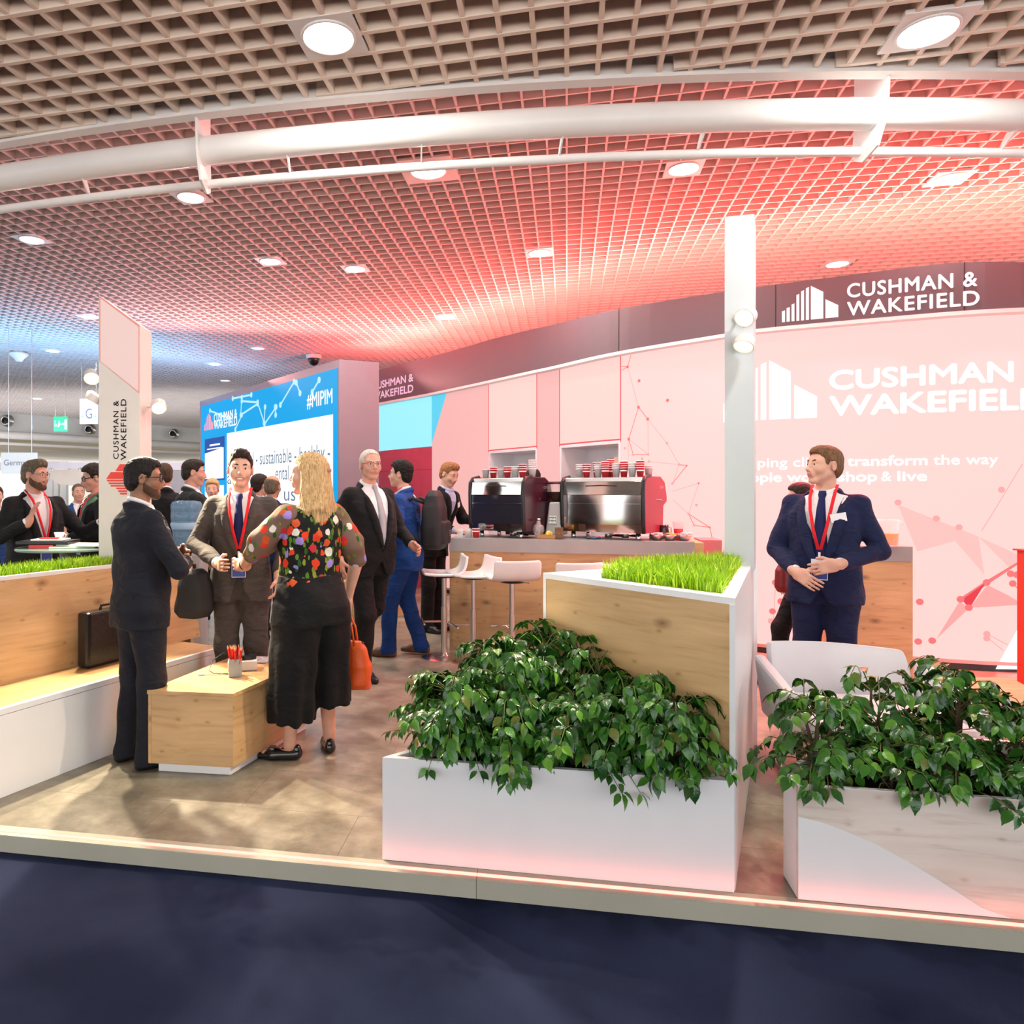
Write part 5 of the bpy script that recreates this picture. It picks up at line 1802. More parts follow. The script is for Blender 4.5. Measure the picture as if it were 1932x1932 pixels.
m = MB(); m.lathe([(.036, 0), (.036, .08), (.034, .08), (.034, .004)], 18); part('glass_wall', m, pbr('jar_glass', (.8, .8, .8), rough=.05, alpha=.35, var=0), gs, smooth=True)
m = MB()
g = random.Random(3)
for q in range(34):
    a_ = g.uniform(0, 6.28); rr = .026 * math.sqrt(g.random())
    m.box((rr * math.cos(a_), rr * math.sin(a_), .010 + .075 * q / 34), (.013, .013, .013), Matrix.Rotation(g.uniform(0, 3), 3, 'Z'))
o = part('sugar_cubes', m, SUG); o.location = gs.location; tag(o, 'white sugar cubes filling the jar beside the left coffee machine', 'sugar', kind='stuff')
t_ = cup('red paper cup standing on the counter beside the sugar jar', 'single red cup', True, cr); t_.location = at(898, .10); del t_['group']
for px, lab in ((968, 'dark coffee filter handle under the left coffee machine'), (1148, 'dark coffee filter handle under the right coffee machine'), (1180, 'steel coffee filter handle under the right coffee machine')):
    ph = thing('filter_handle', lab, 'filter handle', at(px, .30), kang + .5)
    m = MB(); m.lathe([(.03, .006), (.034, .012), (.034, .04)], 16); part('filter_cup', m, STEEL, ph, auto=.6)
    m = MB(); m.tube([(.03, 0, .025), (.08, 0, .025), (.16, 0, .02)], [.007, .012, .014], 8); part('grip', m, BLACK, ph, smooth=True)
cl = MB()
cl.grid([[(x * .02, y * .02, .006 + .008 * math.sin(x * 1.7 + y) + .008 * math.sin(y * 2.1)) for x in range(-3, 4)] for y in range(-2, 3)])
o = part('cleaning_cloth', cl, fabric('cloth_blue', (.10, .2, .38)), None, smooth=True); o.location = at(1120, .16, 1.074)
s_ = o.modifiers.new('solid', 'SOLIDIFY'); s_.thickness = .003
tag(o, 'crumpled blue cleaning cloth under the mirror coffee machine', 'cloth')

# ------------------------------------------------------------------ bar stools
STOOL_W = pbr('stool_shell_white', (.86, .86, .86), rough=.35, var=.02)
def stool_parts(t_):
    # shell: seat curving up into a low back; local +x is towards the back
    prof = [(-.20, .772), (-.19, .760), (-.12, .752), (.0, .748), (.09, .750), (.14, .765), (.175, .80), (.19, .86), (.198, .93)]
    rows = []
    for x, z in prof:
        hw = .205 if z < .8 else .20
        rows.append([(x, -hw + .0, z + .012), (x, -hw * .8, z + .002), (x, 0, z), (x, hw * .8, z + .002), (x, hw, z + .012)])
    m = MB(); m.grid(rows)
    o = part('seat_shell', m, STOOL_W, t_, smooth=True, subsurf=2)
    s_ = o.modifiers.new('solid', 'SOLIDIFY'); s_.thickness = .022; s_.offset = -1
    m = MB(); m.lathe([(.028, .10), (.028, .45), (.028, .46), (.022, .46), (.022, .735)], 16); part('post', m, STEEL, t_, auto=.5)
    m = MB(); m.lathe([(.10, .735), (.07, .742), (.06, .748)], 20); part('seat_plate', m, STEEL, t_, auto=.5)
    m = MB(); m.lathe([(.205, 0), (.205, .006), (.19, .012), (.05, .022), (.03, .05), (.028, .10)], 28); part('base', m, STEEL, t_, auto=.5)
    m = MB(); m.tube([(-.03, 0, .33), (-.19, 0, .33)], .009, 8); m.tube([(-.19, -.14, .33), (-.19, .14, .33)], .010, 8); part('footrest', m, CHROME, t_, auto=.5)
    m = MB(); m.tube([(0, .06, .74), (0, .15, .725)], .005, 6); part('lever', m, STEEL, t_, smooth=True)
sp0 = None
for px, yy, ang, lab in ((838, 6.52, 0.05, 'white bar stool farthest left, in front of the barman, seen from the side'), (893, 6.38, 0.25, 'white bar stool seen from the side, second from the left at the counter'), (966, 6.12, -1.45, 'white bar stool with its back turned, right of the two side-on stools'),
                         (1082, 5.95, -1.5, 'white bar stool showing only its back, left of the last one behind the grass'), (1168, 5.85, -1.52, 'white bar stool showing only its back edge, farthest right behind the grass')):
    if sp0 is None:
        sp0 = thing('bar_stool', lab, 'bar stool', (0, 0, 0), 0, 'white bar stools at the coffee counter'); stool_parts(sp0); t_ = sp0
    else:
        t_ = copy_tree(sp0); t_['label'] = lab
    t_.location = (XY(px, yy), yy, 0)
    t_.rotation_euler = (0, 0, ang)

# ------------------------------------------------------------------ juice cabinet at the right
jc = thing('serving_cabinet', 'oak cabinet with a grey top carrying an orange juice jug, by the lit wall', 'cabinet', (3.75, 6.05, 0))
j0, j1 = FZ(1560, 1029, 1.07), FZ(1722, 1031.5, 1.07)
board('front_panel', j0[:2], j1[:2], 0, .945, .02, OAK, jc)
jd = Vector((j1.x - j0.x, j1.y - j0.y)).normalized(); jn = Vector((-jd.y, jd.x))
jq = [tuple(j0[:2]), tuple(j1[:2]), tuple(Vector(j1[:2]) + jn * .42), tuple(Vector(j0[:2]) + jn * .42)]
m = MB(); m.prism(poly_inset(jq, [.0, .0, .0, .0]), .947, 1.07); part('worktop', m, GREY_TOP, jc, world=True)
m = MB(); m.prism([tuple(Vector(jq[0]) + jn * .021), tuple(Vector(jq[1]) + jn * .021), jq[2], jq[3]], 0, .945); part('carcass', m, OAK, jc, world=True)
jp = FZ(1687, 1033, 1.071); jp = jp + Vector((jn.x * .12, jn.y * .12, 0)); jp.z = 1.071
jg = thing('juice_jug', 'glass jug half full of orange juice on the oak cabinet', 'jug', jp, .1)
m = MB(); m.lathe([(.068, 0), (.070, .006), (.084, .20), (.087, .215), (.084, .215), (.080, .20), (.066, .012), (.0, .010)], 28, close=False); part('glass_wall', m, GLASS, jg, smooth=True)
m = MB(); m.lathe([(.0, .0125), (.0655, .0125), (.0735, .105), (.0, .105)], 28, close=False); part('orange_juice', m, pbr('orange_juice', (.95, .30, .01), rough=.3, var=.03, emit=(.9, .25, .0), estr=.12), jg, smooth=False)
m = MB(); m.tube([(.082, 0, .19), (.125, 0, .195), (.135, 0, .16), (.125, 0, .08), (.118, 0, .06)], .009, 8); part('handle', m, GLASS, jg, smooth=True)
m = MB(); m.slab([(-.082, -.02, .19), (-.082, .02, .19), (-.115, 0, .218)], (0, 0, 1), .004); part('spout', m, GLASS, jg)
# ------------------------------------------------------------------ white lounge chair and oak block behind the right planter
ch = thing('lounge_chair', 'white upholstered lounge chair with low arms behind the right planter', 'chair', (2.36, 3.86, 0), math.radians(172))
CH_W = pbr('white_leatherette', (.72, .73, .76), rough=.42, var=.02)
rows = []
for i in range(13):
    a_ = i / 12
    x = -.36 + .72 * a_
    zt2_ = .635 + .03 * a_
    rows.append([(x, -.02 - .06 * math.sin(PI * a_), .30), (x * 1.0, -.05 - .07 * math.sin(PI * a_), .45), (x * .99, -.10 - .08 * math.sin(PI * a_), .58), (x * .97, -.13 - .08 * math.sin(PI * a_), zt2_ - .02), (x * .96, -.135 - .08 * math.sin(PI * a_), zt2_)])
m = MB(); m.grid(rows)
o = part('backrest', m, CH_W, ch, smooth=True, subsurf=1); s_ = o.modifiers.new('solid', 'SOLIDIFY'); s_.thickness = .045; s_.offset = 0
b6 = o.modifiers.new('bevel', 'BEVEL'); b6.width = .018; b6.segments = 3
m = MB(); m.box((0, .26, .36), (.70, .58, .11)); part('seat_cushion', m, CH_W, ch, bevel=.03)
for sx in (-1, 1):
    m = MB(); m.add([(sx * .36, -.06, .28), (sx * .41, -.06, .28), (sx * .43, .45, .28), (sx * .38, .45, .28), (sx * .38, -.10, .60), (sx * .44, -.10, .60), (sx * .45, .42, .52), (sx * .40, .42, .52)], [(3, 2, 1, 0), (4, 5, 6, 7), (0, 1, 5, 4), (1, 2, 6, 5), (2, 3, 7, 6), (3, 0, 4, 7)])
    part('armrest', m, CH_W, ch, bevel=.02)
m = MB()
m.box((-.33, .2, .015), (.04, .6, .03)); part('sled_foot', m, CHROME, ch, bevel=.004)
m = MB(); m.box((.33, .2, .015), (.04, .6, .03)); part('sled_foot', m, CHROME, ch, bevel=.004)
for sx in (-1, 1):
    for y in (-.04, .44):
        m = MB(); m.tube([(sx * .33, y, .03), (sx * .30, y * .9 + .02, .31)], .012, 8); part('leg', m, CHROME, ch, smooth=True)
ob = FZ(1800, 1470)
oak_block('oak block table half hidden behind the right planter leaves', [(ob.x, ob.y), (ob.x + .52, ob.y - .06), (ob.x + .72, ob.y + .5), (ob.x + .2, ob.y + .56)], .40, .04, .03, 'coffee_table')
# narrow red stand at the right border
rs = thing('red_stand', 'narrow glossy red stand cut by the right edge, before the lit wall', 'stand', (XY(1941, 5.2), 5.2, 0))
m = MB(); m.box((0, 0, .55), (.09, .10, 1.06)); part('column', m, pbr('gloss_red', (.70, .06, .04), rough=.25, var=.04), rs, bevel=.004)
m = MB(); m.box((0, 0, .01), (.30, .30, .018)); part('foot_plate', m, pbr('gloss_red', (.70, .06, .04)), rs, bevel=.004)
m = MB(); m.box((0, 0, 1.085), (.13, .13, .012)); part('top_plate', m, pbr('gloss_red', (.70, .06, .04)), rs, bevel=.003)

# ------------------------------------------------------------------ water cooler
wc = thing('water_cooler', 'grey water cooler topped by a big blue water bottle, behind the standing men', 'water cooler', (XY(352, 6.1), 6.1, 0), .1)
CG = pbr('cooler_grey', (.42, .42, .43), rough=.4, var=.04)
m = MB(); m.box((0, 0, .50), (.31, .32, 1.0)); part('cabinet', m, CG, wc, bevel=.02)
m = MB(); m.box((0, -.165, .80), (.22, .02, .22)); part('dispensing_recess', m, BLACK, wc, bevel=.006)
for x, c in ((-.05, (.05, .1, .6)), (.05, (.7, .05, .04))):
    m = MB(); m.box((x, -.19, .86), (.03, .04, .035)); part('tap', m, pbr('tap_%d' % int(c[0] * 100), c, rough=.3, var=0), wc, bevel=.005)
m = MB(); m.lathe([(.15, 1.0), (.13, 1.04), (.08, 1.05)], 24); part('bottle_collar', m, CG, wc, smooth=True)
WATER = pbr('bottle_blue', (.22, .42, .62), rough=.04, alpha=.42, var=0, spec=.9)
m = MB(); m.lathe([(.045, 1.02), (.06, 1.05), (.118, 1.075), (.13, 1.10), (.13, 1.16), (.124, 1.17), (.13, 1.18), (.13, 1.25), (.124, 1.26), (.13, 1.27), (.13, 1.33), (.124, 1.34), (.13, 1.35), (.13, 1.40), (.115, 1.425), (.07, 1.435)], 28); part('bottle', m, WATER, wc, smooth=True)
m = MB(); m.lathe([(.126, 1.19), (.1315, 1.20), (.1315, 1.245), (.126, 1.25)], 28, close=False); part('bottle_label', m, pbr('label_blue', (.35, .55, .75), rough=.4, var=.1), wc, smooth=True)

# ------------------------------------------------------------------ high table with papers beyond the bench
ht = thing('high_table', 'round glass-topped high table with a dark column, beyond the grass-topped bench', 'table', (XY(128, 5.25), 5.25, 0))
m = MB(); m.lathe([(.34, 1.085), (.345, 1.09), (.345, 1.10), (.34, 1.105)], 40); part('glass_top', m, pbr('green_glass', (.35, .5, .45), rough=.1, var=0, trans=.3), ht, auto=.6)
m = MB(); m.lathe([(.055, .03), (.055, 1.085)], 24); part('column', m, pbr('column_brown', (.10, .08, .075), rough=.4, var=.05), ht, auto=.6)
m = MB(); m.lathe([(.25, 0), (.25, .015), (.06, .03)], 28); part('foot_plate', m, STEEL, ht, auto=.6)
def flat(name, label, cat, px, py, z, size, rot, mat, tilt=0):
    m = MB(); m.box((0, 0, size[2] / 2), size)
    o = part(name, m, mat, None, bevel=.002 if size[2] > .008 else 0)
    o.location = (XY(px, py), py, z); o.rotation_euler = (tilt, 0, rot)
    return tag(o, label, cat)
PAPER = pbr('paper_white', (.78, .80, .78), rough=.6, var=.04)
NOTE = pbr('notebook_red', (.70, .03, .03), rough=.4, var=.05)
flat('open_magazine', 'open pale magazine lying on the high table at its right', 'magazine', 165, 5.22, 1.118, (.34, .24, .012), -.15, PAPER)
flat('brochure', 'stack of pale green brochures under the open magazine on the high table', 'brochure', 140, 5.2, 1.106, (.30, .22, .011), .3, pbr('paper_green', (.55, .65, .58), rough=.6, var=.1))
flat('black_folder', 'wide flat black folder on the high table in front of the bearded man', 'folder', 92, 5.2, 1.135, (.36, .24, .022), .08, BLACK)
flat('white_notepad', 'white notepad lying on the black folder on the high table', 'notepad', 96, 5.2, 1.158, (.22, .16, .010), .1, PAPER)
flat('red_notebook', 'red notebook on top of the white notepad on the high table', 'notebook', 93, 5.16, 1.169, (.13, .03, .010), .05, NOTE)
flat('red_folder', 'red folder beneath the black folder on the high table', 'folder', 84, 5.15, 1.106, (.17, .12, .024), .05, NOTE)
ec = thing('espresso_cup', 'small white cup standing on the black folder on the high table', 'cup', (XY(112, 5.3), 5.3, 1.158))
m = MB(); m.lathe([(.025, 0), (.036, .05), (.034, .05), (.022, .004)], 18); part('cup_wall', m, PAPER, ec, smooth=True)
m = MB(); m.tube([(.033, 0, .04), (.05, 0, .035), (.045, 0, .015), (.029, 0, .012)], .004, 6); part('handle', m, PAPER, ec, smooth=True)

# ------------------------------------------------------------------ background hall at the left
m = MB(); m.box((-11.2, 15.2, 1.05), (9.5, .1, 2.2)); structure(part('wall_booth', m, CREAM))
m = MB(); m.box((-4.4, 16.4, 1.05), (4.6, .1, 2.24)); structure(part('wall_partition', m, LILAC))
for i, px in enumerate((92, 107, 122)):
    m = MB(); m.box((XY(px, 12.5), 12.5, 1.0), (.09 if i else .2, .09, 2.1)); o = part('booth_post', m, pbr('post_white', (.78, .76, .74), rough=.5, var=.03))
    tag(o, ('wide white booth post behind the bearded man', 'left of two thin white booth posts in the far booth', 'right of two thin white booth posts in the far booth')[i], 'post')
tr = thing('booth_beam', 'long white lattice beam over the far booth behind the bearded man', 'beam', (XY(120, 12), 12, 1.95))
m = MB()
m.box((XY(-40, 12) - XY(120, 12) + 1.6, 0, -.005), (3.9, .25, .13)); part('fascia', m, pbr('beam_white', (.75, .74, .80), rough=.5, var=.04), tr)
m = MB(); m.add([(-.35, -.2, -.07), (.9, -.2, -.07), (.9, -.2, -.32), (.05, -.2, -.32 + .0), (-.35, .2, -.07), (.9, .2, -.07), (.9, .2, -.32), (.05, .2, -.32)], [(0, 1, 2, 3), (7, 6, 5, 4), (0, 4, 5, 1), (1, 5, 6, 2), (2, 6, 7, 3), (3, 7, 4, 0)])
part('soffit', m, CREAM, tr)
for i, (px, py, lab) in enumerate(((98, 892, 'silver booth lamp nearest the bearded man head'), (133, 893, 'silver booth lamp left of a close pair in the far booth'), (143, 895, 'small silver booth lamp between two others in the far booth'), (154, 891, 'silver booth lamp nearest the slanted pillar in the far booth'))):
    p = FY(px, py, 11.9)
    bl = thing('booth_lamp', lab, 'lamp', p)
    m = MB(); m.lathe([(.06, -.07), (.065, 0), (.055, .06), (.03, .08)], 16); part('shade', m, CHROME, bl, auto=.6)
    m = MB(); m.lathe([(.052, -.072), (.052, -.069)], 16); part('bulb', m, emitter('booth_bulb', (1, .97, .9), 9), bl)
    m = MB(); m.tube([(0, 0, .08), (0, 0, .18)], .012, 6); part('bracket', m, STEEL, bl)
def hang_sign(label, x0, x1, y0, y1, Y, wires, face):
    c = FY((x0 + x1) / 2, (y0 + y1) / 2, Y)
    w, h = (x1 - x0) / FPX * Y, (y1 - y0) / FPX * Y
    t_ = thing('hanging_sign', label, 'sign', c)
    m = MB(); m.box((0, 0, 0), (w, .03, h)); part('sign_board', m, face, t_)
    for q in wires:
        m = MB(); m.tube([(w * q, 0, h / 2), (w * q, 0, (ZF if Y < 23 else ZN) + .05 - c.z)], .006, 5); part('wire', m, STEEL, t_)
    return t_, w, h
SIGN_PALE = pbr('sign_pale', (.70, .77, .82), rough=.5, var=.02, emit=(.75, .85, .92), estr=.15)
SIGN_TXT2 = pbr('sign_grey_blue', (.20, .20, .32), rough=.5, var=0)
t_, w, h = hang_sign('pale hanging sign reading Germany above the bearded man', 3, 70, 854, 894, 11.3, (-.3, .35), SIGN_PALE)
m = MB(); add_text(m, 'Germany', h * .28, lambda u, v: Vector((-w * .42 + u, -.017, -h * .10 + v)), width=w * .82); part('lettering', m, SIGN_TXT2, t_)
t_, w, h = hang_sign('pale hanging sign with a large letter G and arrows, left of the slanted pillar', 151, 185, 753, 800, 14.0, (-.4, .4), SIGN_PALE)
m = MB(); add_text(m, 'G', h * .42, lambda u, v: Vector((-w * .17 + u, -.017, -h * .28 + v)), width=w * .36); part('lettering', m, SIGN_TXT2, t_)
m = MB()
for sx in (-1, 1):
    m.box((sx * w * .34, -.017, -h * .19), (w * .16, .003, h * .03))
    m.add([(sx * w * .45, -.018, -h * .19), (sx * w * .36, -.018, -h * .19 + h * .06), (sx * w * .36, -.018, -h * .19 - h * .06)], [(0, 1, 2)])
part('arrows', m, pbr('arrow_blue', (.35, .62, .85), var=0), t_)
t_, w, h = hang_sign('green emergency exit sign with white pictograms, hung from the far ceiling', 102, 128, 786, 814, 15.0, (-.4, .3), pbr('exit_green', (.01, .50, .22), rough=.4, var=.02, emit=(.0, .55, .25), estr=.5))
m = MB()
WS = emitter('exit_white', (1, 1, 1), .9)
m.box((w * .37, -.018, -h * .02), (w * .16, .003, h * .66))
m.box((w * .12, -.018, 0), (w * .2, .003, h * .07)); m.add([(w * .27, -.019, 0), (w * .17, -.019, h * .13), (w * .17, -.019, -h * .13)], [(0, 1, 2)])
def disc(mb, x, z, r): mb.add([(x, -.019, z)] + [(x + r * math.cos(k * PI / 6), -.019, z + r * math.sin(k * PI / 6)) for k in range(12)], [(0, 1 + k, 1 + (k + 1) % 12) for k in range(12)])
disc(m, -w * .09, h * .18, w * .045); m.add([(-w * .15, -.019, h * .12), (-w * .05, -.019, h * .12), (-w * .02, -.019, -h * .05), (-w * .12, -.019, -h * .22), (-w * .18, -.019, -h * .22)], [(0, 1, 2, 3, 4)])
disc(m, -w * .38, h * .2, w * .04)
for k in range(16):
    a_, b2 = 2 * PI * k / 16, 2 * PI * (k + 1) / 16
    m.add([(-w * .34 + w * .10 * math.cos(a_), -.019, -h * .1 + w * .10 * math.sin(a_)), (-w * .34 + w * .10 * math.cos(b2), -.019, -h * .1 + w * .10 * math.sin(b2)), (-w * .34 + w * .065 * math.cos(b2), -.019, -h * .1 + w * .065 * math.sin(b2)), (-w * .34 + w * .065 * math.cos(a_), -.019, -h * .1 + w * .065 * math.sin(a_))], [(0, 1, 2, 3)])
m.box((-w * .385, -.018, h * .03), (w * .035, .003, h * .25))
part('pictogram', m, WS, t_)
# air nozzles on the far bulkhead
for px, py, lab in ((25, 796, 'silver air nozzle on the far bulkhead at the far left'), (178, 812, 'silver air nozzle on the far bulkhead beside the slanted pillar'), (333, 820, 'silver air nozzle on the far bulkhead left of the screen wall')):
    X = float(np.interp((px - CX) / FPX, [b[0] / b[1] for b in _bulk], [b[0] for b in _bulk])); Y = bulkY(X)
    p = FY(px, py, Y)
    nz = thing('air_nozzle', lab, 'air nozzle', p - Vector((0, .30, 0)))
    R = Matrix.Rotation(PI / 2, 3, 'X')
    m = MB(); m.lathe([(.20, 0), (.205, .03), (.16, .16), (.12, .20), (.10, .17), (.10, .05)], 28, R=R); part('nozzle_ring', m, STEEL, nz, smooth=True)
    m = MB(); m.ball((.05, -.16, -.02), (.10, .06, .10), 18, 12); part('nozzle_opening', m, BLACK_MATT, nz, smooth=True)
# far double pipe, mirrored on the other side of the raised ceiling
fpipe = lambda X: bulkY(X) - .55
pipe_run('ceiling_pipe', 'far white double pipe below the bulkhead at the left', fpipe, 3.36, 3.08, -.05, .0, .13, .05, -20, -3.6, [], [])
# ceiling camera and smoke detector
p = FZ(592, 680, ZF); p = Vector((XY(592, 13.5), 13.5, ZF - .02))
sc_ = thing('security_camera', 'black dome security camera on the ceiling above the screen wall', 'camera', p)
m = MB(); m.lathe([(.14, -.05), (.15, 0), (.15, .02)], 24); part('mount_ring', m, WHITE_METAL, sc_, auto=.6)
m = MB(); m.ball((0, 0, -.05), (.115, .115, .13), 20, 14); part('dome', m, BLACK, sc_, smooth=True)
p = Vector((XY(36, 13.3), 13.3, ZF))
sd_ = thing('smoke_detector', 'white conical detector on the ceiling at the far left in the blue glow', 'detector', p)
m = MB(); m.lathe([(.05, -.16), (.09, -.10), (.16, -.04), (.17, 0)], 24); part('detector_cone', m, WHITE_METAL, sd_, smooth=True)

# blue light of neighbouring stands at the left, and added fills without fixtures
area('pink_fill', (-2.2, 11.0, 3.3), (.1, -.8, 1), 4, .3, 60, (1.0, .42, .40))  # added fill, pinkens the left part of the ceiling
area('aisle_fill', (-.5, -2.6, 2.1), (0, .25, 1), 6, 2, 190, (1.0, .86, .76))  # added behind the camera to brighten the near ceiling slats
area('blue_uplight', (-6.6, 11.0, 2.5), (-.05, .1, 1), 5, 1.0, 120, (.20, .56, 1.0))
area('blue_uplight', (-4.2, 13.6, 3.25), (.1, -.1, 1), 3, .4, 22, (.30, .58, 1.0))
area('booth_fill', (-10, 13.5, 2.9), (0, .35, -1), 6, 1, 90, (1, .93, .82))  # added fill for the far booth walls
area('hall_fill', (-14, 30, 3.2), (0, .3, -1), 16, 6, 420, (1, .95, .86))  # added fill, brightens the hall beyond the bulkhead
area('hall_fill', (-10, 20, 2.6), (0, .3, 1), 12, 5, 130, (.95, .97, 1.0))  # added upward fill for the left of the ceiling
# ------------------------------------------------------------------ people
def rotm(yaw=0, pitch=0, roll=0):
    return np.array(Matrix.Rotation(yaw, 3, 'Z') @ Matrix.Rotation(pitch, 3, 'X') @ Matrix.Rotation(roll, 3, 'Y'))

WHITE_EYE = pbr('eye_white', (0.75, 0.72, 0.70), rough=0.2, var=0)
IRIS = pbr('iris_dark', (0.05, 0.03, 0.02), rough=0.15, var=0)
LIPS = pbr('lips', (0.50, 0.20, 0.17), rough=0.4, var=0.05)
LIPS_DARK = pbr('lips_brown', (0.30, 0.12, 0.09), rough=0.4, var=0.05)
TEETH = pbr('teeth', (0.85, 0.82, 0.76), rough=0.2, var=0)
FRAME_BLACK = pbr('spectacle_black', (0.01, 0.01, 0.012), rough=0.25, var=0)
FRAME_METAL = pbr('spectacle_metal', (0.25, 0.25, 0.27), rough=0.25, metal=1.0, var=0)
SHIRT_WHITE = fabric('shirt_white', (0.78, 0.77, 0.78), var=0.04, bump=0.15)
SHIRT_BLUE = fabric('shirt_pale_blue', (0.42, 0.50, 0.72), var=0.05, bump=0.15)
LANYARD = fabric('lanyard_red', (0.72, 0.02, 0.03), var=0.1, bump=0.05)
SHOE_BLACK = pbr('shoe_black', (0.012, 0.011, 0.012), rough=0.28, var=0.1)
SHOE_BROWN = pbr('shoe_brown', (0.13, 0.06, 0.025), rough=0.4, var=0.15)
BADGE_WHITE = pbr('badge_card', (0.82, 0.82, 0.86), rough=0.3, var=0.03)
BADGE_BLUE = pbr('badge_blue', (0.03, 0.06, 0.28), rough=0.3, var=0.1)

def head_field(f, Hc, R, jaw=1.0, nose=1.0):
    T = lambda x, y, z: Hc + R @ np.array((x, y, z))
    f.ell(T(0, -.014, .034), (.074, .093, .083), R, k=.01)
    f.ell(T(0, .022, -.022), (.061 * jaw, .072, .085), R, k=.03)
    f.cap(T(-.046 * jaw, .008, -.055), T(-.016, .062, -.098), .017, .016, k=.025)
    f.cap(T(.046 * jaw, .008, -.055), T(.016, .062, -.098), .017, .016, k=.025)
    f.ell(T(0, .070, -.099), (.024, .018, .018), R, k=.02)
    f.cap(T(-.042, .066, .022), T(.042, .066, .022), .015, k=.018)
    for s in (-1, 1):
        f.ell(T(s * .042, .058, -.028), (.024, .024, .026), R, k=.022)
        f.ell(T(s * .032, .094, .002), (.017, .014, .011), R, k=.010, op='sub')
        f.ell(T(s * .0315, .0765, .0095), (.0160, .0135, .0072), R, k=.002)
        f.ell(T(s * .0315, .0755, -.0065), (.0150, .0130, .0058), R, k=.002)
    f.cap(T(0, .088, .008), T(0, .106 * nose + .002, -.030), .0085, .0125, k=.010)
    for s in (-1, 1):
        f.ell(T(s * .0125, .094, -.036), (.0095, .012, .009), R, k=.006)
    f.ell(T(0, .086, -.058), (.030, .012, .020), R, k=.015)
    f.cap(T(-.021, .084, -.062), T(0, .0955, -.0585), .0045, .0065, k=.006)
    f.cap(T(.021, .084, -.062), T(0, .0955, -.0585), .0045, .0065, k=.006)
    f.cap(T(-.018, .084, -.071), T(.018, .084, -.071), .0075, k=.007)
    f.cap(T(-.020, .0945, -.0655), T(.020, .0945, -.0655), .0022, k=.003, op='sub')
    for s in (-1, 1):
        f.ell(T(s * .077, -.012, -.006), (.010, .021, .032), R @ rotm(s * -.35, 0, 0), k=.006)
        f.ell(T(s * .086, -.008, -.004), (.006, .012, .020), R @ rotm(s * -.35, 0, 0), k=.004, op='sub')

def hand_field(f, W, d, n, side, curl=.5, spread=.2, k=.012):
    W, d, n = np.array(W, float), np.array(d, float), np.array(n, float)
    d /= np.linalg.norm(d)
    n = n - d * (n @ d)
    n /= np.linalg.norm(n)
    t = np.cross(d, n) if side > 0 else np.cross(n, d)
    R = np.stack([t, d, n], 1)
    f.cap(W - d * .03, W + d * .02, .027, .026, k=.02)
    f.rbox(W + d * .052, (.039, .046, .0145), R, rad=.013, k=.02)
    for i, (lx, L) in enumerate(((.031, .072), (.0105, .081), (-.0105, .075), (-.0305, .058))):
        sp = spread * (.9, .3, -.3, -.9)[i]
        p = W + d * .092 + t * lx
        a = 0
        r = .0086 - .0007 * (i == 3)
        c = curl * (1 + .06 * i)
        for q, da in ((.45, .55), (.31, .95), (.24, .75)):
            a += da * c
            v = (d + t * sp) * math.cos(a) + n * math.sin(a)
            v /= np.linalg.norm(v)
            p2 = p + v * L * q
            f.cap(p, p2, r, r - .0008, k=.004)
            p, r = p2, r - .0008
    b = W + d * .028 + t * .030
    v = t * (.75 - .35 * curl) + d * .72 + n * (.25 + .35 * curl)
    v /= np.linalg.norm(v)
    p2 = b + v * .046
    f.cap(b - v * .02, p2, .015, .0115, k=.012)
    v2 = d * .85 + t * .15 + n * (.2 + .4 * curl)
    v2 /= np.linalg.norm(v2)
    f.cap(p2, p2 + v2 * .031, .0108, .009, k=.005)

STAND = dict(head=(0, 0, 0), lean=(0, 0), twist=0.0,
             R=dict(elbow=(.27, -.03, 1.17), wrist=(.27, .07, .93), d=(0, .12, -1), n=(-1, 0, 0), curl=.5, spread=.05),
             L=dict(elbow=(-.27, -.03, 1.17), wrist=(-.27, .07, .93), d=(0, .12, -1), n=(1, 0, 0), curl=.5, spread=.05),
             legR=((.095, .01, .50), (.10, -.02, .085), -.12), legL=((-.095, .01, .50), (-.10, -.02, .085), .12))

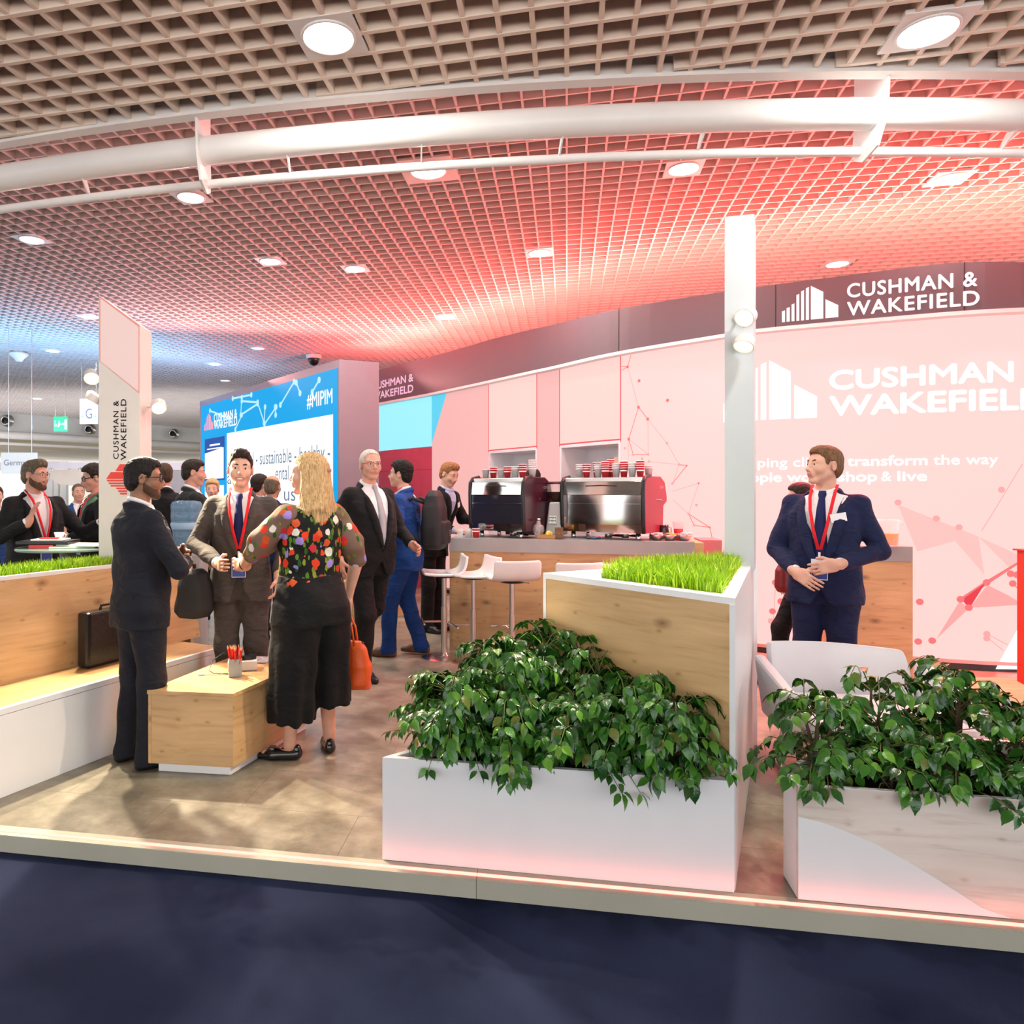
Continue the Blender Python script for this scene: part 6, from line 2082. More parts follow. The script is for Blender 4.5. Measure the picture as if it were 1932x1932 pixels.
def hair_piece(root, kind, mat, Hc, R, h):
    f = Field(Hc - .26, Hc + .2, h)
    T = lambda x, y, z: Hc + R @ np.array((x, y, z))
    Rt = R.T
    def loc(X, Y, Z):
        px, py, pz = X - Hc[0], Y - Hc[1], Z - Hc[2]
        return [Rt[i, 0] * px + Rt[i, 1] * py + Rt[i, 2] * pz for i in range(3)]
    f.ell(T(0, -.015, .036), (.081, .101, .088), R)
    f.ell(T(0, -.045, -.02), (.073, .066, .07), R, k=.02)
    if kind in ('short', 'curly', 'quiff', 'full', 'textured'):
        f.ell(T(0, .03, .085), (.055, .055, .032), R, k=.03)
    if kind == 'quiff':
        f.ell(T(0, .045, .105), (.045, .04, .026), R, k=.03)
    if kind in ('curly', 'full'):
        f.ell(T(0, -.012, .058), (.082, .097, .079), R, k=.03)
    zb = ((-.14, -.09), (-.06, -.082), (-.035, -.05), (-.014, .018), (.012, .022), (.02, -.018), (.034, -.016), (.042, .040), (.062, .066), (.12, .082))
    if kind in ('thin', 'sides'):
        zb = ((-.14, -.085), (-.06, -.08), (-.035, -.05), (-.014, .018), (.012, .022), (.02, -.012), (.03, -.008), (.034, .045), (.052, .078), (.12, .1))
    ys, zs = zip(*zb)
    def cutf(X, Y, Z):
        x, y, z = loc(X, Y, Z)
        d = np.interp(y + 0 * x, ys, zs) - z
        if kind == 'sides':
            d = np.maximum(d, z - .052 + .35 * y)
        return d * .7
    f.cut(cutf, soft=.008)
    X, Y, Z = f._pts((slice(None),) * 3)
    x, y, z = loc(X, Y, Z)
    amp = {'curly': .006, 'textured': .0035, 'short': .0022, 'quiff': .0028, 'full': .003, 'thin': .0015, 'sides': .0012}.get(kind, .002)
    if kind in ('curly', 'textured'):
        w = np.sin(x * 190 + 2 * np.sin(y * 120)) * np.sin(y * 170 + np.sin(z * 150)) * np.sin(z * 180 + 1)
    else:
        w = np.sin(x * 330 + 3 * np.sin(y * 40)) * .6 + np.sin(x * 170 + z * 120 + 2 * np.sin(y * 55)) * .5
    f.D = np.where(np.abs(f.D) < .05, f.D + amp * w, f.D)
    return field_mesh('hair', f, mat, root)

def person(label, loc, yaw, H=1.78, build=1.0, pose=None, skin_m=None, hair=('short', None), jacket=None, shirt=None, tie=None,
           trousers=None, shoes=SHOE_BLACK, lanyard=False, badge=None, vee=(1.13, .075), cutaway=.30, res=.008, glasses=None, beard=None,
           lips=None, smile=False, brow=None, female=False, top=None, belly=0.0, name_badge=False, extra=None, hem=.79, jaw=1.0, beard_thin=0.0):
    p = {k: (dict(v) if isinstance(v, dict) else v) for k, v in STAND.items()}
    for k, v in (pose or {}).items():
        if isinstance(v, dict): p[k].update(v)
        else: p[k] = v
    root = thing('person', label, 'person', loc, yaw)
    s = H / 1.78
    root.scale = (s, s, s)
    lx, ly = p['lean']
    B = build
    sm = lambda z: np.clip((np.array(z, float) - .95) / .5, 0, 1.2)
    lean = lambda z: (lx * sm(z), ly * sm(z))
    tz = np.array([.84, .93, 1.05, 1.15, 1.28, 1.37, 1.435, 1.485])
    tw = np.array([.150, .165, .152, .150, .168, .170, .118, .055]) * B
    td = np.array([.100, .112, .106, .105, .116, .112, .092, .062]) * B
    ty = np.array([-.005, -.012, 0, .004, .004, -.006, -.014, -.014])
    if belly:
        td = td + belly * np.array([.2, .6, 1, 1, .5, .2, 0, 0])
        ty = ty + belly * np.array([.1, .3, .8, .9, .4, .1, 0, 0])
        tw = tw + belly * .5 * np.array([.3, .8, 1, 1, .5, .2, 0, 0])
    if female:
        tw = tw * np.array([1.08, 1.08, .97, .92, .93, .92, .9, .9])
    tx = lx * sm(tz)
    tyy = ty + ly * sm(tz)
    shx, shy = lx * sm(1.44), ly * sm(1.44)
    sw = .168 * (B * .5 + .5) * (.92 if female else 1)
    ct, st = math.cos(p['twist']), math.sin(p['twist'])
    SH = {1: np.array((shx + sw * ct, shy - .012 + sw * st, 1.412)), -1: np.array((shx - sw * ct, shy - .012 - sw * st, 1.412))}
    Hc = np.array((lx * 1.1, ly * 1.12 + .018, 1.655)) + np.array(p.get('headoff', (0, 0, 0)))
    R = rotm(*p['head'])
    arms = {1: p['R'], -1: p['L']}
    legs = {1: p['legR'], -1: p['legL']}
    pts = [Hc + .15, Hc - .15]
    for q in arms.values(): pts += [np.array(q['elbow']), np.array(q['wrist']) + .2, np.array(q['wrist']) - .2]
    for q in legs.values(): pts += [np.array(q[0]), np.array(q[1]) + (0, .22, 0), np.array(q[1]) - (0, .12, 0)]
    pts += [SH[1] + .1, SH[-1] - .1, np.array((0, .2, 0)), np.array((0, -.2, 0))]
    pts = np.array(pts)
    lo, hi = pts.min(0) - .08, pts.max(0) + .06
    lo[2] = -.01
    skin_m = skin_m or skin('skin_fair', (0.62, 0.36, 0.26))
    lip_m = lips or LIPS
    # --- body: one continuous surface
    f = Field(lo, hi, res)
    f.loft(tz, tw, td, tx, tyy, k=.0)
    HIP = {}
    for sd in (1, -1):
        kn, an, ty_ = legs[sd]
        hip = np.array((sd * .088 * B, -.005, .90))
        HIP[sd] = hip
        f.chain([hip, np.array(kn), np.array(an)], [.088 * B, .055, .036], k=.03)
        toe = np.array(an) + np.array((math.sin(-ty_) * .15, math.cos(ty_) * .15, -.05))
        heel = np.array(an) + np.array((math.sin(ty_) * .02, -.02 * math.cos(ty_), -.053))
        f.cap(heel, toe, .026, .020, k=.02)
        f.cap(np.array((shx, shy - .01, 1.43)), SH[sd], .055, .048, k=.04)
        a = arms[sd]
        E, Wp = np.array(a['elbow'], float), np.array(a['wrist'], float)
        f.chain([SH[sd], E, Wp], [.050, .039 * (1.15 if female else 1), .027], k=.012)
        hand_field(f, Wp, a['d'], a['n'], sd, a['curl'], a['spread'])
    nb = np.array((lx * sm(1.45), ly * sm(1.45) - .012, 1.46))
    f.cap(nb, Hc + R @ np.array((0, -.022, -.06)), .056 * (.86 if female else 1) * (B * .4 + .6), .052 * (.88 if female else 1), k=.03)
    head_field(f, Hc, R, jaw=jaw * (.93 if female else 1))
    if smile:
        TT = lambda x, y, z: Hc + R @ np.array((x, y, z))
        f.ell(TT(0, .096, -.0655), (.033, .016, .0066), R, k=.003, op='sub')
        f.cap(TT(-.019, .083, -.0765), TT(.019, .083, -.0765), .0062, k=.004)
    def index(C):
        q = (C - Hc) @ R
        lips_ = ((q[:, 0] / (.034 if smile else .0235)) ** 2 + ((q[:, 2] + .0665) / (.0128 if smile else .0115)) ** 2 < 1) & (q[:, 1] > .075)
        return lips_.astype(int)
    field_mesh('body', f, [skin_m, lip_m], root, index)
    # --- face parts
    T = lambda x, y, z: Vector(Hc + R @ np.array((x, y, z)))
    RM = Matrix(R.tolist())
    if res < .012:
        for sd in (1, -1):
            m = MB()
            m.ball(T(sd * .0315, .0755, .0025), (.0135, .0125, .0118), 14, 10, RM)
            m.m = 1
            m.ball(T(sd * .0315, .0850, .0020), (.0070, .0042, .0070), 12, 8, RM)
            part('eye', m, [WHITE_EYE, IRIS], root, smooth=True)
            fb = Field(Hc - .2, Hc + .2, .004)
            fb.chain([np.array(T(sd * .014, .0865, .0225)), np.array(T(sd * .031, .0855, .0275)), np.array(T(sd * .050, .073, .0235))], [.0045, .0050, .0032], k=.003)
            field_mesh('eyebrow', fb, brow or hair[1] or skin_m, root)
    if smile:
        m = MB()
        rows = []
        for i in range(9):
            a = (i - 4) / 4
            x = a * .030
            y = .0875 - .010 * a * a
            zc = -.0640 + .004 * a * a
            hh = .0068 * (1 - a * a * .6)
            rows.append([T(x, y, zc + hh), T(x, y + .002, zc), T(x, y, zc - hh)])
        m.grid(rows)
        part('teeth', m, TEETH, root, smooth=True)
    if hair[0] and hair[0] not in ('long', 'tied'):
        hair_piece(root, hair[0], hair[1], Hc, R, max(.0045, res * .75))
    if beard is not None:
        fb = Field(Hc - .16, Hc + .16, .0045)
        g = lambda x, y, z: Hc + R @ np.array((x, y, z))
        fb.ell(g(0, .022, -.024), (.0635, .0745, .087), R)
        for sd in (1, -1): fb.cap(g(sd * .052, .005, -.055), g(sd * .02, .064, -.1), .0235, .021, k=.03)
        fb.ell(g(0, .072, -.100), (.027, .021, .021), R, k=.02)
        fb.ell(g(0, .088, -.052), (.030, .0125, .014), R, k=.01)
        fb.ell(g(0, .096, -.0655), (.023, .02, .0085), R, k=.004, op='sub')
        Rt = R.T
        def bc(X, Y, Z):
            px, py, pz = X - Hc[0], Y - Hc[1], Z - Hc[2]
            x, y, z = [Rt[i, 0] * px + Rt[i, 1] * py + Rt[i, 2] * pz for i in range(3)]
            return np.maximum(z + .044 - .0 * y + np.maximum(0, .03 - y) * -.9 + (np.abs(x) < .02) * 0, -.004 - y) * .8
        fb.D += beard_thin
        fb.cut(bc, soft=.006)
        field_mesh('beard', fb, beard, root)
    if glasses is not None:
        m = MB()
        for sd in (1, -1):
            ring = []
            for k in range(21):
                a = 2 * PI * k / 20
                e = 3.2
                cx_, sx_ = math.cos(a), math.sin(a)
                x = .0245 * (abs(cx_) ** (2 / e)) * (1 if cx_ > 0 else -1)
                z = .0165 * (abs(sx_) ** (2 / e)) * (1 if sx_ > 0 else -1)
                ring.append(T(sd * .033 + x, .1005 - 4.5 * (sd * .033 + x) ** 2, .002 + z))
            gr_ = .0032 if glasses is FRAME_BLACK else .0018
            m.tube(ring, gr_, 6, caps=False)
            m.tube([T(sd * .0575, .086, .008), T(sd * .074, .05, .008), T(sd * .079, -.01, .006), T(sd * .078, -.03, -.012)], gr_, 6)
        m.tube([T(-.009, .1003, .006), T(0, .102, .009), T(.009, .1003, .006)], .002, 6)
        part('glasses', m, glasses, root, smooth=True)
    # --- shirt
    wid = lambda add: (tw + add, td + add)
    if shirt is not None:
        f = Field(lo, hi, max(res, .007) * 1.1)
        w_, d_ = wid(.013)
        f.loft(tz, w_, d_, tx, tyy)
        for k in range(14):
            a = 2 * PI * k / 14
            b = 2 * PI * (k + 1) / 14
            c = np.array((lx * sm(1.5), ly * sm(1.5) - .006, 0))
            q = lambda t: c + np.array((.061 * math.cos(t), .061 * math.sin(t), 1.512 - .026 * math.sin(t)))
            f.cap(q(a), q(b), .0115, k=.010)
        if jacket is not None:
            for sd in (1, -1):
                f.cap(np.array((shx, shy - .008, 1.428)), SH[sd], .0635, .050, k=.02)
                a = arms[sd]
                E, Wp = np.array(a['elbow'], float), np.array(a['wrist'], float)
                u = (Wp - E) / np.linalg.norm(Wp - E)
                f.cap(Wp - u * .07, Wp - u * .022, .037, .036, k=.005)
        else:
            for sd in (1, -1):
                a = arms[sd]
                E, Wp = np.array(a['elbow'], float), np.array(a['wrist'], float)
                f.cap(np.array((shx, shy - .01, 1.44)), SH[sd], .07, .062, k=.04)
                f.chain([SH[sd], E, Wp - (Wp - E) * .12], [.066, .054, .04], k=.03)
            f.ripple(.003, .16, seed=3)
        if jacket is not None: f.cut(lambda X, Y, Z: .96 - Z)
        field_mesh('shirt', f, shirt, root)
    # --- jacket
    if jacket is not None:
        f = Field(lo, hi, max(res, .007) * 1.1)
        jz = np.array([hem, .90, 1.02, 1.13, 1.26, 1.36, 1.425, 1.478])
        iw = np.interp(jz, tz, tw) + np.array([.048, .036, .030, .026, .026, .026, .022, .014])
        idp = np.interp(jz, tz, td) + np.array([.040, .034, .030, .028, .026, .024, .022, .014])
        f.loft(jz, iw, idp, lx * sm(jz), np.interp(jz, tz, ty) + ly * sm(jz), k=.0)
        for sd in (1, -1):
            a = arms[sd]
            E, Wp = np.array(a['elbow'], float), np.array(a['wrist'], float)
            f.cap(np.array((shx, shy - .012, 1.438)), SH[sd] + np.array((sd * .010, 0, .004)), .056, .056, k=.045)
            f.chain([SH[sd], E, Wp - (Wp - E) * .17], [.066, .054, .046], k=.018)
        for k in range(12):
            a = PI * (.02 + .96 * k / 12) + PI
            b = PI * (.02 + .96 * (k + 1) / 12) + PI
            c = np.array((lx * sm(1.5), ly * sm(1.5) - .008, 0))
            q = lambda t: c + np.array((.076 * math.cos(t), .072 * math.sin(t), 1.484 - .022 * math.sin(t)))
            f.cap(q(a), q(b), .017, k=.016)
        za, wv = vee
        if za is not None:
            def vf(X, Y, Z):
                x0 = lx * np.clip((Z - .95) / .5, 0, 1.2)
                y0 = ly * np.clip((Z - .95) / .5, 0, 1.2)
                wv_ = np.where(Z > za, wv * (Z - za) / (1.45 - za), np.maximum(0, (za - .10) - Z) * cutaway)
                return np.maximum(np.abs(X - x0) - wv_, -(Y - y0 - .02)) * .8
            f.put(vf, lo, hi, .004, 'sub')
        f.ripple(.0045, .15, seed=int(abs(loc[0]) * 100) % 97, zs=.8)
        o = jk = field_mesh('jacket', f, jacket, root)
        # lapels follow the opening
        if za is not None and wv < .12:
            for sd in (1, -1):
                rows = []
                for k in range(9):
                    z = za + (1.455 - za) * k / 8
                    W0 = np.interp(z, jz, iw); D0 = np.interp(z, jz, idp)
                    xe = wv * (z - za) / (1.45 - za)
                    lw = .008 + .05 * math.sin(PI * min(1, (k / 8) * .72 + .12)) * (1 if k < 7 else .55)
                    row = []
                    for x in (xe, xe + lw * .5, xe + lw):
                        yy = np.interp(z, tz, ty) + float(lean(z)[1]) + D0 * (max(0, 1 - (x / W0) ** 2.3)) ** (1 / 2.3) + .008
                        row.append((float(lean(z)[0]) + sd * x, yy, z))
                    rows.append(row)
                m = MB()
                m.grid(rows)
                lo_ = part('lapel', m, jacket, root, smooth=True)
                sol = lo_.modifiers.new('solid', 'SOLIDIFY')
                sol.thickness, sol.offset = .006, 0
                lo_.parent = jk
    def front(x, z, add):
        W0 = np.interp(z, tz, tw) + add
        D0 = np.interp(z, tz, td) + add
        xx = min(abs(x), W0 * .98)
        return np.interp(z, tz, ty) + float(lean(z)[1]) + D0 * (1 - (xx / W0) ** 2.3) ** (1 / 2.3)
    fx = lambda x, z, add: (float(lean(z)[0]) + x, front(x, z, add), z)
    if tie is not None:
        m = MB()
        rows = []
        for z, hw in ((1.496, .017), (1.470, .021), (1.450, .015), (1.39, .022), (1.25, .033), (1.10, .042), (1.05, .040), (1.015, .004)):
            rows.append([fx(-hw, z, .017), fx(-hw * .3, z, .026), fx(hw * .3, z, .026), fx(hw, z, .017)])
        m.grid(rows)
        o = part('tie', m, tie, root, smooth=True)
        sol = o.modifiers.new('solid', 'SOLIDIFY')
        sol.thickness, sol.offset = .008, 0
    if lanyard:
        m = MB()
        add = .034 if jacket is not None else .022
        for sd in (1, -1):
            rows = []
            for z, x in ((1.535, .068), (1.505, .066), (1.455, .064), (1.38, .055), (1.26, .034), (1.14, .006)):
                ad = add + .006 if z < 1.48 else .03
                pz = fx(sd * (x + .009), z, ad), fx(sd * (x - .009), z, ad + .002)
                if z > 1.48:
                    pz = tuple((q[0], float(lean(z)[1]) + .03 - (z - 1.505) * 1.6, z) for q in pz)
                rows.append(list(pz))
            m.grid(rows)
        o = part('lanyard', m, LANYARD, root, smooth=True)
        sol = o.modifiers.new('solid', 'SOLIDIFY')
        sol.thickness, sol.offset = .003, 0
        c = fx(0, 1.06, add + .012)
        m = MB()
        m.box((c[0], c[1], 1.10), (.012, .006, .05))
        m.box((c[0], c[1], 1.02), (.088, .005, .125))
        m.m = 1
        m.box((c[0], c[1] + .003, 1.0), (.082, .003, .075))
        part('badge', m, [BADGE_WHITE, BADGE_BLUE], root).parent = o
    if name_badge:
        c = fx(-.095, 1.335, .030)
        m = MB()
        m.box((c[0], c[1] + .004, c[2]), (.085, .006, .052), rotm(.35, 0, -.2) and None if False else Matrix.Rotation(.35, 3, 'Z') @ Matrix.Rotation(.18, 3, 'Y'))
        part('name_badge', m, BADGE_WHITE, root)
    # --- trousers
    if trousers is not None:
        f = Field(lo, hi, max(res, .007) * 1.15)
        f.loft([.80, .88, .96, 1.04, 1.07], (np.array([.150, .162, .168, .160, .158]) + belly * .3) * B, (np.array([.105, .122, .124, .118, .116]) + belly * .4) * B, y=[-.01, -.012, -.008, 0, 0])
        for sd in (1, -1):
            kn, an, _t = legs[sd]
            kn, an = np.array(kn), np.array(an)
            end = an + np.array((0, 0.006, -.03))
            f.chain([HIP[sd] + (0, 0, -.02), kn, end], [.097 * B, .074 * (B * .5 + .5), .066], k=.035)
            f.cap(end, end + np.array((0, .012, .0)), .068, .066, k=.02)
        zc = min(legs[1][1][2], legs[-1][1][2]) - .055
        f.cut(lambda X, Y, Z: zc - Z)
        f.ripple(.0035, .17, seed=5, zs=.7)
        field_mesh('trousers', f, trousers, root)
    # --- shoes
    if shoes is not None:
        for sd in (1, -1):
            kn, an, t_ = legs[sd]
            an = np.array(an)
            bz = an[2] - .085
            fs = Field(an - (.2, .2, .12), an + (.2, .28, .12), .006)
            dv = np.array((math.sin(-t_), math.cos(t_), 0))
            hv = an - dv * .035
            fs.cap((hv[0], hv[1], bz + .034), tuple(an + dv * .10 + (0, 0, bz + .030 - an[2])), .037, .040, k=.01)
            tp = an + dv * .185
            fs.cap(tuple(an + dv * .10 + (0, 0, bz + .026 - an[2])), (tp[0], tp[1], bz + .022), .040, .026, k=.02)
            fs.cap((an[0], an[1], bz + .04), (an[0], an[1], bz + .082), .041, .041, k=.02)
            fs.cap((an[0], an[1], bz + .062), tuple(an + dv * .10 + (0, 0, bz + .040 - an[2])), .042, .036, k=.02)
            fs.cut(lambda X, Y, Z: bz + .001 - Z)
            field_mesh('shoe', fs, shoes, root)
    root['joint'] = 0
    del root['joint']
    return root, Hc, R, dict(front=fx, lo=lo, hi=hi, SH=SH, lean=lean, s=s)
# ------------------------------------------------------------------ the people
def FWD(x, y): return math.atan2(-x, y)          # heading whose forward direction is (x, y)
CHARCOAL = fabric('suit_charcoal_navy', (.013, .014, .021))
TAUPE = fabric('suit_taupe_grey', (.064, .055, .051))
BLACKS = fabric('suit_black', (.009, .009, .010))
ROYAL = fabric('suit_royal_blue', (.010, .050, .22))
NAVY = fabric('suit_navy', (.010, .015, .055))
DARKG = fabric('suit_dark_green_grey', (.016, .020, .020))
NAVY_TIE = fabric('tie_navy', (.012, .018, .085), bump=.1)
SILVER_TIE = fabric('tie_silver', (.40, .40, .44), var=.25, bump=.1)
GREEN = fabric('sweater_green', (.12, .24, .15))
SK_FAIR = skin('skin_fair', (.66, .38, .28))
SK_RUDDY = skin('skin_ruddy', (.62, .32, .23))
SK_TAN = skin('skin_tan', (.46, .24, .15))
SK_BROWN = skin('skin_brown', (.30, .145, .085))
H_DARK = hair_mat('hair_dark', (.035, .022, .016))
H_BLACK = hair_mat('hair_black', (.018, .014, .012))
H_BROWN = hair_mat('hair_brown', (.085, .05, .03))
H_GREYB = hair_mat('hair_greying', (.20, .155, .10), (.06, .045, .03))
H_BEARD = hair_mat('beard_brown', (.17, .085, .045), (.06, .03, .018))
H_STUB = hair_mat('stubble_dark', (.105, .052, .034), (.065, .032, .02))
H_WHITE = hair_mat('hair_white', (.72, .68, .60), (.45, .42, .36))
H_GINGER = hair_mat('hair_ginger', (.42, .19, .07), (.2, .08, .03))
H_SANDY = hair_mat('hair_sandy', (.23, .125, .06), (.1, .05, .025))
H_BLOND = hair_mat('hair_blond', (.78, .52, .26), (.40, .24, .10), scale=(70, 70, 5))
NEAR, MID, FAR = .0055, .0075, .0115

# man with folded arms, back to the visitor
person('person in a dark suit and black glasses with folded arms, back turned, by the bench', (-1.48, 3.97, 0), FWD(.74, .67), H=1.70, build=1.09,
       pose=dict(head=(-.42, -.04, 0), R=dict(elbow=(.275, .10, 1.14), wrist=(.06, .245, 1.165), d=(-1, .05, .05), n=(0, -1, 0), curl=.25, spread=.05),
                 L=dict(elbow=(-.27, .10, 1.13), wrist=(.045, .205, 1.215), d=(1, .12, -.15), n=(0, -1, .2), curl=.6, spread=.1),
                 legR=((.10, .02, .50), (.105, -.01, .085), -.15), legL=((-.10, .0, .50), (-.11, -.05, .085), .2)),
       hair=('textured', H_BLACK), jacket=CHARCOAL, shirt=SHIRT_WHITE, trousers=CHARCOAL, glasses=FRAME_BLACK, beard=H_STUB, beard_thin=.0022, res=NEAR, skin_m=SK_BROWN, lips=LIPS_DARK, smile=True, vee=(1.13, .07), hem=.80)
# laughing man in taupe suit
person('person in a taupe grey suit with a red lanyard laughing towards the blond woman', (-1.108, 4.76, 0), FWD(.12, -1), H=1.78, build=1.02,
       pose=dict(head=(.12, .02, -.05), lean=(0, .05), R=dict(elbow=(.285, .06, 1.165), wrist=(.10, .33, 1.06), d=(-.25, .95, .02), n=(-1, -.2, 0), curl=.45, spread=.05),
                 L=dict(elbow=(-.29, -.03, 1.16), wrist=(-.25, .14, .96), d=(.1, .3, -1), n=(1, 0, 0), curl=.5)),
       hair=('quiff', H_DARK), jacket=TAUPE, shirt=SHIRT_WHITE, tie=NAVY_TIE, trousers=TAUPE, lanyard=True, res=NEAR, skin_m=SK_FAIR, smile=True, vee=(1.10, .082))

# blond woman in floral blouse
def blouse_mat(name, base, sheer):
    m, t, b, out = nt(name)
    tc = N(t, 'ShaderNodeTexCoord')
    last = None
    col = N(t, 'ShaderNodeRGB'); col.outputs[0].default_value = c4(base)
    last = col.outputs[0]
    for i, (sc, rad, cols, off) in enumerate(((24, .40, [(0, (.02, .10, .015)), (.5, (.10, .22, .02)), (1, (.30, .30, .03))], 3.1), (17, .42, [(0, (.70, .05, .02)), (.35, (.65, .10, .03)), (.55, (.75, .70, .62)), (.75, (.35, .25, .65)), (.9, (.55, .03, .04)), (1, (.75, .45, .08))], .0))):
        mp = N(t, 'ShaderNodeMapping'); mp.inputs['Location'].default_value = (off, off * .7, off * 1.3)
        if i == 0: mp.inputs['Scale'].default_value = (1.6, 1.6, .8)
        t.links.new(tc.outputs['Object'], mp.inputs['Vector'])
        nz = N(t, 'ShaderNodeTexNoise', i_Scale=40.0, i_Detail=2.0)
        t.links.new(mp.outputs['Vector'], nz.inputs['Vector'])
        mx = N(t, 'ShaderNodeMix', data_type='VECTOR'); mx.inputs['Factor'].default_value = .018
        t.links.new(mp.outputs['Vector'], mx.inputs[4]); t.links.new(nz.outputs['Color'], mx.inputs[5])
        vo = N(t, 'ShaderNodeTexVoronoi', i_Scale=float(sc))
        t.links.new(mx.outputs[1], vo.inputs['Vector'])
        sep = N(t, 'ShaderNodeSeparateColor'); t.links.new(vo.outputs['Color'], sep.inputs[0])
        rc = ramp(t, cols); rc.color_ramp.interpolation = 'CONSTANT' if i else 'LINEAR'
        t.links.new(sep.outputs[0], rc.inputs['Fac'])
        lt = N(t, 'ShaderNodeMath', operation='LESS_THAN'); lt.inputs[1].default_value = rad
        t.links.new(vo.outputs['Distance'], lt.inputs[0])
        gt = N(t, 'ShaderNodeMath', operation='GREATER_THAN'); gt.inputs[1].default_value = .12 if not sheer else .45
        t.links.new(sep.outputs[1], gt.inputs[0])
        mu = N(t, 'ShaderNodeMath', operation='MULTIPLY'); t.links.new(lt.outputs[0], mu.inputs[0]); t.links.new(gt.outputs[0], mu.inputs[1])
        mm = N(t, 'ShaderNodeMix', data_type='RGBA'); t.links.new(mu.outputs[0], mm.inputs['Factor']); t.links.new(last, mm.inputs[6]); t.links.new(rc.outputs['Color'], mm.inputs[7])
        last = mm.outputs[2]
    t.links.new(last, b.inputs['Base Color'])
    b.inputs['Roughness'].default_value = .75
    b.inputs['Specular IOR Level'].default_value = .2
    return m
WP, WYAW, WS_ = (-.555, 4.05, 0), FWD(-.66, .75), 1.73
wpose = dict(head=(.62, 0, 0), L=dict(elbow=(-.285, .16, 1.20), wrist=(-.20, .42, 1.10), d=(-.08, 1, .02), n=(1, .1, 0), curl=.4, spread=.06),
             R=dict(elbow=(.30, -.06, 1.16), wrist=(.285, .02, .90), d=(.0, .1, -1), n=(-1, 0, 0), curl=1.15, spread=0),
             legR=((.11, .0, .50), (.15, .02, .085), -.5), legL=((-.10, .02, .50), (-.10, .06, .085), .75))
wroot, wHc, wR, wd = person('blond person in a black floral blouse and wide black cropped trousers, holding an orange bag', WP, WYAW, H=WS_, build=1.12, pose=wpose, hair=('long', H_BLOND), shoes=None, res=NEAR, skin_m=SK_FAIR, female=True, brow=H_BLOND, belly=.02)
lo, hi = wd['lo'] - .08, wd['hi'] + .08
f = Field(lo, hi, .0075)
f.loft([1.02, 1.10, 1.20, 1.30, 1.38, 1.44, 1.47], [.185, .178, .185, .195, .190, .150, .09], [.148, .142, .150, .158, .140, .110, .075], y=[.0, .002, .006, .006, -.004, -.012, -.012])
f.loft([.99, 1.02, 1.05], [.19, .192, .185], [.152, .155, .148], k=.02)
f.ripple(.004, .11, seed=8)
field_mesh('blouse', f, blouse_mat('floral_blouse', (.010, .010, .010), False), wroot)
for sd, a_ in ((1, wpose['R']), (-1, wpose['L'])):
    f = Field(lo, hi, .0075)
    E, Wp, S0_ = np.array(a_['elbow']), np.array(a_['wrist']), wd['SH'][sd]
    f.cap((0, -.012, 1.40), S0_, .06, .060, k=.04)
    f.chain([S0_ + (sd * .004, 0, -.005), S0_ * .3 + E * .7 + (sd * .006, 0, 0)], [.070, .078], k=.03)
    f.chain([S0_ * .3 + E * .7, E + (Wp - E) * .05], [.078, .056], k=.02)
    f.ripple(.004, .09, seed=9)
    field_mesh('sleeve', f, blouse_mat('floral_sheer_sleeve', (.20, .12, .09), True), wroot)
CUL = fabric('culottes_black', (.005, .005, .006), rough=.8, bump=.35)
f = Field(lo, hi, .008)
f.loft([.80, .90, .98, 1.05, 1.07], [.220, .225, .205, .188, .185], [.185, .190, .175, .155, .150], y=[-.02, -.025, -.015, 0, 0])
for sd in (1, -1):
    kn, an, _t = wpose['legR' if sd > 0 else 'legL']
    kn, an = np.array(kn), np.array(an)
    hz = .235 if sd < 0 else .30
    z_ = np.array([hz, .45, .62, .80, .90])
    f.loft(z_, [.128, .128, .124, .122, .11], [.150, .150, .152, .165, .15], x=np.interp(z_, [.085, .5, .9], [an[0], kn[0] + sd * .004, sd * .10]), y=np.interp(z_, [.085, .5, .9], [an[1] + .0, kn[1], -.015]), k=.03)
X, Y, Z = f._pts((slice(None),) * 3)
f.D = np.where(np.abs(f.D) < .05, f.D + .006 * np.sin(np.arctan2(Y, X - np.where(X > 0, .11, -.11)) * 7) * np.clip((.85 - Z) * 2.2, 0, 1), f.D)
f.ripple(.004, .18, seed=2, zs=.5)
field_mesh('culottes', f, CUL, wroot)
for sd in (1, -1):
    kn, an, t_ = wpose['legR' if sd > 0 else 'legL']
    an = np.array(an); dv = np.array((math.sin(-t_), math.cos(t_), 0)); bz = 0
    f = Field(an - (.25, .25, .12), an + (.25, .25, .08), .005)
    f.cap(tuple(an - dv * .04 + (0, 0, .034 - an[2])), tuple(an + dv * .10 + (0, 0, .026 - an[2])), .034, .040, k=.01)
    f.cap(tuple(an + dv * .10 + (0, 0, .022 - an[2])), tuple(an + dv * .175 + (0, 0, .016 - an[2])), .038, .020, k=.02)
    f.cap(tuple(an - dv * .045 + (0, 0, .045 - an[2])), tuple(an - dv * .042 + (0, 0, .066 - an[2])), .026, .024, k=.01)
    f.ell(tuple(an + dv * .012 + (0, 0, .075 - an[2])), (.028, .052, .030), rotm(t_, 0, 0), k=.006, op='sub')
    f.rbox(tuple(an + dv * .105 + (0, 0, .066 - an[2])), (.026, .020, .006), rotm(t_, 0, 0), rad=.005, k=.004)
    f.cut(lambda X, Y, Z: .001 - Z)
    field_mesh('loafer', f, pbr('patent_black', (.010, .009, .010), rough=.10, var=0, coat=.6), wroot)
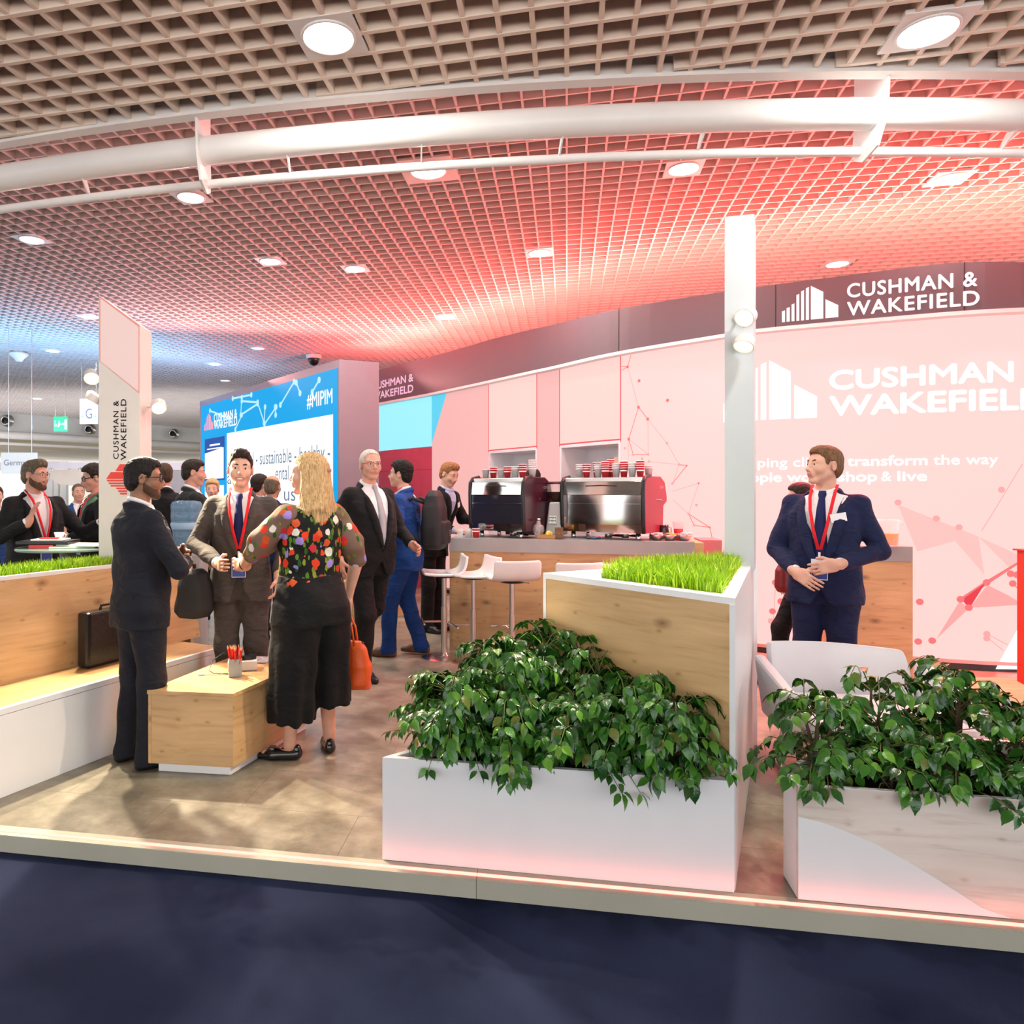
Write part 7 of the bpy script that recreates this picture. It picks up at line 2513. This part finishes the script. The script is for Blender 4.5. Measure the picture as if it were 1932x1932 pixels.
# long half-tied hair
f = Field(wHc - (.26, .3, .46), wHc + (.26, .22, .2), .0055)
T = lambda x, y, z: wHc + wR @ np.array((x, y, z))
f.ell(T(0, -.018, .038), (.083, .103, .090), wR)
f.ell(T(0, -.06, -.01), (.080, .060, .085), wR, k=.03)
g = random.Random(4)
for i in range(46):
    a_ = PI + (i / 45 - .5) * 4.0
    x, y = math.sin(a_), math.cos(a_)
    st0 = T(x * .070, y * .080 - .02, .03 + g.uniform(-.02, .02))
    md = T(x * (.092 + g.uniform(-.008, .012)), y * .088 - .03, -.10 + g.uniform(-.02, .02))
    lw = T(x * (.118 + g.uniform(-.02, .03)), y * .085 - .055, -.20 + g.uniform(-.02, .02))
    en_ = T(x * (.10 + g.uniform(-.03, .03)), y * .07 - .07, -.30 - .05 * abs(y) + g.uniform(-.05, .02))
    f.chain([st0, md, lw, en_], [.020, .021, .018, .006], k=.010)
def wcut(X, Y, Z):
    px, py, pz = X - wHc[0], Y - wHc[1], Z - wHc[2]
    Rt = wR.T
    x, y, z = [Rt[i, 0] * px + Rt[i, 1] * py + Rt[i, 2] * pz for i in range(3)]
    zb = np.interp(y + 0 * x, (-.05, .0, .012, .03, .05, .07, .12), (-1, -1, .0, .03, .055, .072, .085))
    return np.minimum(zb - z, 1) * .7
f.cut(wcut, soft=.008)
X, Y, Z = f._pts((slice(None),) * 3)
f.D = np.where(np.abs(f.D) < .04, f.D + .0022 * np.sin(X * 300 + 4 * np.sin(Z * 22)) + .002 * np.sin(Y * 320 + 3 * np.sin(Z * 25)), f.D)
field_mesh('hair', f, H_BLOND, wroot)
m = MB(); c = T(0, -.128, .02); m.box(tuple(c), (.05, .014, .02), Matrix(wR.tolist())); part('hair_clip', m, pbr('hair_clip_rose', (.45, .16, .14), rough=.3, var=0), wroot, bevel=.004)
m = MB()
for sd in (1, -1): m.ball(tuple(T(sd * .084, -.012, -.045)), .011, 12, 8)
part('earrings', m, pbr('pearl', (.8, .75, .7), rough=.2, var=0), wroot, smooth=True)
m = MB(); a_ = wpose['L']; wv = np.array(a_['wrist']); dv = (wv - np.array(a_['elbow'])); dv /= np.linalg.norm(dv)
m.lathe([(.032, -.008), (.034, -.006), (.034, .006), (.032, .008)], 18, c=tuple(wv - dv * .03), R=Vector(dv).to_track_quat('Z', 'Y').to_matrix()); part('wristband', m, BLACK_MATT, wroot, auto=.6)
# orange handbag in her right hand
def W2(root, p):
    s, a_ = root.scale[0], root.rotation_euler[2]
    return Vector((root.location.x + s * (p[0] * math.cos(a_) - p[1] * math.sin(a_)), root.location.y + s * (p[0] * math.sin(a_) + p[1] * math.cos(a_)), root.location.z + s * p[2]))
hp = W2(wroot, (.275, .03, .80))
BAG = pbr('orange_leather', (.72, .10, .012), rough=.35, var=.12, bump=.15, bscale=90)
hb_ = thing('handbag', 'bright orange leather handbag hanging from the blond woman hand', 'handbag', (hp.x, hp.y, .345), WYAW + .5)
f = Field((-.12, -.22, -.02), (.12, .22, .36), .007)
f.loft([.0, .03, .14, .24, .285], [.052, .072, .070, .045, .022], [.150, .165, .160, .135, .110], e=3)
f.ripple(.003, .12, seed=4)
field_mesh('bag_body', f, BAG, hb_)
for sx in (-1, 1):
    m = MB(); m.tube([(sx * .028, -.075, .23), (sx * .026, -.055, .36), (sx * .010, -.012, .455), (sx * .010, .012, .455), (sx * .026, .055, .36), (sx * .028, .075, .23)], .007, 8); part('strap', m, BAG, hb_, smooth=True)
m = MB(); m.tube([(-.0, -.12, .272), (0, 0, .292), (0, .12, .272)], .005, 6); part('zip', m, pbr('zip_dark', (.12, .02, .02), rough=.4, var=0), hb_, smooth=True)
# black bag on the taupe man's side
bg_ = thing('shoulder_bag', 'black soft shoulder bag at the hip of the man in the taupe suit', 'bag', (XY(368, 4.62), 4.62, .70), .25)
f = Field((-.20, -.13, -.02), (.20, .13, .36), .008)
f.loft([.0, .04, .2, .28, .31], [.10, .125, .115, .09, .05], [.06, .075, .07, .05, .03], e=3)
f.ripple(.004, .15, seed=6)
field_mesh('bag_body', f, BLACK_MATT, bg_)
m = MB(); m.tube([(-.06, 0, .27), (-.01, .02, .50), (.075, .035, .74), (.10, .12, .765)], .010, 6); part('strap', m, BLACK_MATT, bg_, smooth=True)

# white-haired man walking
person('white-haired person in a dark suit and silver tie striding past', (-.32, 5.87, 0), FWD(.62, -.78), H=1.86, build=1.08, belly=.03,
       pose=dict(head=(-.25, .03, 0), R=dict(elbow=(.29, -.10, 1.15), wrist=(.30, .04, .93), d=(0, .35, -1), n=(-1, 0, 0), curl=.55),
                 L=dict(elbow=(-.28, .02, 1.15), wrist=(-.24, .24, 1.03), d=(0, .9, -.35), n=(1, 0, -.2), curl=.7),
                 legR=((.10, .10, .50), (.10, .04, .085), 0), legL=((-.10, -.06, .53), (-.11, -.42, .22), 0)),
       hair=('thin', H_WHITE), jacket=BLACKS, shirt=SHIRT_WHITE, tie=SILVER_TIE, trousers=BLACKS, glasses=FRAME_METAL, res=MID, skin_m=SK_RUDDY, vee=(1.02, .10), cutaway=.5)
# blue suit with backpack
broot, bH, bR, bd_ = person('person in a bright blue suit with a black backpack, walking left', (-.02, 6.60, 0), FWD(-.92, .30), H=1.80, build=1.03,
       pose=dict(head=(.02, .06, 0), lean=(0, .03), L=dict(elbow=(-.29, -.02, 1.16), wrist=(-.28, .16, .98), d=(0, .5, -.9), n=(1, 0, 0), curl=.6),
                 legL=((-.09, .12, .51), (-.09, .13, .085), .1), legR=((.09, .02, .49), (.09, -.13, .10), 0)),
       hair=('curly', H_BLACK), jacket=ROYAL, shirt=SHIRT_WHITE, trousers=ROYAL, shoes=SHOE_BROWN, lanyard=True, glasses=FRAME_METAL, res=MID, skin_m=SK_FAIR)
pk = thing('backpack', 'black backpack on the back of the person in the bright blue suit', 'backpack', W2(broot, (0, -.27, .98)), broot.rotation_euler[2])
f = Field((-.22, -.18, -.04), (.22, .18, .60), .008)
f.loft([.0, .04, .2, .38, .48, .53], [.13, .155, .165, .155, .12, .06], [.08, .105, .11, .095, .07, .04], e=3.2)
f.rbox((0, -.10, .15), (.11, .03, .10), rad=.02, k=.02)
f.ripple(.003, .14, seed=7)
field_mesh('pack_body', f, BLACK_MATT, pk)
for sx in (-1, 1):
    m = MB(); m.tube([(sx * .10, .07, .42), (sx * .115, .17, .462), (sx * .12, .28, .42), (sx * .13, .33, .30), (sx * .155, .24, .16), (sx * .13, .09, .08)], .016, 8); part('shoulder_strap', m, BLACK_MATT, pk, smooth=True)
m = MB()
for k in range(4): m.box((.06, -.132, .12 + k * .016), (.05, .003, .006))
part('reflective_print', m, pbr('print_grey', (.2, .2, .2), var=0), pk)
# barman leaning on the counter
person('ginger-haired person in a dark suit leaning over the left end of the coffee counter', (.27, 7.80, 0), FWD(.80, -.60), H=1.83, build=1.0,
       pose=dict(head=(-.1, -.38, 0), lean=(.0, .17), R=dict(elbow=(.29, .14, 1.16), wrist=(.20, .42, 1.075), d=(-.1, .95, -.12), n=(0, -.1, -1), curl=.15, spread=.3),
                 L=dict(elbow=(-.27, .20, 1.18), wrist=(-.16, .46, 1.16), d=(.4, .9, .0), n=(.3, 0, -1), curl=.5)),
       hair=('quiff', H_GINGER), jacket=BLACKS, shirt=SHIRT_BLUE, trousers=BLACKS, lanyard=False, name_badge=True, res=MID, skin_m=SK_FAIR)
# man in navy suit at the right
person('person in a navy suit with a white name badge, behind the white lounge chair', (2.63, 4.52, 0), FWD(-.62, -.78), H=1.80, build=1.05, belly=.015,
       pose=dict(head=(-.80, .05, 0), R=dict(elbow=(.27, .03, 1.12), wrist=(.115, .24, 1.00), d=(-.75, .35, -.45), n=(-.2, -1, -.2), curl=.4, spread=.05),
                 L=dict(elbow=(-.29, -.02, 1.13), wrist=(-.10, .235, 1.06), d=(.85, .25, -.25), n=(0, -1, 0), curl=.55, spread=.05)),
       hair=('short', H_SANDY), jacket=NAVY, shirt=SHIRT_WHITE, tie=NAVY_TIE, trousers=NAVY, lanyard=True, name_badge=True, res=NEAR, skin_m=SK_FAIR, vee=(1.0, .105), cutaway=.55, hem=.80)
person('person in black with a dark red bag half hidden behind the navy suited man', (3.00, 5.45, 0), FWD(-.9, .3), H=1.57, build=.95, female=True, hair=('full', H_DARK), jacket=BLACKS, trousers=BLACKS, shirt=BLACKS, vee=(None, .07), res=FAR, skin_m=SK_FAIR,
       pose=dict(legR=((.09, .15, .51), (.09, .16, .085), 0), legL=((-.09, -.02, .49), (-.09, -.24, .11), 0)))
m_ = thing('shoulder_bag', 'dark red bag beside the half hidden person in black', 'bag', (XY(1492, 5.2), 5.2, .78), .3)
f = Field((-.16, -.1, -.02), (.16, .1, .26), .01); f.loft([0, .04, .16, .22], [.10, .125, .12, .09], [.05, .06, .055, .03], e=3)
field_mesh('bag_body', f, pbr('dark_red_leather', (.22, .015, .02), rough=.4, var=.1), m_)
m = MB(); m.tube([(-.07, 0, .2), (-.03, .01, .40), (.06, .03, .58)], .009, 6); part('strap', m, pbr('dark_red_leather', (.22, .015, .02)), m_, smooth=True)
# bearded man gesturing, and the man he talks to
person('bearded person with metal glasses, red lanyard and both hands raised, beyond the bench', (-3.03, 5.80, 0), FWD(.80, -.60), H=1.77, build=1.10, belly=.02,
       pose=dict(head=(.50, -.06, 0), R=dict(elbow=(.29, .06, 1.16), wrist=(.17, .27, 1.29), d=(-.25, .25, 1), n=(-.9, .35, .1), curl=.28, spread=.3),
                 L=dict(elbow=(-.33, .14, 1.17), wrist=(-.36, .39, 1.27), d=(-.15, .95, .42), n=(.35, .1, -1), curl=.18, spread=.3)),
       hair=('quiff', H_GREYB), jacket=BLACKS, shirt=SHIRT_WHITE, trousers=BLACKS, lanyard=True, glasses=FRAME_METAL, beard=H_BEARD, res=MID, skin_m=SK_RUDDY, vee=(1.04, .105))
person('person with black glasses and a green tie half hidden by the slanted pillar', (-2.86, 6.55, 0), FWD(-.75, -.65), H=1.76, build=1.0,
       pose=dict(head=(-.1, -.18, 0), R=dict(elbow=(.28, .05, 1.15), wrist=(.09, .27, 1.14), d=(-.8, .4, .2), n=(0, -1, .1), curl=1.0), L=dict(elbow=(-.28, .05, 1.14), wrist=(-.10, .27, 1.12), d=(.8, .4, .25), n=(0, -1, .1), curl=.9)),
       hair=('curly', H_DARK), jacket=BLACKS, shirt=GREEN, trousers=BLACKS, glasses=FRAME_BLACK, lanyard=True, res=MID, skin_m=SK_RUDDY, vee=(1.02, .105))
# group behind the water cooler and before the screen
person('person in a dark green-grey suit turned right, behind the water cooler', (-2.03, 6.72, 0), FWD(.85, .50), H=1.82, build=1.12, hair=('short', H_DARK), jacket=DARKG, shirt=SHIRT_WHITE, trousers=DARKG, res=MID, skin_m=SK_RUDDY, pose=dict(head=(-.25, -.10, 0)), vee=(1.1, .08))
person('brown-haired person in a dark suit seen from behind, right of the slanted pillar', (-2.50, 7.35, 0), FWD(-.35, .9), H=1.81, build=1.0, hair=('short', H_BROWN), jacket=BLACKS, shirt=SHIRT_WHITE, trousers=BLACKS, res=FAR, skin_m=SK_RUDDY)
person('fair-haired person facing us behind the dark suited man, only the face showing', (-2.27, 8.30, 0), FWD(.15, -1), H=1.66, build=.92, female=True, hair=('full', H_BLOND), jacket=BLACKS, shirt=SHIRT_WHITE, trousers=BLACKS, res=.010, skin_m=SK_FAIR)
person('balding person with grey sides and a red lanyard, seen from behind before the screen', (-1.36, 7.15, 0), FWD(.25, .95), H=1.68, build=1.0, hair=('sides', H_GREYB), jacket=NAVY, shirt=SHIRT_WHITE, trousers=NAVY, res=.010, skin_m=SK_TAN)
person('dark-haired person in front of the screen beyond the balding man', (-1.64, 7.85, 0), FWD(.6, .7), H=1.70, build=.92, female=True, hair=('full', H_DARK), jacket=NAVY, shirt=SHIRT_WHITE, trousers=NAVY, res=FAR, skin_m=SK_FAIR)
person('dark-haired person behind the left coffee machine, only the top of the head showing', (1.42, 8.15, 0), FWD(.3, .9), H=1.77, hair=('full', H_DARK), jacket=BLACKS, shirt=SHIRT_WHITE, trousers=BLACKS, res=FAR, skin_m=SK_TAN)
# far group at the left
person('far person in a blue suit standing between the two talking men', (-4.15, 9.0, 0), FWD(.6, -.8), H=1.62, hair=('thin', H_GREYB), jacket=fabric('suit_mid_blue', (.02, .06, .20)), shirt=SHIRT_WHITE, trousers=NAVY, res=.010, skin_m=SK_RUDDY)
SIT = dict(legR=((.10, .42, .93), (.10, .44, .51), 0), legL=((-.10, .42, .93), (-.10, .44, .51), 0), R=dict(elbow=(.25, .06, 1.16), wrist=(.14, .30, 1.02), d=(-.2, 1, -.2), n=(0, 0, -1)), L=dict(elbow=(-.25, .06, 1.16), wrist=(-.14, .30, 1.02), d=(.2, 1, -.2), n=(0, 0, -1)))
person('seated dark-haired person in a green-grey jacket beyond the high table', (-3.62, 8.1, -.43), FWD(-.8, -.5), H=1.74, hair=('short', H_DARK), jacket=DARKG, shirt=SHIRT_WHITE, trousers=DARKG, res=FAR, skin_m=SK_FAIR, pose=SIT)
person('seated fair-haired person beyond the high table, partly hidden by a neighbour', (-4.30, 8.75, -.43), FWD(-.7, -.7), H=1.70, hair=('short', H_SANDY), jacket=NAVY, shirt=SHIRT_WHITE, trousers=NAVY, res=FAR, skin_m=SK_FAIR, pose=SIT)
for x, y, lab in ((-3.62, 8.1, 'plain white cube stool under the seated dark-haired person'), (-4.08, 8.80, 'plain white cube stool under the seated fair-haired person')):
    sb_ = thing('cube_stool', lab, 'stool', (x, y, 0), .4)
    m = MB(); m.box((0, 0, .38), (.36, .36, .05)); part('seat', m, WHITE, sb_, bevel=.008)
    m = MB(); m.box((0, 0, .177), (.34, .34, .35)); part('base', m, WHITE, sb_)
person('person in a blue jacket at the far left edge behind the bearded man', (-4.38, 7.6, 0), FWD(.5, -.8), H=1.58, hair=('short', H_BROWN), jacket=fabric('suit_mid_blue', (.02, .06, .20)), shirt=SHIRT_WHITE, trousers=NAVY, res=FAR, skin_m=SK_FAIR)
